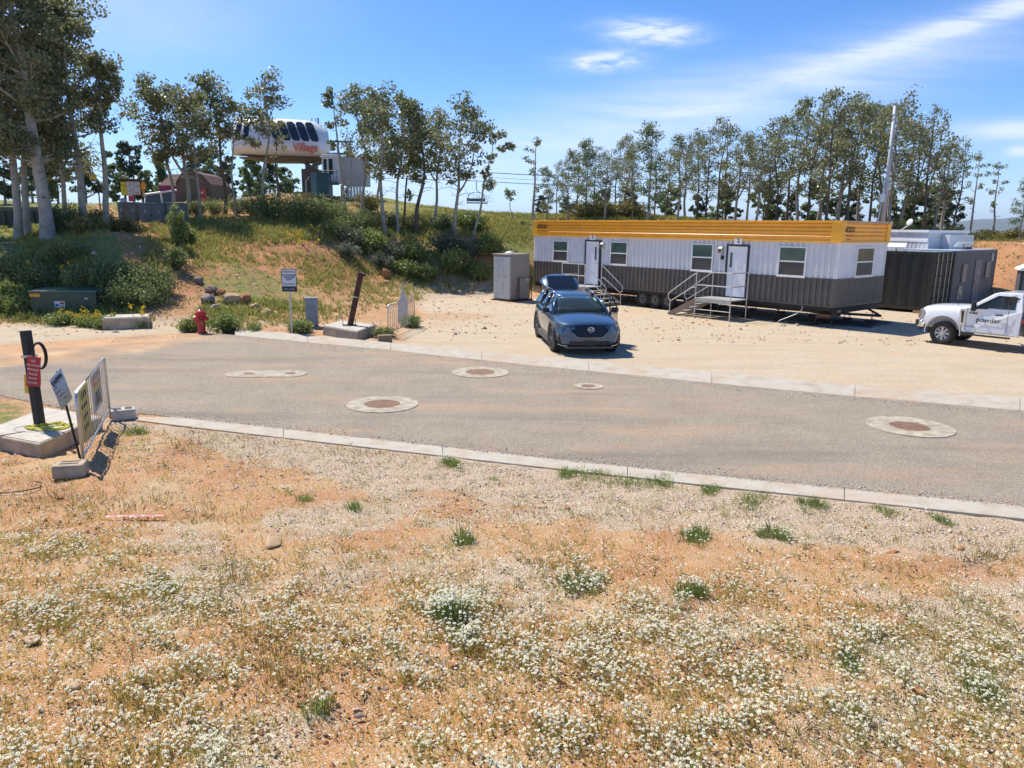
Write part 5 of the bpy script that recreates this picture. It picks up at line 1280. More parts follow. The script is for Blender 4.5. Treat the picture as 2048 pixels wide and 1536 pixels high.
s2, w, h = hung(1.5, 2.45, .45, 1.08, mat('grey_white_sign', (.50, .50, .50), .5, var=.06), 'white sign with orange and yellow bands on the far end of the barrier')
for sgn in (-1, 1):
    y0, y1 = (.006, .011) if sgn < 0 else (.019, .024)
    MB().bb(-w*.8, w*.8, y0, y1, h*.35, h*.80).build('orange_band', mat('orange_print', (.75, .20, .06), .5), s2)
    MB().bb(-w*.8, w*.8, y0, y1, h*.02, h*.32).build('yellow_band', mat('yellow_print', (.68, .55, .08), .5), s2)
text('DANGER', .12, 'sign_text', m_wt, s2, (0, .003, h*.57), (R_(90), 0, 0), bold=.002)
text('NO TRESPASSING\nHARD HAT AREA\nALL VISITORS MUST\nREPORT TO OFFICE', .062, 'sign_text', m_ink, s2, (0, .009, -h*.42), (R_(90), 0, 0), bold=.001)
# concrete feet of the barrier
def footblock(px, py, yaw, sx_, lab, hollow):
    q = g(px, py); t_ = thing('barrier_foot_block', (q[0], q[1], 0), yaw, lab, 'concrete block', 'concrete blocks holding the barrier feet')
    k = MB(); k.box((0, 0, .10), (.40, .30, .20)); o = k.build('block', m_conc_d if not hollow else m_conc, t_, bevel=.03)
    for y in (-.05, .05):
        if hollow: MB().box((y*1.8, 0, .2006), (.12, .18, .004)).build('core_hole', m_black, t_)
        else: MB().box((0, y, .2006), (.24, .045, .004)).build('slot', mat('dark_slot', (.06, .045, .035), .9), t_)
footblock(143, 952, .25, 0, 'concrete block with two slots at the near foot of the sign-covered barrier', False)
footblock(248, 838, .5, 0, 'hollow concrete block at the far foot of the sign-covered barrier', True)
# pink ribbon and small black cable on the ground
q = g(271, 1041); rb_ = thing('pink_ribbon', (q[0], q[1], .03), .12, 'crumpled strip of pink marking ribbon lying on the bare dirt', 'ribbon')
k = MB(); pts = [(-.33+.066*i, r3.uniform(-.015, .015), .01+r3.uniform(0, .02)) for i in range(11)]
for a, b in zip(pts[:-1], pts[1:]): k.add([(a[0], a[1]-.02, a[2]), (b[0], b[1]-.02, b[2]+.005), (b[0], b[1]+.02, b[2]), (a[0], a[1]+.02, a[2]+.01)], [(0, 1, 2, 3)])
k.build('strip', mat('pink_plastic', (.65, .25, .28), .5), rb_)
q = g(40, 985); bc = thing('ground_cable', (q[0], q[1], .02), 0, 'loop of thin black cable lying on the dirt at the left edge', 'cable')
k = MB(); k.tube([(-.5, -.02, .015), (-.2, -.14, .015), (.08, -.05, .02), (.20, .10, .015), (.12, .28, .015), (-.02, .34, .015)], .008, 5); k.build('cable', m_black, bc)

# ================================================================== things on the hill
def hill(px, Yd, dz=0):
    p = onground(px, Yd); return (p[0], p[1], p[2]+dz)
# green pad transformer
qa, qb = g(64, 634, .1), g(197, 634, .1)
d = (qb-qa)[:2]; L = float(np.linalg.norm(d)); 
tx = thing('pad_transformer', (qa[0], qa[1], .0), yawof(d), 'long dark green transformer box among shrubs and yellow flowers at the left', 'transformer')
m_tg = mat('transformer_green', (.055, .085, .058), .5, 0, .12, 2); m_tg_sunlit = mat('transformer_green_sunlit', (.11, .17, .115), .45, 0, .08, 3)  # lid: same green made lighter, sunlight on it put into the colour
MB().prism([(0.02, 0.0), (L-.02, 0.0), (L, 1.0), (0, 1.0)], 0, 1.15, 'Y').build('cabinet', m_tg, tx, bevel=.02)
k = MB(); k.prism([(-.04, 1.0), (1.2, 1.06), (1.2, 1.10), (-.04, 1.06)], -.03, L+.03, 'X'); lid = k.build('lid', m_tg_sunlit, tx, bevel=.01)
k = MB()
for x in (.12, .50, .88): k.box((L*x, .25, 1.09), (.06, .05, .03))
for i, x in enumerate((.12, .50, .88)): MB().box((L*x, .25, 1.095), (.07, .05, .03)).build('lid_hinge', m_tg, lid)
MB().bb(.0, .36, -.006, .0, .83, .95).build('orange_sticker', mat('orange_sticker', (.70, .32, .02), .5), tx)
w_ = MB().bb(L*.36, L*.36+.36, -.006, .0, .42, .68).build('warning_label', mat('white_label', (.62, .62, .64), .5), tx)
MB().bb(L*.36+.03, L*.36+.15, -.009, -.006, .50, .58).build('blue_mark', mat('blue_print', (.03, .10, .40), .5), w_)
MB().bb(L*.36+.2, L*.36+.33, -.009, -.006, .56, .64).build('red_mark', m_red, w_)
MB().bb(L*.82, L*.82+.11, -.006, .0, .76, .80).build('name_plate', m_white, tx)
# concrete vault
qa, qb = g(205, 654, .1), g(298, 652, .1); d = (qb-qa)[:2]; L = float(np.linalg.norm(d))
vt = thing('concrete_vault', (qa[0], qa[1], -.05), yawof(d)+.1, 'low pale concrete vault box right of the green transformer box', 'concrete box')
jagged([(0, 0), (L, 0), (L-.05, 1.1), (-.1, 1.1)], 0, .42, 'box', m_conc_d, vt, .03); MB().bb(.05, L-.06, .05, 1.0, .42, .445).build('lid', m_conc, vt, bevel=.008)
# grey switchgear
m_sw = mat('switchgear_grey', (.14, .165, .185), .55, 0, .1, 2)
def cabinet(px0, px1, pyb, pyt, Yd, dep, name, lab, cat, doors=2, grp=None, m=m_sw, yw=.0):
    a = atY(px0, pyb, Yd); b = atY(px1, pyb, Yd); w = float(np.linalg.norm((b-a)[:2])); top = atY(px0, pyt, Yd)[2]; z = float(H((a[0]+b[0])/2, a[1]))-.15
    t_ = thing(name, (a[0], a[1], z), yawof((b-a)[:2])+yw, lab, cat, grp); h = top-z
    MB().bb(0, w, 0, dep, 0, h-.05).build('body', m, t_, bevel=.015)
    MB().bb(-.03, w+.03, -.04, dep+.03, h-.05, h).build('top_cover', m, t_, bevel=.01)
    for i in range(doors):
        x0 = w*i/doors+.03; x1 = w*(i+1)/doors-.03
        dd_ = MB().bb(x0, x1, -.025, -.001, .1, h-.10).build('door', m, t_, bevel=.008)
        MB().box(((x0+x1)/2, -.03, h*.62), (.06, .012, .13)).build('door_label', mat('pale_label', (.5, .5, .5), .5), dd_)
        MB().box((x1-.06, -.045, h*.45), (.03, .04, .12)).build('handle', m_black, dd_)
    return t_, w, h
cabinet(280, 333, 448, 405.5, 40, 1.1, 'switchgear_cabinet', 'two-door grey electrical cabinet on the bank, in front of the map board', 'electrical cabinet', 2)
cabinet(336, 362, 452, 405, 39.6, 1.0, 'switchgear_cabinet', 'narrow grey electrical cabinet, rightmost of the row on the bank', 'electrical cabinet', 1)
cabinet(258, 277, 436, 404, 40.6, .7, 'meter_cabinet', 'grey meter cabinet between the two-door cabinet and the narrow meter box', 'electrical cabinet', 1)
t_, w, h = cabinet(236.5, 250, 430, 404, 40.8, .5, 'meter_box', 'narrow grey meter box with domed top, leftmost of the cabinets', 'electrical cabinet', 1)
k = MB(); k.lathe([(.14, 0), (.15, .10), (.10, .2), (.03, .26), (0, .28)], 14, (w/2, .25, h)); k.build('meter_dome', m_galv, t_, smooth=True)
# map board
a = atY(246, 420, 46); b = atY(290, 420, 46); z = float(H(a[0], a[1]))-.1; w = float(b[0]-a[0])
mp_ = thing('trail_map_board', (a[0], a[1], z), 0, 'timber trail map board with yellow and orange notices, behind grey cabinets', 'map board')
zt = atY(246, 362, 46)[2]-z; zb = atY(246, 389, 46)[2]-z
m_tim = mat('dark_timber', (.09, .045, .025), .8, var=.2)
k = MB()
for x in (.18, w-.1): MB().bb(x-.05, x+.05, .03, .13, 0, zt+.02).build('post', m_tim, mp_)
MB().bb(-.08, w*.95, -.05, .12, zt, zt+.12).build('header', m_tim, mp_)
MB().bb(.02, w-.12, .0, .03, zb-.05, zt).build('backing', m_tim, mp_)
t = NT('trail_map_print', .5); nn = t.noise(6, 5, .6, False); m_map = t.col(t.ramp(nn, [(.35, (.16, .20, .38)), (.48, (.40, .42, .50)), (.58, (.60, .60, .62)), (.7, (.45, .38, .30))]))
t = NT('map_margin', .5); 
MB().bb(.36, w-.17, -.012, -.001, zb, zt-.03).build('map_sheet', mat('pale_margin', (.6, .57, .55), .5), mp_)
MB().bb(.42, w-.23, -.018, -.0125, zb+.05, zt-.10).build('map_print', m_map, mp_)
MB().bb(-.0, .34, -.015, -.001, zb-.02, zt-.05).build('yellow_notice', mat('yellow_notice', (.70, .58, .04), .5), mp_)
text('TRAIL', .13, 'notice_text', m_ink, mp_, (.17, -.018, zt-.25)); text('!', .3, 'notice_text', m_ink, mp_, (.17, -.018, zb+.25))
k = MB(); k.prism([(w-.12, zb+.28), (w+.14, zb+.28), (w+.18, zb+.5), (w+.12, zb+.75), (w-.08, zb+.75)], -.02, -.002, 'Y'); k.build('orange_notice', mat('orange_notice', (.80, .33, .03), .5), mp_)
MB().bb(w-.06, w+.08, -.02, .0, zb-.1, zb+.24).build('tan_notice', mat('tan_notice', (.5, .35, .15), .6), mp_)
MB().bb(.38, .70, .035, .05, zb-.40, zb-.06).build('pink_notice', mat('pink_notice', (.45, .04, .12), .6), mp_)
# yellow sign on a tree-side post
a = hill(207, 47); ys = thing('yellow_trail_sign', a, 0, 'small yellow and black sign on a dark post in the aspens, left of map board', 'sign')
h_ = atY(207, 358, a[1])[2]-a[2]; MB().tube([(0, 0, 0), (0, 0, h_)], .04, 8).build('post', m_black, ys)
MB().bb(-.45, .0, -.06, -.04, h_-.05, h_+.28).build('panel', mat('yellow_trail_panel', (.65, .45, .06), .6, var=.3, scale=18), ys)
# green dumpster
a = atY(-6, 470, 41.5); b = atY(78, 470, 41.5); z = float(H(a[0]*.5+b[0]*.5, a[1]))-.1; w = float(b[0]-a[0]); h_ = atY(20, 413, 41.5)[2]-z
dm = thing('dumpster', (a[0], a[1], z), .03, 'dark green rubbish skip behind the aspens at the left edge', 'dumpster')
m_dg = mat('dumpster_green', (.030, .055, .045), .6, 0, .2, 3)
k = MB(); k.prism([(0, .15), (w, .15), (w, h_), (0, h_-.02)], 0, 1.6, 'Y'); k.build('bin', m_dg, dm, bevel=.02)
for i in range(6): MB().bb(.1+i*w/6, .22+i*w/6, -.07, .0, .2, h_-.25).build('rib', m_dg, dm)
MB().bb(-.04, w+.04, -.1, .02, h_-.22, h_-.02).build('rim', mat('rim_green', (.05, .085, .075), .5), dm)
# brown shed
Ys = 66; a = atY(320, 413, Ys); b = atY(424, 413, Ys); z = float(H((a[0]+b[0])/2, Ys))-.2
mpx = 1475/Ys/1.0
sh_ = thing('brown_shed', (a[0], a[1], z), 0, 'brown barn-roofed shed behind the aspens, with a red panel at its front', 'shed')
m_shed = mat('brown_siding', (.155, .105, .075), .8, 0, .06, 2); m_shr = mat('red_brown_shingle', (.135, .065, .055), .85, 0, .15, 6)
xw = [atY(p_, 400, Ys)[0]-a[0] for p_ in (322, 354, 424)]; ez = atY(330, 368, Ys)[2]-z; rz_ = atY(389, 343, Ys)[2]-z; w2 = xw[2]-xw[1]
# gable end faces the camera between columns 354-424, roof slope seen to its left
gm = [(xw[1], 0), (xw[2], 0), (xw[2]+.0, ez), (xw[2]-w2*.22, rz_-.28), (xw[1]+w2*.5, rz_), (xw[1]+w2*.18, rz_-.22), (xw[1], ez)]
MB().prism(gm, 0, 4.5, 'Y').build('gable_body', m_shed, sh_)
MB().bb(xw[0]+.1, xw[1]+.01, .15, 4.4, 0, ez).build('side_wing', m_shed, sh_)
k = MB(); zr_ = rz_-.18; k.add([(xw[0]-.1, -.05, ez-.12), (xw[1]+.02, -.05, ez-.12), (xw[1]+.02, 1.3, zr_), (xw[0]+.5, 1.3, zr_), (xw[1]+.02, 4.6, ez-.1), (xw[0]-.1, 4.6, ez-.1)], [(0, 1, 2, 3), (3, 2, 4, 5), (0, 3, 5)]); o = k.build('roof', m_shr, sh_); md = o.modifiers.new('s', 'SOLIDIFY'); md.thickness = .12
k = MB(); pr2 = gm[2:]; 
for (x0, z0), (x1, z1) in zip(pr2[:-1], pr2[1:]): k.add([(x0, -.12, z0+.04), (x1, -.12, z1+.04), (x1, 4.6, z1+.04), (x0, 4.6, z0+.04)], [(0, 1, 2, 3)])
o = k.build('gambrel_roof', m_shr, sh_); md = o.modifiers.new('s', 'SOLIDIFY'); md.thickness = .08
xr0, xr1 = atY(399, 400, Ys)[0]-a[0], atY(414, 400, Ys)[0]-a[0]; zr1 = atY(400, 377, Ys)[2]-z
rp = MB().bb(xr0, xr1, -.12, -.02, 0, zr1).build('red_panel', mat('bright_red_panel', (.62, .01, .015), .45, var=.05), sh_)
k = MB(); c_ = ((xr0+xr1)/2, zr1*.75); k.box((c_[0], -.125, c_[1]), (.24, .008, .08)); k.box((c_[0], -.125, c_[1]), (.08, .008, .24)); k.build('white_cross_mark', m_white, rp)
MB().tube([(xr1-.1, -.16, zr1), (xr1+.25, -.3, 0)], .03, 6).build('leaning_rod', mat('pinkish_rod', (.6, .35, .3), .6), sh_)
# navy panelled trailer/solar canopy
Yc = 55; a = atY(290, 412, Yc); z = float(H(a[0], Yc))-.3
cn = thing('solar_panel_array', (a[0], a[1], z), 0, 'tilted dark navy panels with a white frame, left of the brown shed', 'solar panels')
pt4 = [(290, 389), (353, 380), (353, 410), (290, 410)]
V = [Vector(atY(p_[0], p_[1], Yc))-Vector((a[0], a[1], z)) for p_ in pt4]
m_nv = mat('navy_panel', (.012, .022, .06), .25, 0, .1, 3)
k = MB(); k.prism([(v_.x, v_.z) for v_ in V], 0, .06, 'Y'); k.build('panels', m_nv, cn)
k = MB(); k.tube([V[0], V[1]], .07, 6); k.tube([(V[0]+V[1])*.5, (V[3]+V[2])*.5+Vector((.15, 0, 0))], .07, 6); k.tube([V[0]+Vector((0, .0, 0)), V[0]-Vector((0, 0, .3))], .05, 6); k.build('white_frame', m_white, cn)
k = MB(); k.bb(V[0].x+1.0, V[1].x, .1, .2, V[0].z-.1, V[1].z+.3); k.build('magenta_banner', mat('magenta_banner', (.30, .02, .10), .6, var=.2), cn)
# ---- lift station
YL = 62.0; pxm = 1475/YL
def LP(px, py, Yd=YL): return Vector(atY(px, py, Yd))
zL = float(H(*atY(615, 410, YL)[:2])); pL_ = LP(615, 405)
ls = thing('lift_station', (pL_.x, pL_.y, zL-.2), 0, 'white ski-lift station with dark slanted windows, red lettering and concrete pier', 'lift station')
O_ = Vector((pL_.x, pL_.y, zL-.2))
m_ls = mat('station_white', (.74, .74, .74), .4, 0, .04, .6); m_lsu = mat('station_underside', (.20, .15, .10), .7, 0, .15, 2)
# local frame: u along the lettered side (right and slightly nearer), v away
uS = Vector((1, .10, 0)).normalized(); vS = Vector((-.30, .95, 0)).normalized()
cA = LP(527, 312) - O_                        # near lower corner between nose and lettered side
Ls = 5.35; Wd_ = 3.8; base_z = cA.z
zsl = lambda f: 0
# lettered side: vertical skirt then sloping upper with windows, long in u
prof = [(0, 0), (0, 1.05), (.10, 1.45), (.45, 2.35), (.95, 2.95), (1.5, 3.15)]   # (inset in v, height)
def shell():
    rings = []
    st = [(-2.6, .55, .62), (-2.35, .25, .85), (-1.6, .08, .96), (-.6, 0, 1.0), (0, 0, 1.0), (Ls*.5, 0, 1.0), (Ls-.9, 0, .99), (Ls-.25, .02, .80), (Ls, .05, .78)]
    for u_, ins, hs in st:
        r_ = []
        for a_, h_ in prof: r_.append((u_, ins*2+a_, h_*hs+(.12*(-u_/2.6) if u_ < 0 else -.10*u_/Ls)))
        for a_, h_ in prof[::-1]: r_.append((u_, Wd_-ins*2-a_, h_*hs+(.12*(-u_/2.6) if u_ < 0 else -.10*u_/Ls)))
        rings.append([tuple(cA+uS*p[0]+vS*p[1]+Vector((0, 0, p[2]))) for p in r_])
    return rings
sh2 = ring_loft(shell(), 'shell', m_ls, ls, 1)
def sp_(u_, h_, out=.02):
    """point on the lettered side"""
    a_ = np.interp(h_, [p[1] for p in prof], [p[0] for p in prof]); return cA+uS*u_+vS*(a_-out)+Vector((0, 0, h_-.10*max(u_, 0)/Ls))
for i in range(5):
    u0 = .85+i*.74; k = MB(); vs = []
    hs_ = np.linspace(1.30, 2.85, 8)
    for h_ in hs_:
        w0 = .33*(1-max(0, abs((h_-2.07)/.78)-.75)*1.6); sl = -(h_-1.3)*.30
        vs += [tuple(sp_(u0+.34+sl-w0, h_, .05)), tuple(sp_(u0+.34+sl+w0, h_, .05))]
    k.add(vs, [(2*j, 2*j+1, 2*j+3, 2*j+2) for j in range(7)]); o = k.build('window', m_glass, ls); md = o.modifiers.new('s', 'SOLIDIFY'); md.thickness = .04
for i in range(2):
    u0 = -2.0+i*.62; k = MB(); vs = []
    for h_ in np.linspace(1.35, 2.65, 6):
        w0 = .22; sl = (h_-1.35)*.20; inn = np.interp(u0, [-2.6, -2.35, -1.6, -.6], [1.1, .5, .16, 0])
        p_ = sp_(u0+sl, h_, .07) + vS*inn
        vs += [tuple(p_-uS*w0), tuple(p_+uS*w0)]
    k.add(vs, [(2*j, 2*j+1, 2*j+3, 2*j+2) for j in range(5)]); o = k.build('window', m_glass, ls); md = o.modifiers.new('s', 'SOLIDIFY'); md.thickness = .04
lt = text('Village', .98, 'lettering', mat('red_lettering', (.72, .10, .03), .5, var=.03), ls, (0, 0, 0), extrude=.02, bold=.005)
lt.scale = (.78, 1, 1); lt.location = sp_(3.35, .78, .06); lt.rotation_euler = (R_(90), 0, math.atan2(uS.y, uS.x))
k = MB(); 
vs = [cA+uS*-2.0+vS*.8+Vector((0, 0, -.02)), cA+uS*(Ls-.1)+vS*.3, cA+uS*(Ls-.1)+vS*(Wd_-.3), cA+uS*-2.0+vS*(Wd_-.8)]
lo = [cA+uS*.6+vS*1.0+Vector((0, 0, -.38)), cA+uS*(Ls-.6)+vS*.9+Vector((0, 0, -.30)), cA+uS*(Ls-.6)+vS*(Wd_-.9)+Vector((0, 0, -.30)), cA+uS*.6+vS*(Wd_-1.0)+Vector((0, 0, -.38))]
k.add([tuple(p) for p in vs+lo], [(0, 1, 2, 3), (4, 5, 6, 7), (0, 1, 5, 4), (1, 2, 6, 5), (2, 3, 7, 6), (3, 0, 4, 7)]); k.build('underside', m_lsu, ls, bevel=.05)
mid = LP(613, 330)+Vector((0, 1.9, 0))-O_
px0, px1 = LP(597, 360).x-O_.x, LP(630, 360).x-O_.x; ptp = LP(612, 336).z-O_.z
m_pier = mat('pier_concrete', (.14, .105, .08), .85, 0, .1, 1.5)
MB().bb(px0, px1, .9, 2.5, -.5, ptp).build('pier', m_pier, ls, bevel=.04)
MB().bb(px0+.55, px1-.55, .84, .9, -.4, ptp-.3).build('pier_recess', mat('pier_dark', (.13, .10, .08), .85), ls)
cx_ = (px0+px1)/2; k = MB(); zt_ = cA.z-.35
k.prism([(cx_-.42, ptp), (cx_+.42, ptp), (cx_+.42, ptp+.35), (cx_+1.7, zt_+.3), (cx_+.75, zt_+.35), (cx_, zt_-.30), (cx_-.75, zt_+.35), (cx_-1.5, zt_+.3), (cx_-.42, ptp+.35)], 1.2, 2.2, 'Y'); k.build('yoke', mat('yoke_steel', (.13, .11, .10), .6), ls, bevel=.03)
ra, rb2 = LP(548, 235)-O_, LP(634, 247)-O_
k = MB(); k.tube([ra+Vector((0, 1.8, 0)), rb2+Vector((0, 1.8, 0))], .05, 6); k.tube([ra+Vector((.3, 1.8, -.30)), rb2+Vector((0, 1.8, -.30))], .05, 6)
for px_ in (612, 620, 625): 
    p_ = LP(px_, 244)-O_; k.tube([p_+Vector((0, 1.8, 0)), p_+Vector((0, 1.8, .55))], .06 if px_ == 625 else .03, 6)
for f in (.1, .5, .9): 
    p_ = ra.lerp(rb2, f); k.tube([p_+Vector((0, 1.8, 0)), p_+Vector((0, 1.8, -.7))], .03, 6)
k.build('roof_rail', m_black, ls)
# operator cabin
def boxpx(par, O, x0, x1, y0, y1, Yd, dep, name, m, bev=0, dy=0):
    a = LP(x0, y1, Yd)-O; b = LP(x1, y0, Yd)-O; return MB().bb(a.x, b.x, a.y+dy, a.y+dy+dep, a.z, b.z).build(name, m, par, bevel=bev)
Yk = 60.0
cO = LP(662, 400, Yk); zc = float(H(cO.x, cO.y))-.2; cO = Vector((cO.x, cO.y, zc))
cab_ = thing('operator_cabin', tuple(cO), 0, 'white round-topped lift operator cabin on legs beside the pier', 'cabin')
m_cb = mat('cabin_white', (.66, .68, .72), .45, 0, .04, 2)
a, b = LP(645, 365, Yk)-cO, LP(682, 310, Yk)-cO; hh = b.z-a.z
k = MB(); w_ = b.x-a.x; k.prism([(a.x, a.z), (b.x, a.z), (b.x, b.z-.20), (b.x-.25, b.z-.05), ((a.x+b.x)/2, b.z), (a.x+.25, b.z-.05), (a.x, b.z-.20)], 0, 1.8, 'Y'); k.build('body', m_cb, cab_, bevel=.06)
k = MB(); k.prism([(a.x-.12, b.z-.22), (b.x+.1, b.z-.22), (b.x, b.z), ((a.x+b.x)/2, b.z+.06), (a.x, b.z)], -.12, 1.9, 'Y'); k.build('roof', mat('cabin_roof_white', (.75, .75, .76), .35), cab_, bevel=.05)
dr_ = boxpx(cab_, cO, 655.5, 667, 315, 362, Yk, .05, 'door', m_cb, .01, -.05)
boxpx(cab_, cO, 658.5, 665, 318, 349, Yk, .02, 'door_window', m_glass, 0, -.07)
boxpx(cab_, cO, 648, 652.5, 318, 345, Yk, .03, 'side_window', m_glass, .01, -.03)
a, b = LP(682, 370, Yk)-cO, LP(727, 312, Yk)-cO
MB().bb(a.x+.02, b.x, .3, 2.6, a.z, b.z).build('equipment_room', mat('room_grey_white', (.50, .48, .47), .6, 0, .04, 1), cab_, bevel=.02)
for px_ in (660, 681, 694, 700, 706, 712, 718, 724):
    p_ = LP(px_, 372, Yk)-cO; MB().bb(p_.x-.08, p_.x+.08, .35, .55, -.4, p_.z+.1).build('leg', m_galv if px_ > 690 else m_conc, cab_)
k = MB(); a, b = LP(655, 366, Yk)-cO, LP(678, 343, Yk)-cO
for z_ in (a.z+.05, (a.z+b.z)/2, b.z): k.tube([(a.x, -.9, z_), (b.x, -.9, z_), (b.x, 0, z_)], .025, 6)
for x_ in np.linspace(a.x, b.x, 5): k.tube([(x_, -.9, a.z-.1), (x_, -.9, b.z)], .018, 6)
k.bb(a.x, b.x, -.95, 0, a.z-.15, a.z-.05); k.build('balcony_rail', mat('rail_dark_grey', (.12, .13, .15), .5, .4), cab_)
k = MB(); a = LP(649, 305, Yk)-cO; k.bb(a.x, a.x+2.0, .5, .8, a.z-.1, a.z+.05); a = LP(649, 281, Yk)-cO; k.bb(a.x, a.x+2.2, .6, .75, a.z-.06, a.z+.06); a = LP(660, 300, Yk)-cO; k.bb(a.x-.14, a.x+.14, .6, .8, a.z, a.z+.8); k.tube([LP(675, 305, Yk)-cO, LP(675, 268, Yk)-cO], .03, 6); k.build('sheave_gantry', mat('gantry_grey', (.25, .27, .30), .5, .5), cab_)
# teal box and orange bin
tO = Vector(hill(636, 57)); tb_ = thing('teal_container', tuple(tO), 0, 'tall dark teal steel box standing before the lift pier', 'container')
a, b, c_ = LP(620, 400, 57)-tO, LP(634, 347, 57)-tO, LP(655, 347, 57)-tO
k = MB(); k.prism([(a.x, .5), (b.x, -.2), (c_.x, .2), (c_.x-.1, 1.6), (a.x+.2, 1.9)], a.z+.2, b.z, 'Z'); k.build('body', mat('teal_paint', (.02, .085, .11), .5, 0, .12, 1), tb_, bevel=.02)
MB().prism([(a.x, .45), (b.x, -.25), (c_.x+.03, .15), (c_.x-.1, 1.65), (a.x+.2, 1.95)], b.z, b.z+.06, 'Z').build('lid', mat('teal_lid', (.03, .11, .13), .5), tb_)
MB().tube([(a.x-.1, -.4, 0), (a.x-.15, -.4, 1.4), (a.x+.15, -.4, 1.75)], .03, 6).build('bent_pipe', m_galv, tb_)
p_ = Vector(hill(619, 55)); ob = thing('orange_planter', tuple(p_), 0, 'ochre wooden half-barrel planter in front of the teal box', 'planter')
k = MB(); k.lathe([(.33, 0), (.38, .3), (.40, .72), (.34, .72), (.32, .55)], 16); k.build('barrel', mat('ochre_wood', (.40, .19, .04), .7, var=.2, scale=8), ob)
# chair on the haul rope and cables
YH = 75.0
ch = Vector(atY(953, 340, YH)); rope_pts = [(690, 332.5), (770, 338), (953, 344), (1052, 349.5), (1250, 357), (1500, 366)]
k = MB(); hr = thing('haul_rope', tuple(ch), 0, 'dark lift rope running right from the station towards the grove, upper of three', 'lift cable', None)
k.tube([Vector(atY(x_, y_, YH))-ch for x_, y_ in rope_pts], .035, 5); k.build('rope', m_black, hr)
for nm_, off, rr, lb in (('return_rope', 18, .03, 'thin lift rope, lowest of the three beside the hanging chair'), ('signal_cable', 9.5, .016, 'faint thin cable between the two heavier lift ropes')):
    r_ = thing(nm_, tuple(ch), 0, lb, 'lift cable'); MB().tube([Vector(atY(x_, y_+off, YH+2))-ch for x_, y_ in rope_pts], rr, 5).build('rope', m_black, r_)
c2 = Vector(atY(953, 361, YH)); ca_ = thing('lift_chair', tuple(c2), .35, 'empty grey ski-lift chair hanging from the rope above the ridge', 'lift chair')
pm = YH/1475*1.0; m_chf = mat('chair_frame_grey', (.10, .11, .13), .5, .3)
hgt_ = 44*pm
k = MB(); k.tube([(0, 0, 0), (.0, 0, -.9), (.35, 0, -1.2)], .035, 6); k.tube([(-.9, 0, -1.9), (-.75, 0, -1.3), (-.35, 0, -1.15), (.35, 0, -1.15), (.75, 0, -1.3), (.9, 0, -1.9)], .035, 6); k.build('hanger', m_chf, ca_)
MB().box((0, -.15, -2.15), (2.0, .55, .10)).build('seat', mat('chair_seat', (.035, .03, .035), .6), ca_, bevel=.03)
MB().box((0, .16, -1.85), (1.9, .08, .30)).build('backrest', mat('chair_back', (.25, .26, .3), .5), ca_, bevel=.02)
k = MB(); k.tube([(-1.05, -.4, -2.3), (-1.05, 0, -1.4), (1.05, 0, -1.4), (1.05, -.4, -2.3)], .02, 6)
for x_ in (-.3, 0, .3): k.tube([(x_, .1, -1.9), (x_, .05, -1.5)], .02, 6)
k.build('safety_bar', m_chf, ca_)
# metal pole at the right behind the trailer
pb0 = Vector(onground(1762, 47)); top = Vector(atY(1790.5, 212, 47.5))
mp2 = thing('utility_pole', tuple(pb0), 0, 'tall bare metal pole rising behind the trailer end, in front of the grove', 'pole')
dv = top-pb0; MB().tube([(0, 0, 0), dv*.5, dv], [.145, .125, .095], 14).build('shaft', mat('pale_steel_pole', (.46, .47, .50), .6, .1, .06, 3), mp2, smooth=True)
k = MB()
for f in (.93, .90, .70, .52, .47): k.tube([dv*f, dv*(f+.008)], .16, 12)
k.build('bands', m_galv, mp2)
MB().tube([Vector((-.45, -.1, 0)), dv*.45+Vector((-.2, -.1, 0))], .045, 8).build('conduit', m_galv, mp2)
MB().box(dv*.33+Vector((-.3, -.15, 0)), (.35, .2, .5)).build('meter_can', m_galv, mp2, bevel=.02)

# ================================================================== vegetation
def leafmat(name, cols, trans=.35, rough=.5):
    m = bpy.data.materials.new(name); m.use_nodes = True; n = m.node_tree.nodes; l = m.node_tree.links; b = n['Principled BSDF']
    geo = n.new('ShaderNodeNewGeometry'); rp = n.new('ShaderNodeValToRGB'); e = rp.color_ramp.elements
    while len(e) < len(cols): e.new(.5)
    for i, c in enumerate(cols): e[i].position = i/(len(cols)-1); e[i].color = (*c, 1)
    l.new(geo.outputs['Random Per Island'], rp.inputs[0]); l.new(rp.outputs[0], b.inputs['Base Color'])
    b.inputs['Roughness'].default_value = rough; b.inputs['Specular IOR Level'].default_value = .4
    tr_ = n.new('ShaderNodeBsdfTranslucent'); l.new(rp.outputs[0], tr_.inputs['Color'])
    mx = n.new('ShaderNodeMixShader'); mx.inputs[0].default_value = trans; l.new(b.outputs[0], mx.inputs[1]); l.new(tr_.outputs[0], mx.inputs[2]); l.new(mx.outputs[0], n['Material Output'].inputs[0])
    return m
m_leaf = leafmat('aspen_leaves', [(.11, .145, .07), (.17, .205, .095), (.24, .255, .12), (.34, .32, .17), (.18, .22, .11)], .46, .38)
m_leafd = leafmat('dark_leaves', [(.12, .18, .08), (.19, .25, .11), (.26, .30, .14)], .48)
m_leafg = leafmat('pale_green_leaves', [(.06, .085, .045), (.09, .12, .06), (.12, .15, .08), (.07, .09, .05)], .3)
t = NT('aspen_bark', .85); z_ = t.noise(1.5, 5, .6, False, scl=(3, 3, 9)); z2_ = t.noise(2.2, 4, .6, False)
bk = t.ramp(z2_, [(.3, (.24, .21, .17)), (.55, (.37, .345, .29)), (.75, (.47, .45, .40))]); m_bark = t.col(t.mix(t.step(z_, .60, .66), bk, (.05, .04, .035)))
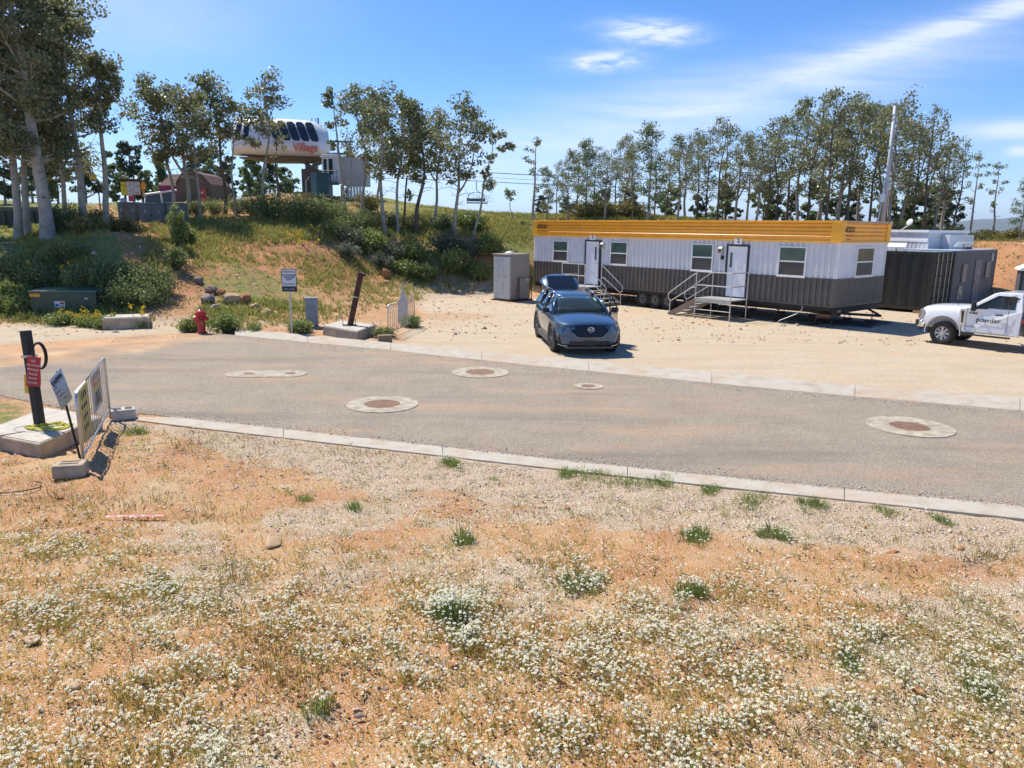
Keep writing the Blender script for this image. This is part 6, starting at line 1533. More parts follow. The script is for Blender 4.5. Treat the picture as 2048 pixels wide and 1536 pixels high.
m_barkd = mat('dark_aspen_bark', (.15, .12, .10), .9, 0, .3, 4); m_twig = mat('grey_twigs', (.28, .25, .22), .9, 0, .2, 4)
def quads(C, S, rng, flat=.0, elong=1.0):
    n = len(C); a = rng.standard_normal((n, 3)); a[:, 2] *= (1-flat); a /= np.linalg.norm(a, axis=1)[:, None]
    b = rng.standard_normal((n, 3)); b -= (b*a).sum(1)[:, None]*a; b /= np.linalg.norm(b, axis=1)[:, None]; c = np.cross(a, b)
    S = np.asarray(S)[:, None]*.5; u_, v_ = b*S*elong, c*S
    V = np.stack([C-u_-v_*.4, C-u_*.1-v_, C+u_, C-u_*.1+v_], 1).reshape(-1, 3)
    return V, np.arange(4*n).reshape(n, 4)
def tree_parts(seed, h, rt, cstart, cr, nleaf, leaf=.15, lean=(0, 0), wig=.25, limbs=14, clus=.42, fork=False, bare=0, profile='oval', side=0):
    """returns trunk mesh and crown mesh"""
    rr = random.Random(seed); rg_ = np.random.default_rng(seed)
    n = 9; ax = rr.uniform(0, 6.28); pts = []
    for i in range(n):
        f = i/(n-1); w = wig*math.sin(f*3.3+ax)*f**.7 + wig*.35*math.sin(f*9+ax*2)*min(1, f*3)
        pts.append(Vector((lean[0]*f**1.2+w*math.cos(ax), lean[1]*f+w*math.sin(ax)*.6, h*f*.97)))
    def at(f):
        q = max(0, min(.9999, f))*(n-1); i = int(q); return pts[i].lerp(pts[i+1], q-i)
    rad = lambda f: rt*(1-.86*f)*(1.25 if f < .02 else 1)
    mb = MB(); base = [Vector((pts[0].x, pts[0].y, -.35))]+[at(f) for f in np.linspace(.0, 1, 14)]
    mb.tube(base, [rt*1.35, rt*1.2]+[rad(f) for f in np.linspace(.07, 1, 13)], 8)
    CL = []
    stems = [(at, cstart, 1.0)]
    if fork:
        f0 = rr.uniform(.25, .4); d = Vector((rr.uniform(-1, 1), rr.uniform(-.6, .6), 0)).normalized()*cr*.7; p0 = at(f0); p1 = Vector((p0.x+d.x, p0.y+d.y, h*.88))
        fp = [p0.lerp(p1, q)+Vector((0, 0, -h*.08*math.sin(q*3.14)))+d*.25*math.sin(q*3.14) for q in np.linspace(0, 1, 7)]
        mb.tube(fp, [rad(f0)*.8*(1-.8*q) for q in np.linspace(0, 1, 7)], 7)
        stems.append((lambda f, fp=fp: fp[0].lerp(fp[-1], max(0, (f-f0)/(1-f0))), max(cstart, f0+.15), .8))
    for fn_, cs, sc2 in stems:
        nl = int(limbs*sc2)
        for i in range(nl):
            f = cs-.04+(1.0-cs)*(i+rr.random())/nl; g_ = (f-cs)/(1-cs+1e-6)
            pf = {'oval': math.sin(math.pi*min(1, max(.12, .18+.80*g_)))**.7, 'top': .35+.75*g_ if g_ < .7 else 1.2-.9*(g_-.3), 'cone': 1.05-.85*g_}[profile]
            a_ = rr.uniform(0, 6.28) + (0 if not side else 0); L_ = cr*pf*rr.uniform(.55, 1.1)
            if side: a_ = rr.gauss(0 if side > 0 else math.pi, .9) if rr.random() < .7 else a_
            p0 = fn_(f); up = rr.uniform(.15, .7)*L_
            p2 = p0+Vector((math.cos(a_)*L_, math.sin(a_)*L_, up)); p1 = p0.lerp(p2, .5)+Vector((0, 0, -.06*L_+rr.uniform(-.1, .1)))
            r0 = max(.012, rad(f)*.45); mb.tube([p0, p1, p2], [r0, r0*.6, r0*.25], 5, False)
            for q, w in ((.45, .5), (.75, .9), (1.0, 1.0)):
                if rr.random() < .88: CL.append((p0.lerp(p2, q)+Vector((rr.gauss(0, .12), rr.gauss(0, .12), rr.gauss(0, .12)+.1)), w*clus*rr.uniform(.6, 1.15)))
            for _ in range(2):
                d = Vector((rr.gauss(0, 1), rr.gauss(0, 1), rr.uniform(-.2, .9))).normalized()*L_*.4; pp_ = p0.lerp(p2, rr.uniform(.4, .9))
                mb.tube([pp_, pp_+d], [r0*.3, r0*.12], 4, False); CL.append((pp_+d, clus*rr.uniform(.45, .9)))
    CL.append((at(.99), clus*.7)); CL.append((at(.93), clus*.9))
    for i in range(bare):   # dead lower limbs
        f = rr.uniform(.25, cstart); a_ = rr.uniform(0, 6.28); L_ = cr*rr.uniform(.3, .8); p0 = at(f); e_ = p0+Vector((math.cos(a_)*L_, math.sin(a_)*L_, rr.uniform(-.2, .3)*L_))
        m_ = p0.lerp(e_, .55)+Vector((0, 0, .12*L_)); mb.tube([p0, m_, e_], [rt*.18, rt*.1, .006], 4, False); mb.tube([m_, m_+Vector((rr.gauss(0, .2), rr.gauss(0, .2), .3*L_))], [rt*.08, .005], 4, False)
    W = np.array([w**2.2 for _, w in CL]); W /= W.sum(); ci = rg_.choice(len(CL), nleaf, p=W)
    P = np.array([tuple(p) for p, _ in CL])[ci]; Rw = np.array([w for _, w in CL])[ci]
    d = rg_.standard_normal((nleaf, 3)); d /= np.linalg.norm(d, axis=1)[:, None]; C = P+d*(Rw*rg_.random(nleaf)**.45)[:, None]*np.array([1, 1, .75])
    V, F = quads(C, leaf*rg_.uniform(.6, 1.25, nleaf), rg_)
    return mb, V, F
def plant_tree(name, loc, lab, group, seed, bark=None, leafm=None, yaw=0, cat='tree', **kw):
    mb, V, F = tree_parts(seed, **kw)
    t_ = thing(name, loc, yaw, lab, cat, group)
    mb.build('trunk', bark or m_bark, t_, smooth=True)
    if len(V): link('crown', fast_mesh('crown', V, F, [leafm or m_leaf]), t_)
    return t_
def hfor(px, pyt, loc): return atY(px, pyt, loc[1])[2]-loc[2]
G1 = 'aspens at the left edge'; G2 = 'aspens around the lift station'; G3 = 'aspen grove behind the office trailer'; G4 = 'low trees behind the dirt track'
# --- big aspens at the left: base column, distance, top row, crown start, crown radius, leaves, lean
BIG = [(38, 35, -150, .40, 1.7, 9000, .6, .17, 'slender pale aspen trunk with dark scars near the dumpster, leftmost of the tall aspens'),
       (58, 37, -90, .40, 1.6, 7000, .1, .15, 'thin aspen leaning slightly left, between the leftmost trunk and the thick one'),
       (97, 34, -190, .36, 1.9, 11000, -.7, .27, 'thickest aspen with black scarred base, left of the dirt mound'),
       (171, 37, -30, .42, 1.5, 7500, -.4, .17, 'straight pale aspen right of the thickest trunk, crown reaching the frame top'),
       (216, 38, 95, .62, 1.0, 1500, .15, .15, 'sparse aspen with crooked top and bare side limbs, behind the dirt mound'),
       (-60, 37, -120, .35, 2.1, 9000, .2, .2, 'aspen whose trunk stands outside the frame, its leaves filling the top left corner'),
       (135, 41, 40, .30, 1.8, 7000, .1, .12, 'bushy aspen with low dark foliage between the thick and the straight trunks')]
for i, (px, Yd, top, cs, cr, nl, ln, rt, lab) in enumerate(BIG):
    loc = onground(px, Yd); h = hfor(px, top, loc)
    plant_tree('aspen_tree', loc, lab, G1, 100+i, h=h, rt=rt*1.12, cstart=cs-(.08 if nl > 3000 else 0), cr=cr*(1.4 if nl > 3000 else 1), nleaf=int(nl*1.75), leaf=.135, lean=(ln, 0), wig=.35, limbs=34 if nl > 3000 else 9, clus=.70 if nl > 3000 else .4, bare=9, leafm=m_leaf)
# crooked bare limbs of the sparse aspen
# --- aspens around the lift station: base px, distance, top row, top px, crown start, radius, leaves, fork, label
MID = [(352, 44, 165, 325, .42, 2.0, 3600, 0, .12, 'dark-trunked aspen with broad crown, left of the shed'),
       (381, 44.5, 158, 368, .45, 1.6, 2600, 1, .14, 'pale aspen with a V-forked stem in front of the shed'),
       (404, 43, 175, 402, .5, 1.3, 1800, 0, .08, 'thin aspen in front of the red panel'),
       (454, 46, 146, 440, .45, 1.5, 2800, 0, .12, 'aspen with dark knotted stem midway between the shed and the lift'),
       (476, 45, 190, 462, .5, 1.1, 1000, 0, .08, 'slim leaning aspen just left of the station nose'),
       (531, 45, 150, 540, .60, 1.3, 1700, 0, .11, 'straight pale aspen standing before the station nose'),
       (556, 47, 235, 552, .6, .8, 260, 0, .11, 'dark crooked stem in front of the station windows, few leaves'),
       (677, 46, 255, 708, .75, .5, 60, 0, .07, 'short leaning bare aspen stem crossing in front of the cabin'),
       (693, 49, 168, 672, .42, 1.0, 900, 0, .10, 'sparse twiggy aspen just right of the cabin door'),
       (726, 48, 165, 722, .40, 1.5, 2400, 0, .11, 'aspen in front of the grey-white equipment room'),
       (770, 45, 172, 752, .40, 1.5, 2400, 0, .13, 'aspen with a sharply kinked pale trunk right of the cabin'),
       (755, 52, 185, 765, .45, 1.3, 1800, 0, .09, 'slim aspen behind the kinked one'),
       (796, 46, 178, 800, .42, 1.4, 2200, 0, .10, 'left one of two close parallel aspen trunks right of the cabin'),
       (806, 47.5, 195, 830, .42, 1.3, 1800, 0, .08, 'right dark one of two close parallel aspen trunks'),
       (832, 47, 210, 842, .45, 1.4, 2300, 0, .14, 'stout aspen with a dark burl low on its trunk'),
       (866, 49, 212, 880, .45, 1.2, 1900, 1, .11, 'aspen with a forked lower trunk and dense dark crown, between burl and pale aspens'),
       (910, 46, 188, 918, .42, 1.6, 3000, 1, .12, 'pale twin-stemmed aspen left of the hanging lift chair'),
       (946, 46.5, 262, 978, .5, 1.3, 900, 0, .09, 'right-leaning aspen crossing the hanging lift chair'),
       (1028, 52, 382, 1008, .78, .35, 160, 0, .04, 'tiny crooked sapling alone on the ridge left of the trailer')]
for i, (px, Yd, top, tpx, cs, cr, nl, fk, rt, lab) in enumerate(MID):
    loc = onground(px, Yd); h = hfor(tpx, top, loc); lean = (tpx-px)*Yd/1490
    plant_tree('aspen_tree', loc, lab, G2, 200+i, bark=m_barkd if 'dark' in lab and 'crown' not in lab else m_bark, h=h, rt=rt, cstart=cs, cr=cr, nleaf=int(nl*1.15), leaf=.145, lean=(lean, 0), wig=.5, limbs=19 if nl > 1000 else 6, clus=.56 if nl > 1000 else .34, fork=bool(fk), bare=5, side=1 if 'right-leaning' in lab else 0)
# --- low bushy trees along the back of the plateau
LOW = [(20, 60, 300), (75, 66, 310), (125, 62, 318), (180, 70, 300), (240, 74, 330), (275, 78, 288), (330, 82, 322), (300, 70, 345), (395, 84, 312), (430, 80, 300), (462, 74, 325), (500, 72, 335), (515, 80, 315), (545, 84, 325), (575, 86, 335), (700, 74, 372), (820, 66, 405)]
lk = ['at the far left behind the dumpster', 'behind the thickest aspen', 'behind the aspens left of the yellow sign', 'left of the yellow sign post', 'behind the map board', 'right of the map board, tallest there', 'behind the shed roof, left end', 'low, above the navy panels', 'rising over the shed roof ridge', 'right of the shed', 'between shed and station nose', 'below the station nose, left', 'below the station nose', 'under the station, left part', 'under the station beside the pier', 'low, under the equipment room', 'small, on the ridge right of the cabin']
protoL = []
def copy_tree(o, loc, yaw, sc3, label, group):
    c = o.copy(); sc.collection.objects.link(c); c.location = [float(q) for q in loc]; c.rotation_euler = (0, 0, yaw); c.scale = sc3; c['label'] = label; c['group'] = group
    for ch_ in o.children:
        d = ch_.copy(); sc.collection.objects.link(d); d.parent = c
    return c
for i, (px, Yd, top) in enumerate(LOW):
    loc = onground(px, Yd); h = max(1.2, hfor(px, top, loc)); lab = 'bushy green tree '+lk[i]
    if i < 5:
        t_ = plant_tree('bushy_tree', loc, lab, G4, 300+i, h=h, rt=.10, cstart=.12, cr=h*.34, nleaf=2600, leaf=.22, wig=.2, limbs=26, clus=.50*h/6, profile='cone' if i % 2 else 'oval', leafm=m_leafd if i % 3 else m_leafg)
        protoL.append((t_, h))
    else:
        p_, ph = protoL[i % 5]; s3 = h/ph; copy_tree(p_, loc, i*1.3, (s3*rnd.uniform(.8, 1.1), s3*.9, s3), lab, G4)
# --- grove behind the trailer
PR_ = []
for j in range(10):
    hh = 9.0; bush = j in (1, 4); spr = j in (8, 9)
    kw = dict(h=hh, rt=.115+.02*(j % 3), cstart=(.18 if bush else .27+.07*(j % 3)), cr=1.75 if not spr else 1.2, nleaf=3300 if bush else (700 if spr else 1950), leaf=.155, wig=.55, limbs=22 if not spr else 9, clus=.66 if bush else (.60 if not spr else .4), fork=j in (2, 5, 9), bare=6)
    PR_.append(kw)
GR = [(1066, 50, 268, 8), (1092, 53, 330, 1), (1112, 56, 318, 0), (1135, 52, 292, 1), (1152, 58, 300, 2), (1168, 53, 272, 4), (1186, 57, 290, 3), (1206, 52, 300, 5), (1228, 56, 285, 0), (1247, 60, 262, 6), (1262, 53, 288, 2), (1292, 51, 246, 4), (1306, 58, 300, 3), (1330, 55, 285, 9), (1352, 52, 268, 7), (1368, 60, 275, 5), (1390, 54, 262, 0), (1408, 58, 248, 6), (1432, 52, 226, 3), (1446, 62, 250, 8), (1468, 55, 256, 2), (1490, 60, 262, 7), (1508, 53, 262, 5), (1530, 58, 240, 0), (1548, 53, 232, 6), (1570, 60, 222, 3), (1592, 55, 196, 7), (1612, 52, 186, 0), (1630, 60, 215, 5), (1648, 50, 164, 6), (1672, 56, 190, 2), (1690, 51, 184, 3), (1712, 60, 204, 7), (1735, 55, 215, 0), (1752, 60, 205, 6), (1776, 52, 178, 5), (1800, 58, 222, 2), (1820, 54, 228, 3), (1842, 50, 198, 9), (1868, 57, 275, 8), (1880, 60, 265, 5), (1905, 52, 278, 9), (1938, 54, 305, 8), (1982, 50, 315, 8), (2040, 47, 352, 4), (2075, 50, 330, 1)]
adj = ['tall', 'slender', 'crooked', 'leafy', 'pale-trunked', 'narrow', 'thin-crowned', 'forked', 'bushy', 'sparse']
def where(px):
    if px < 1085: return 'at the left end of the grove, above the trailer corner'
    if px > 2030: return 'at the right edge above the toilet' if px < 2060 else 'mostly cut off by the right edge'
    if px > 1960: return 'standing alone, right of the grove, nearly leafless'
    if px > 1790: return 'right of the metal pole'
    for a, b in ((1160, 'behind the trailer left of its first door'), (1215, 'behind the trailer over its left door'), (1270, 'behind the trailer over the second window'), (1370, 'behind the trailer between the second and third windows'), (1440, 'behind the trailer over the third window'), (1505, 'behind the trailer over its right door'), (1625, 'behind the trailer over the rightmost long-side window'), (1705, 'behind the trailer near its right corner')):
        if px < a: return b
    return 'just left of the metal pole'
ordn = ['first', 'second', 'third', 'fourth', 'fifth', 'sixth', 'seventh', 'eighth', 'ninth', 'tenth']
gcount = {}; made = {}
for i, (px, Yd, top, k_) in enumerate(GR):
    loc = onground(px, Yd); top += rnd.uniform(-6, 6); h = hfor(px, top, loc); w_ = where(px); c_ = gcount.get(w_, 0); gcount[w_] = c_+1
    lab = f'{adj[(i*3) % 8] if k_ < 8 else "sparse"} aspen {w_}' + (f', {ordn[c_]} from left there' if not ('alone' in w_ or 'left end' in w_ or 'edge' in w_) else '')
    if k_ not in made:
        kw = dict(PR_[k_]); kw['rt'] *= 1
        t_ = plant_tree('aspen_tree', loc, lab, G3, 400+k_, bark=m_bark if k_ % 3 else m_barkd, leafm=m_leafd if k_ == 4 else m_leaf, **kw)
        t_.scale = (h/9*rnd.uniform(.9, 1.05),)*2+(h/9,); made[k_] = t_
    else: copy_tree(made[k_], loc, rnd.uniform(0, 6.28), (h/9*rnd.uniform(.85, 1.05), h/9*.95, h/9), lab, G3)
# distant low growth under the grove
# --- shrubs
def shrub_parts(seed, w, h, nleaf, leaf, elong=1.3, spiky=0.0):
    rr = random.Random(seed); rg_ = np.random.default_rng(seed); mb = MB(); CL = []
    for i in range(int(14+10*w)):
        a = rr.uniform(0, 6.28); q = rr.random()**.6; e = Vector((math.cos(a)*w*.5*q, math.sin(a)*w*.42*q, h*(1-.45*q*q)*rr.uniform(.65, 1.0)))
        mb.tube([(e.x*.15, e.y*.15, -.1), e*.55+Vector((0, 0, .05)), e], [.018, .010, .004], 4, False)
        for q2 in (.45, .7, .92): CL.append((e*q2, .13+.10*w*rr.uniform(.6, 1.2)))
    ci = rg_.integers(0, len(CL), nleaf); P = np.array([tuple(p) for p, _ in CL])[ci]; Rw = np.array([w_ for _, w_ in CL])[ci]
    d = rg_.standard_normal((nleaf, 3)); d /= np.linalg.norm(d, axis=1)[:, None]; C = P+d*(Rw*rg_.random(nleaf)**.5)[:, None]; C[:, 2] = np.maximum(C[:, 2], .02)
    V, F = quads(C, leaf*rg_.uniform(.6, 1.3, nleaf), rg_, elong=elong); return mb, V, F
m_sh = [leafmat('shrub_dark_leaves', [(.10, .145, .045), (.16, .215, .065), (.23, .27, .10), (.32, .33, .15)], .42),
        leafmat('shrub_sage_leaves', [(.11, .13, .08), (.16, .175, .11), (.24, .23, .15), (.07, .11, .06)], .3),
        leafmat('shrub_green_leaves', [(.13, .19, .04), (.20, .27, .06), (.28, .33, .10), (.32, .32, .13)], .4),
        leafmat('shrub_yellow_leaves', [(.14, .14, .04), (.22, .20, .06), (.30, .24, .08), (.10, .12, .035)], .3)]
SP = {}
def shrub(px, Yd, w, h, kind, lab, name='shrub', cat='shrub', grp=None, leaf=.075, nl=None):
    loc = onground(px, Yd); key = (kind, round(w/h), leaf)
    if key in SP:
        s_, w0, h0 = SP[key]; c = copy_tree(s_, loc, rnd.uniform(0, 6.28), (w/w0, w/w0, h/h0), lab, grp or ''); c.name = name; c['category'] = cat
        if not grp and 'group' in c: del c['group']
        return c
    mb, V, F = shrub_parts(900+len(SP), w, h, nl or 2600, leaf); t_ = thing(name, loc, 0, lab, cat, grp)
    mb.build('stem', m_barkd, t_); link('foliage', fast_mesh('foliage', V, F, [m_sh[kind]]), t_); SP[key] = (t_, w, h); return t_
GS = 'bushes on the left bank'; GH = 'bushes among the aspens on the ridge'; GB = 'bushes on the bank above the parking'
for a in [(20, 29.5, 3.2, 1.5, 0, 'dark bush under the leftmost aspens, at the left edge', GS), (75, 28.8, 2.6, 1.3, 0, 'dark bush beneath the thickest aspen', GS), (130, 30.0, 2.4, 1.2, 0, 'dark bush right of the thickest aspen base', GS),
          (165, 28.4, 2.6, 1.45, 0, 'dark bush behind the right half of the transformer box', GS), (215, 28.6, 2.8, 1.5, 0, 'large dark bush below the dirt mound', GS), (262, 28.3, 2.8, 1.55, 0, 'largest bush between the vault and the mound', GS), (310, 28.4, 2.4, 1.4, 0, 'rightmost big bush on the left bank, above the boulders', GS), (235, 27.4, 2.4, 1.2, 0, 'lower dark bush just behind the concrete vault', GS), (290, 27.4, 2.2, 1.2, 0, 'lower bush right of the concrete vault', GS),
          (28, 27.0, 1.6, .7, 2, 'green leafy weed clump left of the transformer', GS), (5, 27.5, 2.0, 1.0, 2, 'green clump at the left edge, beside the transformer', GS), (140, 36, 2.4, 1.5, 0, 'dark bush between the trunks below the dirt track', GS), (115, 35, 1.8, 1.6, 0, 'tall dark bush between two aspen trunks', GS),
          (356, 34, 1.1, 2.5, 2, 'upright leafy sapling below the narrow grey cabinet', GS), (350, 31, 1.3, 1.2, 0, 'small dark bush under the upright sapling', GS), (372, 35.5, 1.2, 1.0, 2, 'green bush right of the upright sapling', GS),
          (200, 38.5, 2.0, .8, 3, 'yellowish weed clump under the straight aspens', GS), (180, 33, 2.2, .9, 3, 'yellow-green clump left of the dirt mound', GS), (250, 37, 2.0, .7, 3, 'yellowish clump in front of the grey cabinets', GS),
          (510, 45, 2.2, 1.5, 0, 'dark bush at the foot of the straight pale aspen', GH), (548, 43.5, 3.2, 2.1, 0, 'big dark bush left of the orange planter', GH), (590, 43.2, 3.4, 2.1, 0, 'biggest dark bush below the orange planter', GH), (632, 43.6, 3.2, 2.0, 0, 'dark bush below the teal box', GH), (668, 45, 2.8, 1.8, 0, 'dark bush below the operator cabin', GH), (705, 44.5, 2.8, 1.6, 0, 'dark bush below the equipment room', GH), (740, 45.5, 2.6, 1.6, 0, 'dark bush left of the kinked aspen', GH), (735, 50, 2.6, 1.6, 3, 'tawny bush behind the kinked aspen', GH), (784, 47, 2.0, 1.2, 0, 'dark bush right of the kinked aspen', GH), (885, 48, 1.8, 1.3, 0, 'small dark upright bush left of the twin-stemmed aspen', GH), (925, 50, 2.2, 1.0, 0, 'dark bush behind the right-leaning aspen', GH), (400, 44.5, 2.0, 1.2, 0, 'dark bush in front of the shed', GH), (435, 45.5, 2.0, 1.3, 0, 'dark bush left of the knotted aspen', GH), (480, 47, 2.2, 1.4, 0, 'dark bush right of the knotted aspen', GH), (820, 47.5, 2.0, 1.0, 3, 'olive bush between the close trunks and the burl aspen', GH),
          (672, 42.5, 2.6, 1.2, 0, 'dark bush left on the parking bank, below the dirt cut', GB), (705, 42.2, 2.6, 1.2, 1, 'grey-green bush above the rusty pole', GB), (690, 40.2, 2.2, .9, 1, 'low sage bush right behind the rusty pole top', GB), (742, 42.4, 2.8, 1.3, 2, 'green bush in the middle of the parking bank', GB), (760, 41, 2.2, .9, 1, 'low sage bush below the middle of the parking bank', GB), (790, 42.6, 2.6, 1.2, 1, 'sage bush right of the middle green one', GB), (820, 43, 2.6, 1.1, 2, 'green bush left of the pale gully', GB), (805, 41.2, 2.0, .8, 2, 'low green bush at the bank foot left of the gully', GB), (850, 41.6, 1.8, .8, 2, 'low green bush at the bank foot beside the gully', GB), (895, 44.5, 2.8, 1.6, 1, 'tall sage bush right of the gully', GB), (915, 43, 2.2, 1.3, 2, 'green bush low on the bank right of the gully', GB), (945, 44.5, 2.4, 1.3, 1, 'sage bush left of the beige toilet', GB), (975, 45, 2.4, 1.2, 2, 'green bush behind the beige toilet, left', GB), (960, 42.6, 2.0, .9, 2, 'low green bush left of the beige toilet foot', GB), (885, 48.5, 2.4, 1.0, 1, 'grey-green bush above the small dirt scar', GB), (940, 49, 2.6, 1.0, 2, 'green bush high on the bank right of the scar', GB),
          (1165, 53, 3.0, 1.6, 3, 'yellow-green bush above the trailer roof, left', 'bushes above the trailer roof'), (1205, 53.5, 3.4, 1.5, 3, 'tawny bush above the trailer roof, middle', 'bushes above the trailer roof'), (1255, 53.5, 3.4, 1.5, 3, 'yellow-green bush above the trailer roof, right', 'bushes above the trailer roof'),
          (1850, 52, 2.0, .7, 0, 'dark bush right of the satellite dish', 'bushes on the right bank'), (1905, 50, 2.2, .6, 3, 'yellowish bush below the sparse aspens at right', 'bushes on the right bank'), (1800, 52, 2.4, 1.3, 0, 'dark bush behind the satellite dish', 'bushes on the right bank'), (2030, 48, 2.6, .55, 3, 'goldenrod bush at the right edge above the toilet', 'bushes on the right bank'), (1975, 50, 2.4, .45, 3, 'low yellowish bush under the lone bare aspen', 'bushes on the right bank')]:
    a = list(a); a[2] *= .88; a[3] *= .85 if a[6] != GB else .95; shrub(*a[:6], grp=a[6])
for a in [(372, 24.4, .75, .42, 2, 'bright green weed tuft left of the fire hydrant'), (447, 24.3, 1.5, .55, 2, 'bright green weed clump right of the fire hydrant'), (500, 24.2, .8, .3, 2, 'low green weeds at the kerb, right of the hydrant clump'), (592, 24.4, .9, .42, 2, 'green weeds around the foot of the access sign'),
          (170, 25.2, 1.2, .34, 2, 'green weed in front of the transformer, right part'), (200, 24.9, .9, .42, 2, 'green feathery weeds in front of the concrete vault'), (110, 25.6, 1.3, .34, 2, 'green weeds at the transformer foot, left'), (268, 24.9, .5, .28, 2, 'weeds with one yellow flower at the vault corner'), (768, 23.6, .7, .3, 2, 'small weeds under the far barrier'), (822, 26, .8, .4, 2, 'weeds behind the far barrier')]:
    shrub(*a, name='weed_clump', cat='weeds', leaf=.05)
# yellow flower heads on the weeds
m_yf = leafmat('yellow_petals', [(.75, .48, .01), (.85, .60, .03), (.70, .50, .02)], .2)
def yflowers(px, Yd, w, h, n, lab):
    loc = onground(px, Yd); rg_ = np.random.default_rng(int(px)); t_ = thing('yellow_flowers', loc, 0, lab, 'flowers', 'yellow-flowering plants')
    k = MB(); P = []
    for i in range(n):
        e = Vector((rg_.normal(0, w*.35), rg_.normal(0, w*.3), h*rg_.uniform(.55, 1.05))); k.tube([(e.x*.4, e.y*.4, -.02), e], [.008, .004], 4, False)
        P += [tuple(e+Vector(rg_.normal(0, .045, 3))) for _ in range(14)]
    k.build('stems', mat('weed_stem', (.12, .15, .04), .8), t_); V, F = quads(np.array(P), np.full(len(P), .055), rg_); link('blossoms', fast_mesh('blossoms', V, F, [m_yf]), t_)
for a in [(128, 25.4, .5, .5, 4, 'yellow flowers at the left foot of the transformer'), (152, 25.3, .7, .5, 9, 'yellow flowers before the transformer, middle'), (185, 25.0, .7, .5, 9, 'yellow flowers right before the transformer corner'), (262, 25.0, .4, .7, 4, 'yellow flower heads beside the concrete vault'), (54, 29, .4, 1.1, 4, 'tall yellow flowers under the leftmost aspens'), (123, 28.5, .4, 1.4, 3, 'yellow flowers behind the transformer top'), (590, 39.0, .8, .55, 9, 'yellow blossoms below the dirt cut, left one'), (618, 38.6, .8, .5, 8, 'yellow blossoms below the dirt cut, right one'), (625, 41.5, .9, .4, 7, 'yellow blossoms on top of the dirt cut')]: yflowers(*a)
# --- boulders and stones
def rock(px, Yd, w, d, h, m, lab, seed, name='boulder', cat='boulder', grp=None, loc=None, sink=.25):
    loc = onground(px, Yd) if loc is None else loc; bm = bmesh.new(); bmesh.ops.create_icosphere(bm, subdivisions=3, radius=1); rr = np.random.default_rng(seed)
    K = rr.standard_normal((11, 3)); K /= np.linalg.norm(K, axis=1)[:, None]; off = rr.uniform(.55, .82, 11)
    for v_ in bm.verts:
        p_ = np.array(v_.co)
        for q, o_ in zip(K, off):
            e = p_@q-o_
            if e > 0: p_ = p_-q*e*.85
        p_ = p_*(1+.035*math.sin(p_[0]*7+seed)+.03*math.sin(p_[1]*9+p_[2]*6)); v_.co = (p_[0]*w/2, p_[1]*d/2, p_[2]*h/2)
    me_ = bpy.data.meshes.new(name); bm.to_mesh(me_); bm.free(); me_.materials.append(m); me_.polygons.foreach_set('use_smooth', [name == 'stone']*len(me_.polygons))
    o = link(name, me_); o.location = (loc[0], loc[1], loc[2]+h*(.5-sink)); o.rotation_euler = (0, 0, seed*1.3); tag(o, lab, cat, grp); return o
m_rt = mat('tan_rock', (.50, .34, .20), .9, 0, .18, 3, .5, 20); m_rg = mat('mauve_grey_rock', (.27, .21, .19), .9, 0, .18, 4, .5, 20); m_ro = mat('orange_rock', (.44, .20, .085), .95, 0, .2, 5, .8, 15)
RB = 'boulders piled on the left bank'
for a in [(404, 28.3, .62, .6, .52, m_rg, 'rounded mauve-grey boulder, leftmost in the pile'), (455, 28.6, .75, .6, .68, m_rt, 'large pale tan boulder in the middle of the pile'), (482, 28.9, .5, .5, .5, m_ro, 'orange pitted boulder right of the large tan one'), (415, 29.8, .75, .5, .45, m_rg, 'grey boulder behind the rounded mauve one'), (420, 27.6, .40, .4, .36, m_rg, 'small grey boulder below the rounded mauve one'), (500, 28.2, .55, .4, .32, m_rt, 'flat brown boulder right of the orange one'), (524, 27.4, .48, .4, .34, m_rt, 'pinkish-tan boulder alone at the right of the pile'), (436, 29.8, .5, .4, .35, m_ro, 'dark reddish boulder behind the tan one'), (391, 30.5, .45, .4, .35, m_rg, 'small dark boulder uphill of the pile'), (770, 39.8, .75, .5, .75, m_ro, 'upright reddish boulder at the bank foot right of the rusty pole'), (772, 38.8, .55, .4, .3, m_rt, 'pale flat stone in front of the upright reddish boulder'), (618, 26.8, .45, .4, .4, m_rt, 'pointed tan stone behind the utility pedestal'), (728, 44.0, .5, .4, .35, m_rt, 'tan stone on the grassy terrace, left one'), (757, 44.2, .6, .4, .35, m_rt, 'tan stone on the grassy terrace, right one'), (665, 44.6, .35, .3, .25, m_conc, 'small pale stone on the grassy terrace')]:
    rock(*a, seed=int(a[0]), grp=RB if a[0] < 530 and a[1] < 31 else None)
GSn = 'stones lying in the foreground dirt'
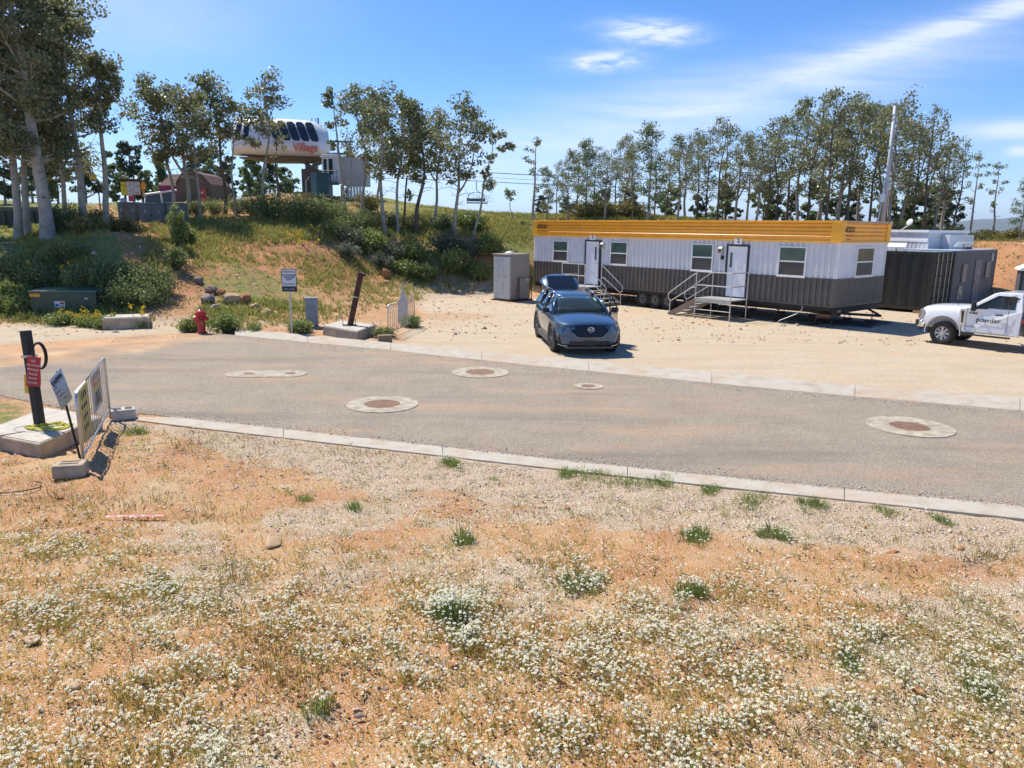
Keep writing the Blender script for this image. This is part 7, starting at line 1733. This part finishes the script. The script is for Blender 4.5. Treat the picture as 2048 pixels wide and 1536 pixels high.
for (px, py, w, m, lab) in [(718, 1433, .085, m_rg, 'rounded mauve-brown stone on bare dirt at bottom centre-left'), (770, 1378, .08, m_rg, 'dull brown stone above the rounded mauve one'), (1786, 1108, .17, m_ro, 'flat red-brown stone on the bare dirt at right'), (1922, 1098, .11, m_ro, 'red-brown stone near the dead twigs at right'), (1697, 1140, .08, m_rg, 'grey oval stone left of the orange chip at right'), (1722, 1149, .07, m_ro, 'small orange stone chip on the right dirt'), (545, 1090, .30, m_rt, 'flat pale tan slab stone in the left-centre dirt'), (1408, 1306, .10, m_rt, 'tan stone among flowers right of bottom centre'), (1838, 1385, .12, m_ro, 'red stone at the bottom right'), (65, 1285, .20, m_rt, 'flat tan stone at the lower left edge'), (145, 1518, .13, m_rt, 'round tan stone at the bottom left'), (1135, 1015, .10, m_ro, 'orange stone on the pale gravel in the middle'), (120, 995, .14, m_ro, 'orange-tan stone just below the slotted block'), (145, 1375, .16, m_rt, 'brown stone among flowers at lower left'), (905, 1330, .13, m_ro, 'orange clod under the big flower clump'), (1010, 1140, .07, m_rt, 'small tan stone above the big flower clump')]:
    q = g(px, py); q = np.array([q[0], q[1], float(H(q[0], q[1]))]); rock(0, 0, w, w*.7, w*.36, m, lab, seed=px, name='stone', cat='stone', grp=GSn, loc=q)

# ================================================================== ground cover
def blades(R, hts, wid, rg_, nb, lean=.5):
    N = len(R); R = np.repeat(R, nb, 0); h = np.repeat(hts, nb)*rg_.uniform(.5, 1.1, N*nb); a = rg_.uniform(0, 6.28, N*nb); l_ = rg_.uniform(.05, lean, N*nb)*h
    b = a+1.57+rg_.normal(0, .4, N*nb); w = wid*rg_.uniform(.6, 1.3, N*nb)
    base = R+np.stack([np.cos(a), np.sin(a), 0*a], 1)*(.02+.06*rg_.random(N*nb))[:, None]
    side = np.stack([np.cos(b), np.sin(b), 0*b], 1)*w[:, None]; tip = base+np.stack([np.cos(a)*l_, np.sin(a)*l_, h], 1); midp = base+np.stack([np.cos(a)*l_*.35, np.sin(a)*l_*.35, h*.55], 1)
    V = np.stack([base-side, base+side, midp+side*.7, tip, midp-side*.7], 1).reshape(-1, 3); F = np.arange(len(base)*5).reshape(-1, 5); return V, F
def zone(x, y):
    px, py = proj(x, np.maximum(y, 2.5), H(x, y)); gz = blob(GRASS, px, py); bz = blob(BARE, px, py)
    return px, py, np.clip(gz*1.1+.2*fnoise(x*5.3, y*5.3+9)*(gz > .05)-bz*1.2, 0, 1)
rg2 = np.random.default_rng(21)
# bank grass
n = 150000; t_ = rg2.uniform(-.80, .82, n); y = 24+(66-24)*rg2.random(n); x = t_*y
px, py, gz = zone(x, y); z = H(x, y); inr_ = (py > edge(FAR_O, px)-4)
keep = (~inr_) & (z > .02) & (rg2.random(n) < gz*1.1+.06) & ~((px > 860) & (py > 592)); x, y, z, gz = x[keep], y[keep], z[keep], gz[keep]
print('bank tufts', len(x))
m_gr = leafmat('bank_grass', [(.20, .26, .05), (.30, .33, .075), (.42, .38, .12), (.50, .41, .17), (.23, .30, .06)], .4, .75)
V, F = blades(np.stack([x, y, z-.02], 1), rg2.uniform(.12, .34, len(x))*(.6+.6*gz), .020, rg2, 5, .8)
tag(link('bank_grass', fast_mesh('bank_grass', V, F, [m_gr])), 'mixed green and straw-coloured grass over the banks', 'grass', kind='stuff')
# small clods and stones scattered on the banks and parking edge
def octas(C, S, rg_, flat=.6):
    n = len(C); d = np.array([(1, 0, 0), (0, 1, 0), (-1, 0, 0), (0, -1, 0), (0, 0, 1), (0, 0, -1)], float)
    J = rg_.uniform(.65, 1.25, (n, 6, 1)); a = rg_.uniform(0, 6.28, n); ca_, sa_ = np.cos(a), np.sin(a)
    D = d[None]*J+rg_.normal(0, .12, (n, 6, 3)); D[:, :, 2] *= flat; X_ = D[:, :, 0]*ca_[:, None]-D[:, :, 1]*sa_[:, None]; Y_ = D[:, :, 0]*sa_[:, None]+D[:, :, 1]*ca_[:, None]
    D = np.stack([X_, Y_*.8, D[:, :, 2]], -1)*S[:, None, None]; V = (C[:, None]+D).reshape(-1, 3)
    f = np.array([(0, 1, 4), (1, 2, 4), (2, 3, 4), (3, 0, 4), (1, 0, 5), (2, 1, 5), (3, 2, 5), (0, 3, 5)]); F = (f[None]+(np.arange(n)*6)[:, None, None]).reshape(-1, 3); return V, F
def stonemat(name, cols):
    m = leafmat(name, cols, 0.0, .9); return m
n = 26000; t_ = rg2.uniform(-.8, .85, n); y = 23+rg2.random(n)*27; x = t_*y; px, py, gz = zone(x, y); z = H(x, y)
keep = (py < edge(FAR_O, px)-3) & (rg2.random(n) < np.where(z > .1, (1-gz)*.8, np.where(px < 1000, .35, .22))); x, y, z = x[keep], y[keep], z[keep]
V, F = octas(np.stack([x, y, z], 1), rg2.lognormal(-3.3, .5, len(x)), rg2)
tag(link('bank_stones', fast_mesh('bank_stones', V, F, [stonemat('bank_stone', [(.50, .27, .15), (.58, .44, .32), (.36, .17, .09), (.62, .53, .43), (.45, .30, .20)])])), 'clods and small stones scattered on the banks', 'stones', kind='stuff')
# foreground
def fgpts(n, ymax=12.5, ymin=3.2):
    y = ymin+(ymax-ymin)*rg2.random(n)**1.0; x = rg2.uniform(-.80, .86, n)*(y+1.2); px, py = proj(x, y, 0*x)
    k = (py > edge(NEAR_O, px)+4); return x[k], y[k], px[k], py[k]
def jz(x, y): return .022*fnoise(x*4, y*4)+.012*fnoise(x*11+5, y*11)
SLAB = lambda px, py: (px < 165) & (py > 800) & (py < 925)
# pebbles
x, y, px, py = fgpts(120000, 15); ne = edge(NEAR_O, px)
pden = np.clip(1.1-(py-ne)/120, 0, 1)*.9+.22+.35*np.clip(fnoise(x*2.2+3, y*2.2-1), -1, 1); k = (rg2.random(len(x)) < pden) & ~SLAB(px, py); x, y = x[k], y[k]
V, F = octas(np.stack([x, y, jz(x, y)+.004], 1), np.clip(rg2.lognormal(-4.75, .36, len(x)), .004, .022)*(1+.03*y), rg2)
tag(link('gravel', fast_mesh('gravel', V, F, [stonemat('gravel_stone', [(.66, .56, .45), (.56, .45, .36), (.74, .66, .56), (.44, .32, .25), (.64, .46, .32), (.80, .73, .64), (.50, .29, .17)])])), 'loose pale and orange gravel over the foreground', 'gravel', kind='stuff')
# gravel spilled on the parking edge and road edges
xs = rg2.uniform(-700, 2700, 9000); up = rg2.random(9000) < .5; ee = np.where(up, edge(FAR_I, xs)+np.abs(rg2.normal(0, 5, 9000)), edge(NEAR_I, xs)-np.abs(rg2.normal(0, 7, 9000)))
P = np.array([g(a, b, .02) for a, b in zip(xs, ee)]); V, F = octas(P, np.clip(rg2.lognormal(-4.7, .4, len(P)), .004, .03), rg2)
tag(link('road_grit', fast_mesh('road_grit', V, F, [stonemat('grit_stone', [(.55, .45, .34), (.42, .30, .22), (.62, .56, .48), (.30, .22, .17)])])), 'grit spilled along the edges of the road', 'gravel', kind='stuff')
# flower and weed density, given in columns and rows of the view
HOT = [(900, 1215, 95, 70, 1.3), (1150, 1150, 120, 70, .8), (1480, 1190, 90, 50, .7), (1720, 1260, 150, 80, .8), (1950, 1300, 120, 100, .8), (250, 1180, 260, 110, .65), (120, 1110, 120, 40, .8), (80, 1230, 130, 70, .8), (330, 1400, 330, 130, .75), (900, 1330, 300, 120, .7), (1000, 1470, 300, 120, .85), (550, 1280, 160, 90, .55), (1400, 1440, 350, 130, .75), (1850, 1460, 300, 100, .8), (1250, 1300, 260, 130, .55), (1300, 1050, 200, 60, .12), (700, 1080, 400, 60, .12), (40, 830, 70, 60, .7), (380, 900, 120, 40, .10), (1600, 1130, 200, 60, .12), (330, 1500, 300, 60, .8)]
COLD = [(700, 1420, 110, 60, .9), (880, 1390, 50, 30, .7), (1800, 1080, 200, 60, .8), (230, 1290, 60, 50, .5), (560, 1500, 60, 40, .6)]
def fden(px, py): 
    s = np.zeros_like(px)
    for cx, cy, rx, ry, w in HOT: s = np.maximum(s, w*np.exp(-(((px-cx)/rx)**2+((py-cy)/ry)**2)))
    for cx, cy, rx, ry, w in COLD: s = s*(1-w*np.exp(-(((px-cx)/rx)**2+((py-cy)/ry)**2)))
    return s
x, y, px, py = fgpts(24000); d = fden(px, py)*(.40+1.5*np.clip(fnoise(x*5, y*5)*1.3+.18, 0, 1)); k = (rg2.random(len(x)) < d*.95) & ~SLAB(px, py); x, y, d = x[k], y[k], d[k]
nh = rg2.integers(3, 10, len(x)); X_ = np.repeat(x, nh); Y_ = np.repeat(y, nh); N = len(X_); a = rg2.uniform(0, 6.28, N); rr_ = .015+.075*np.sqrt(rg2.random(N)); hh_ = np.repeat(rg2.uniform(.04, .16, len(x)), nh)*rg2.uniform(.75, 1.15, N)
print('flower plants', len(x), 'heads', N)
hx, hy = X_+np.cos(a)*rr_, Y_+np.sin(a)*rr_; z0 = jz(X_, Y_)
C = np.stack([hx, hy, z0+hh_], 1); nrm = np.stack([rg2.normal(0, .35, N), rg2.normal(-.15, .35, N), np.ones(N)], 1); nrm /= np.linalg.norm(nrm, axis=1)[:, None]
bx = np.cross(nrm, [0, 1, .01]); bx /= np.linalg.norm(bx, axis=1)[:, None]; by = np.cross(nrm, bx); r_ = rg2.uniform(.0075, .0140, N)
def disc(C, bx, by, r, n=7, rot=0): 
    q = np.arange(n)*2*math.pi/n; return (C[:, None]+bx[:, None]*(np.cos(q)[None, :, None]*r[:, None, None])+by[:, None]*(np.sin(q)[None, :, None]*r[:, None, None])).reshape(-1, 3)
V = np.concatenate([disc(C, bx, by, r_), disc(C+nrm*.0035, bx, by, r_*.42)]); F = np.arange(2*N*7).reshape(-1, 7); mi = np.repeat([0, 1], N)
m_pet = leafmat('white_petals', [(.72, .72, .70), (.80, .80, .77), (.66, .64, .55), (.78, .77, .70)], .25, .7); m_ctr = leafmat('flower_centres', [(.62, .50, .08), (.70, .60, .15)], .1, .8)
tag(link('white_wildflowers', fast_mesh('white_wildflowers', V, F, [m_pet, m_ctr], mi)), 'small white daisy-like wildflowers over the foreground', 'flowers', kind='stuff')
# yellow buds between the flowers
M_ = N//2; sel = rg2.integers(0, N, M_); Cb = C[sel]+np.stack([rg2.normal(0, .03, M_), rg2.normal(0, .03, M_), rg2.uniform(-.035, .005, M_)], 1); Cb[:, 2] = np.maximum(Cb[:, 2], .015)
V, F = quads(Cb, np.full(M_, .011), rg2); tag(link('flower_buds', fast_mesh('flower_buds', V, F, [leafmat('yellow_buds', [(.62, .55, .12), (.70, .66, .30), (.50, .48, .12)], .3, .8)])), 'small yellow buds among the white wildflowers', 'flowers', kind='stuff')
# flower stems
S0 = np.stack([X_+np.cos(a)*rr_*.3, Y_+np.sin(a)*rr_*.3, z0-.01], 1); w = np.stack([np.sin(a), -np.cos(a), 0*a], 1)*.0014
V = np.stack([S0-w, S0+w, C+w-nrm*.002, C-w-nrm*.002], 1).reshape(-1, 3); F = np.arange(4*N).reshape(-1, 4)
m_stem = leafmat('flower_stems', [(.26, .29, .08), (.42, .38, .13), (.50, .38, .15), (.20, .26, .07)], .45, .8)
tag(link('flower_stems', fast_mesh('flower_stems', V, F, [m_stem])), 'thin stems of the white wildflowers', 'stems', kind='stuff')
# feathery leaves and straw
R3 = np.stack([x, y, jz(x, y)], 1); V, F = blades(R3, rg2.uniform(.04, .12, len(x)), .0022, rg2, 7, .55)
x2, y2_, px2, py2 = fgpts(52000); d2 = .24+.90*fden(px2, py2)+.35*np.clip(fnoise(x2*4+9, y2_*4), 0, 1); k = (rg2.random(len(x2)) < d2*.62) & ~SLAB(px2, py2); x2, y2_ = x2[k], y2_[k]
V2, F2 = blades(np.stack([x2, y2_, jz(x2, y2_)], 1), rg2.uniform(.015, .07, len(x2)), .0025, rg2, 6, 1.2)
m_weed = leafmat('meadow_leaves', [(.30, .34, .04), (.46, .46, .07), (.62, .48, .10), (.22, .32, .04), (.60, .42, .14), (.42, .42, .06)], .5, .8)
tag(link('meadow_weeds', fast_mesh('meadow_weeds', np.concatenate([V, V2]), np.concatenate([F, F2+len(V)]), [m_weed])), 'sparse green and straw-dry weeds over the foreground', 'weeds', kind='stuff')
# individual green clumps
m_tuft = leafmat('tuft_leaves', [(.16, .25, .06), (.25, .34, .09), (.36, .40, .14), (.20, .28, .08)], .5, .7)
def tuft(px, py, w, h, nbl, nf, lab):
    q = g(px, py); rg_ = np.random.default_rng(px); t_ = thing('flowering_weed' if nf else 'green_weed', (q[0], q[1], float(jz(q[0], q[1]))), 0, lab, 'weed', 'larger weeds in the foreground')
    n = nbl; sc_c = rg_.normal(0, w*.22, (6, 2)); ci = rg_.integers(0, 6, n); R = np.zeros((n, 3)); R[:, :2] = sc_c[ci]+rg_.normal(0, w*.10, (n, 2)); r = np.minimum(np.hypot(R[:, 0], R[:, 1]), w*.48); hk = rg_.uniform(.5, 1.1, 6)[ci]
    V, F = blades(R, h*hk*(1-.4*(r/(w*.5))**2)*rg_.uniform(.5, 1.1, n), .0028, rg_, 4, .5); link('leaves', fast_mesh('leaves', V, F, [m_tuft]), t_)
    k = n//3; C = np.stack([R[:k, 0], R[:k, 1], h*.5*rg_.random(k)+.01], 1); V, F = quads(C, np.full(k, .016), rg_, elong=1.6); link('leaflets', fast_mesh('leaflets', V, F, [m_tuft]), t_)
    if nf:
        cq = rg_.integers(0, 6, nf); xy = sc_c[cq]*1.25+rg_.normal(0, w*.15, (nf, 2)); r = np.minimum(np.hypot(xy[:, 0], xy[:, 1]), w*.6); C = np.stack([xy[:, 0], xy[:, 1], np.maximum(.03, h*(1.0-.6*(r/(w*.6)))*rg_.uniform(.5, 1.15, nf))], 1)
        nr = np.stack([rg_.normal(0, .3, nf), rg_.normal(-.2, .3, nf), np.ones(nf)], 1); nr /= np.linalg.norm(nr, axis=1)[:, None]; b1_ = np.cross(nr, [0, 1, .01]); b1_ /= np.linalg.norm(b1_, axis=1)[:, None]; b2 = np.cross(nr, b1_); rr2 = rg_.uniform(.009, .0145, nf)
        V = np.concatenate([disc(C, b1_, b2, rr2), disc(C+nr*.0035, b1_, b2, rr2*.42)]); link('blossoms', fast_mesh('blossoms', V, np.arange(2*nf*7).reshape(-1, 7), [m_pet, m_ctr], np.repeat([0, 1], nf)), t_)
for a in [(905, 1240, .52, .30, 200, 330, 'largest flowering clump, green-centred, at bottom centre'), (1150, 1170, .42, .22, 120, 170, 'pale flowering clump right of the largest one'), (1545, 1075, .42, .20, 110, 110, 'white-flowering tuft below the kerb at right of centre'), (1412, 1078, .50, .22, 150, 45, 'spreading green tuft with few flowers, below the kerb weeds'), (905, 930, .42, .22, 110, 45, 'flowering tuft touching the near kerb, left of centre'),
          (1140, 948, .45, .20, 120, 30, 'green tuft at the near kerb, start of the weed row'), (1190, 956, .5, .16, 110, 22, 'second weed along the near kerb, from the left'), (1250, 966, .5, .14, 100, 26, 'third weed along the near kerb, from the left'), (1315, 972, .5, .16, 100, 20, 'fourth weed along the near kerb, from the left'), (1420, 985, .4, .16, 90, 14, 'weed at the near kerb just right of the row'), (1500, 1003, .55, .13, 100, 30, 'low wide weed under the near kerb, right of the row'), (1620, 1012, .4, .17, 90, 12, 'leafy weed at the near kerb at right'), (1768, 1024, .35, .10, 60, 4, 'small dry weed by the right part of the near kerb'), (1885, 1042, .25, .15, 60, 6, 'single small green weed near the right kerb end'),
          (268, 868, .45, .20, 110, 0, 'yellow-green weed beside the hollow block'), (610, 1003, .16, .20, 40, 0, 'small upright green weed left of centre'), (705, 1020, .28, .22, 40, 0, 'two-stemmed upright weed left of centre'), (930, 1085, .25, .26, 60, 22, 'upright weed with flowers above the largest clump'), (1378, 1195, .38, .24, 90, 60, 'bushy upright weed in the right middle ground'), (1705, 1330, .25, .16, 70, 20, 'bright green tuft at lower right'), (345, 1180, .2, .16, 60, 12, 'bright green tuft among the left flowers'), (1960, 1385, .25, .2, 60, 20, 'flowering weed at the lower right edge'), (640, 1420, .2, .2, 50, 14, 'flowering weed beside the bare patch at bottom'), (985, 960, .1, .1, 20, 0, 'tiny green seedling below the near kerb')]: tuft(*a)
# tall dry stalks
q = g(470, 1165); ds = thing('dry_stalks', (q[0], q[1], 0), 0, 'tall thin straw-coloured stalks standing above the left flowers', 'weed'); k = MB(); r4 = random.Random(9)
for i in range(26):
    a, b = r4.gauss(0, .09), r4.gauss(0, .07); k.tube([(a, b, 0), (a*1.3+r4.gauss(0, .02), b*1.3, r4.uniform(.18, .40))], [.0022, .0012], 4, False)
k.build('stalks', mat('straw_stalk', (.40, .28, .13), .8), ds)
q = g(1960, 1130); tw = thing('dead_twigs', (q[0], q[1], .02), 0, 'dead brown twigs lying on the dirt at the right', 'twigs'); k = MB()
for i in range(16):
    a, b, c_ = r4.gauss(0, .3), r4.gauss(0, .14), r4.gauss(0, .35); L_ = r4.uniform(.08, .28); k.tube([(a, b, .01), (a+L_*math.cos(c_)*.5, b+L_*.5*math.sin(c_), .03), (a+L_*math.cos(c_+.2), b+L_*math.sin(c_+.2), .015)], [.004, .003, .0015], 4, False)
k.build('twigs', mat('dead_wood', (.26, .19, .13), .9), tw)
# low growth behind the grove
ordn2 = ordn+['eleventh', 'twelfth', 'thirteenth', 'fourteenth']
for i, px in enumerate([1085, 1140, 1200, 1265, 1330, 1395, 1450, 1515, 1570, 1640, 1700, 1770, 1830, 1885]):
    loc = onground(px+rnd.uniform(-12, 12), 63+rnd.uniform(-2, 3)); h = hfor(px, 385+rnd.uniform(-25, 15), loc)
    p_, ph = protoL[i % 5]; s3 = max(.3, h/ph); copy_tree(p_, loc, i*2.1, (s3*1.2, s3*.9, s3), f'low bushy tree behind the grove trunks, {ordn2[i]} from the left end of the grove', 'low trees behind the grove')
# the air between here and the mountains
hz = MB(); hz.bb(-60000, 60000, -200, 60000, -600, 700)
m_air = bpy.data.materials.new('hazy_air'); m_air.use_nodes = True; nn_ = m_air.node_tree.nodes; nn_.clear()
pv = nn_.new('ShaderNodeVolumePrincipled'); mo = nn_.new('ShaderNodeOutputMaterial'); m_air.node_tree.links.new(pv.outputs[0], mo.inputs['Volume'])
pv.inputs['Color'].default_value = (.72, .84, 1, 1); pv.inputs['Density'].default_value = 4e-5; pv.inputs['Anisotropy'].default_value = .2
ho = hz.build('haze', m_air); tag(ho, 'thin bluish air between the camera and the mountains', 'haze', kind='stuff')
# darker dry weed patches and loose soil clods in the foreground
DRY = [(640, 1165, 80, 45, 1), (560, 1335, 110, 60, 1), (960, 1300, 110, 60, .8), (1150, 1125, 80, 25, .8), (330, 1015, 120, 30, .5), (120, 1000, 130, 50, .6), (60, 860, 60, 40, .6), (770, 905, 90, 16, .6), (1960, 1110, 100, 30, .7), (1880, 1250, 90, 40, .5), (470, 1190, 60, 60, .7), (250, 1390, 120, 60, .6), (1230, 1480, 160, 60, .6), (1650, 1470, 140, 50, .5), (420, 890, 110, 30, .5)]
def dens(L, px, py):
    s_ = np.zeros_like(px)
    for cx, cy, rx, ry, w in L: s_ = np.maximum(s_, w*np.exp(-(((px-cx)/rx)**2+((py-cy)/ry)**2)))
    return s_
x, y, px, py = fgpts(26000); k = (rg2.random(len(x)) < dens(DRY, px, py)*.8*(.4+np.clip(fnoise(x*6, y*6+2)+.4, 0, 1))) & ~SLAB(px, py); x, y = x[k], y[k]
V, F = blades(np.stack([x, y, jz(x, y)], 1), rg2.uniform(.03, .11, len(x)), .0026, rg2, 7, .9)
tag(link('dry_weeds', fast_mesh('dry_weeds', V, F, [leafmat('olive_brown_weeds', [(.20, .17, .05), (.30, .22, .07), (.16, .17, .04), (.38, .26, .09), (.24, .24, .06)], .35, .8)])), 'olive-brown dry weed patches in the foreground', 'weeds', kind='stuff')
CL_ = [(640, 1440, 140, 80, 1), (860, 1340, 60, 40, .8), (1800, 1130, 260, 80, .35), (330, 1330, 90, 50, .6), (560, 1510, 120, 50, .9), (200, 1050, 250, 60, .25), (950, 1000, 140, 30, .4), (1010, 1400, 60, 40, .4)]
x, y, px, py = fgpts(42000); k = (rg2.random(len(x)) < dens(CL_, px, py)) & ~SLAB(px, py); x, y = x[k], y[k]
V, F = octas(np.stack([x, y, jz(x, y)], 1), np.clip(rg2.lognormal(-4.5, .5, len(x)), .004, .03), rg2, .8)
tag(link('soil_clods', fast_mesh('soil_clods', V, F, [stonemat('orange_clods', [(.46, .22, .09), (.54, .30, .14), (.40, .17, .07), (.58, .38, .20)])])), 'crumbled orange soil clods on the bare patches', 'soil', kind='stuff')
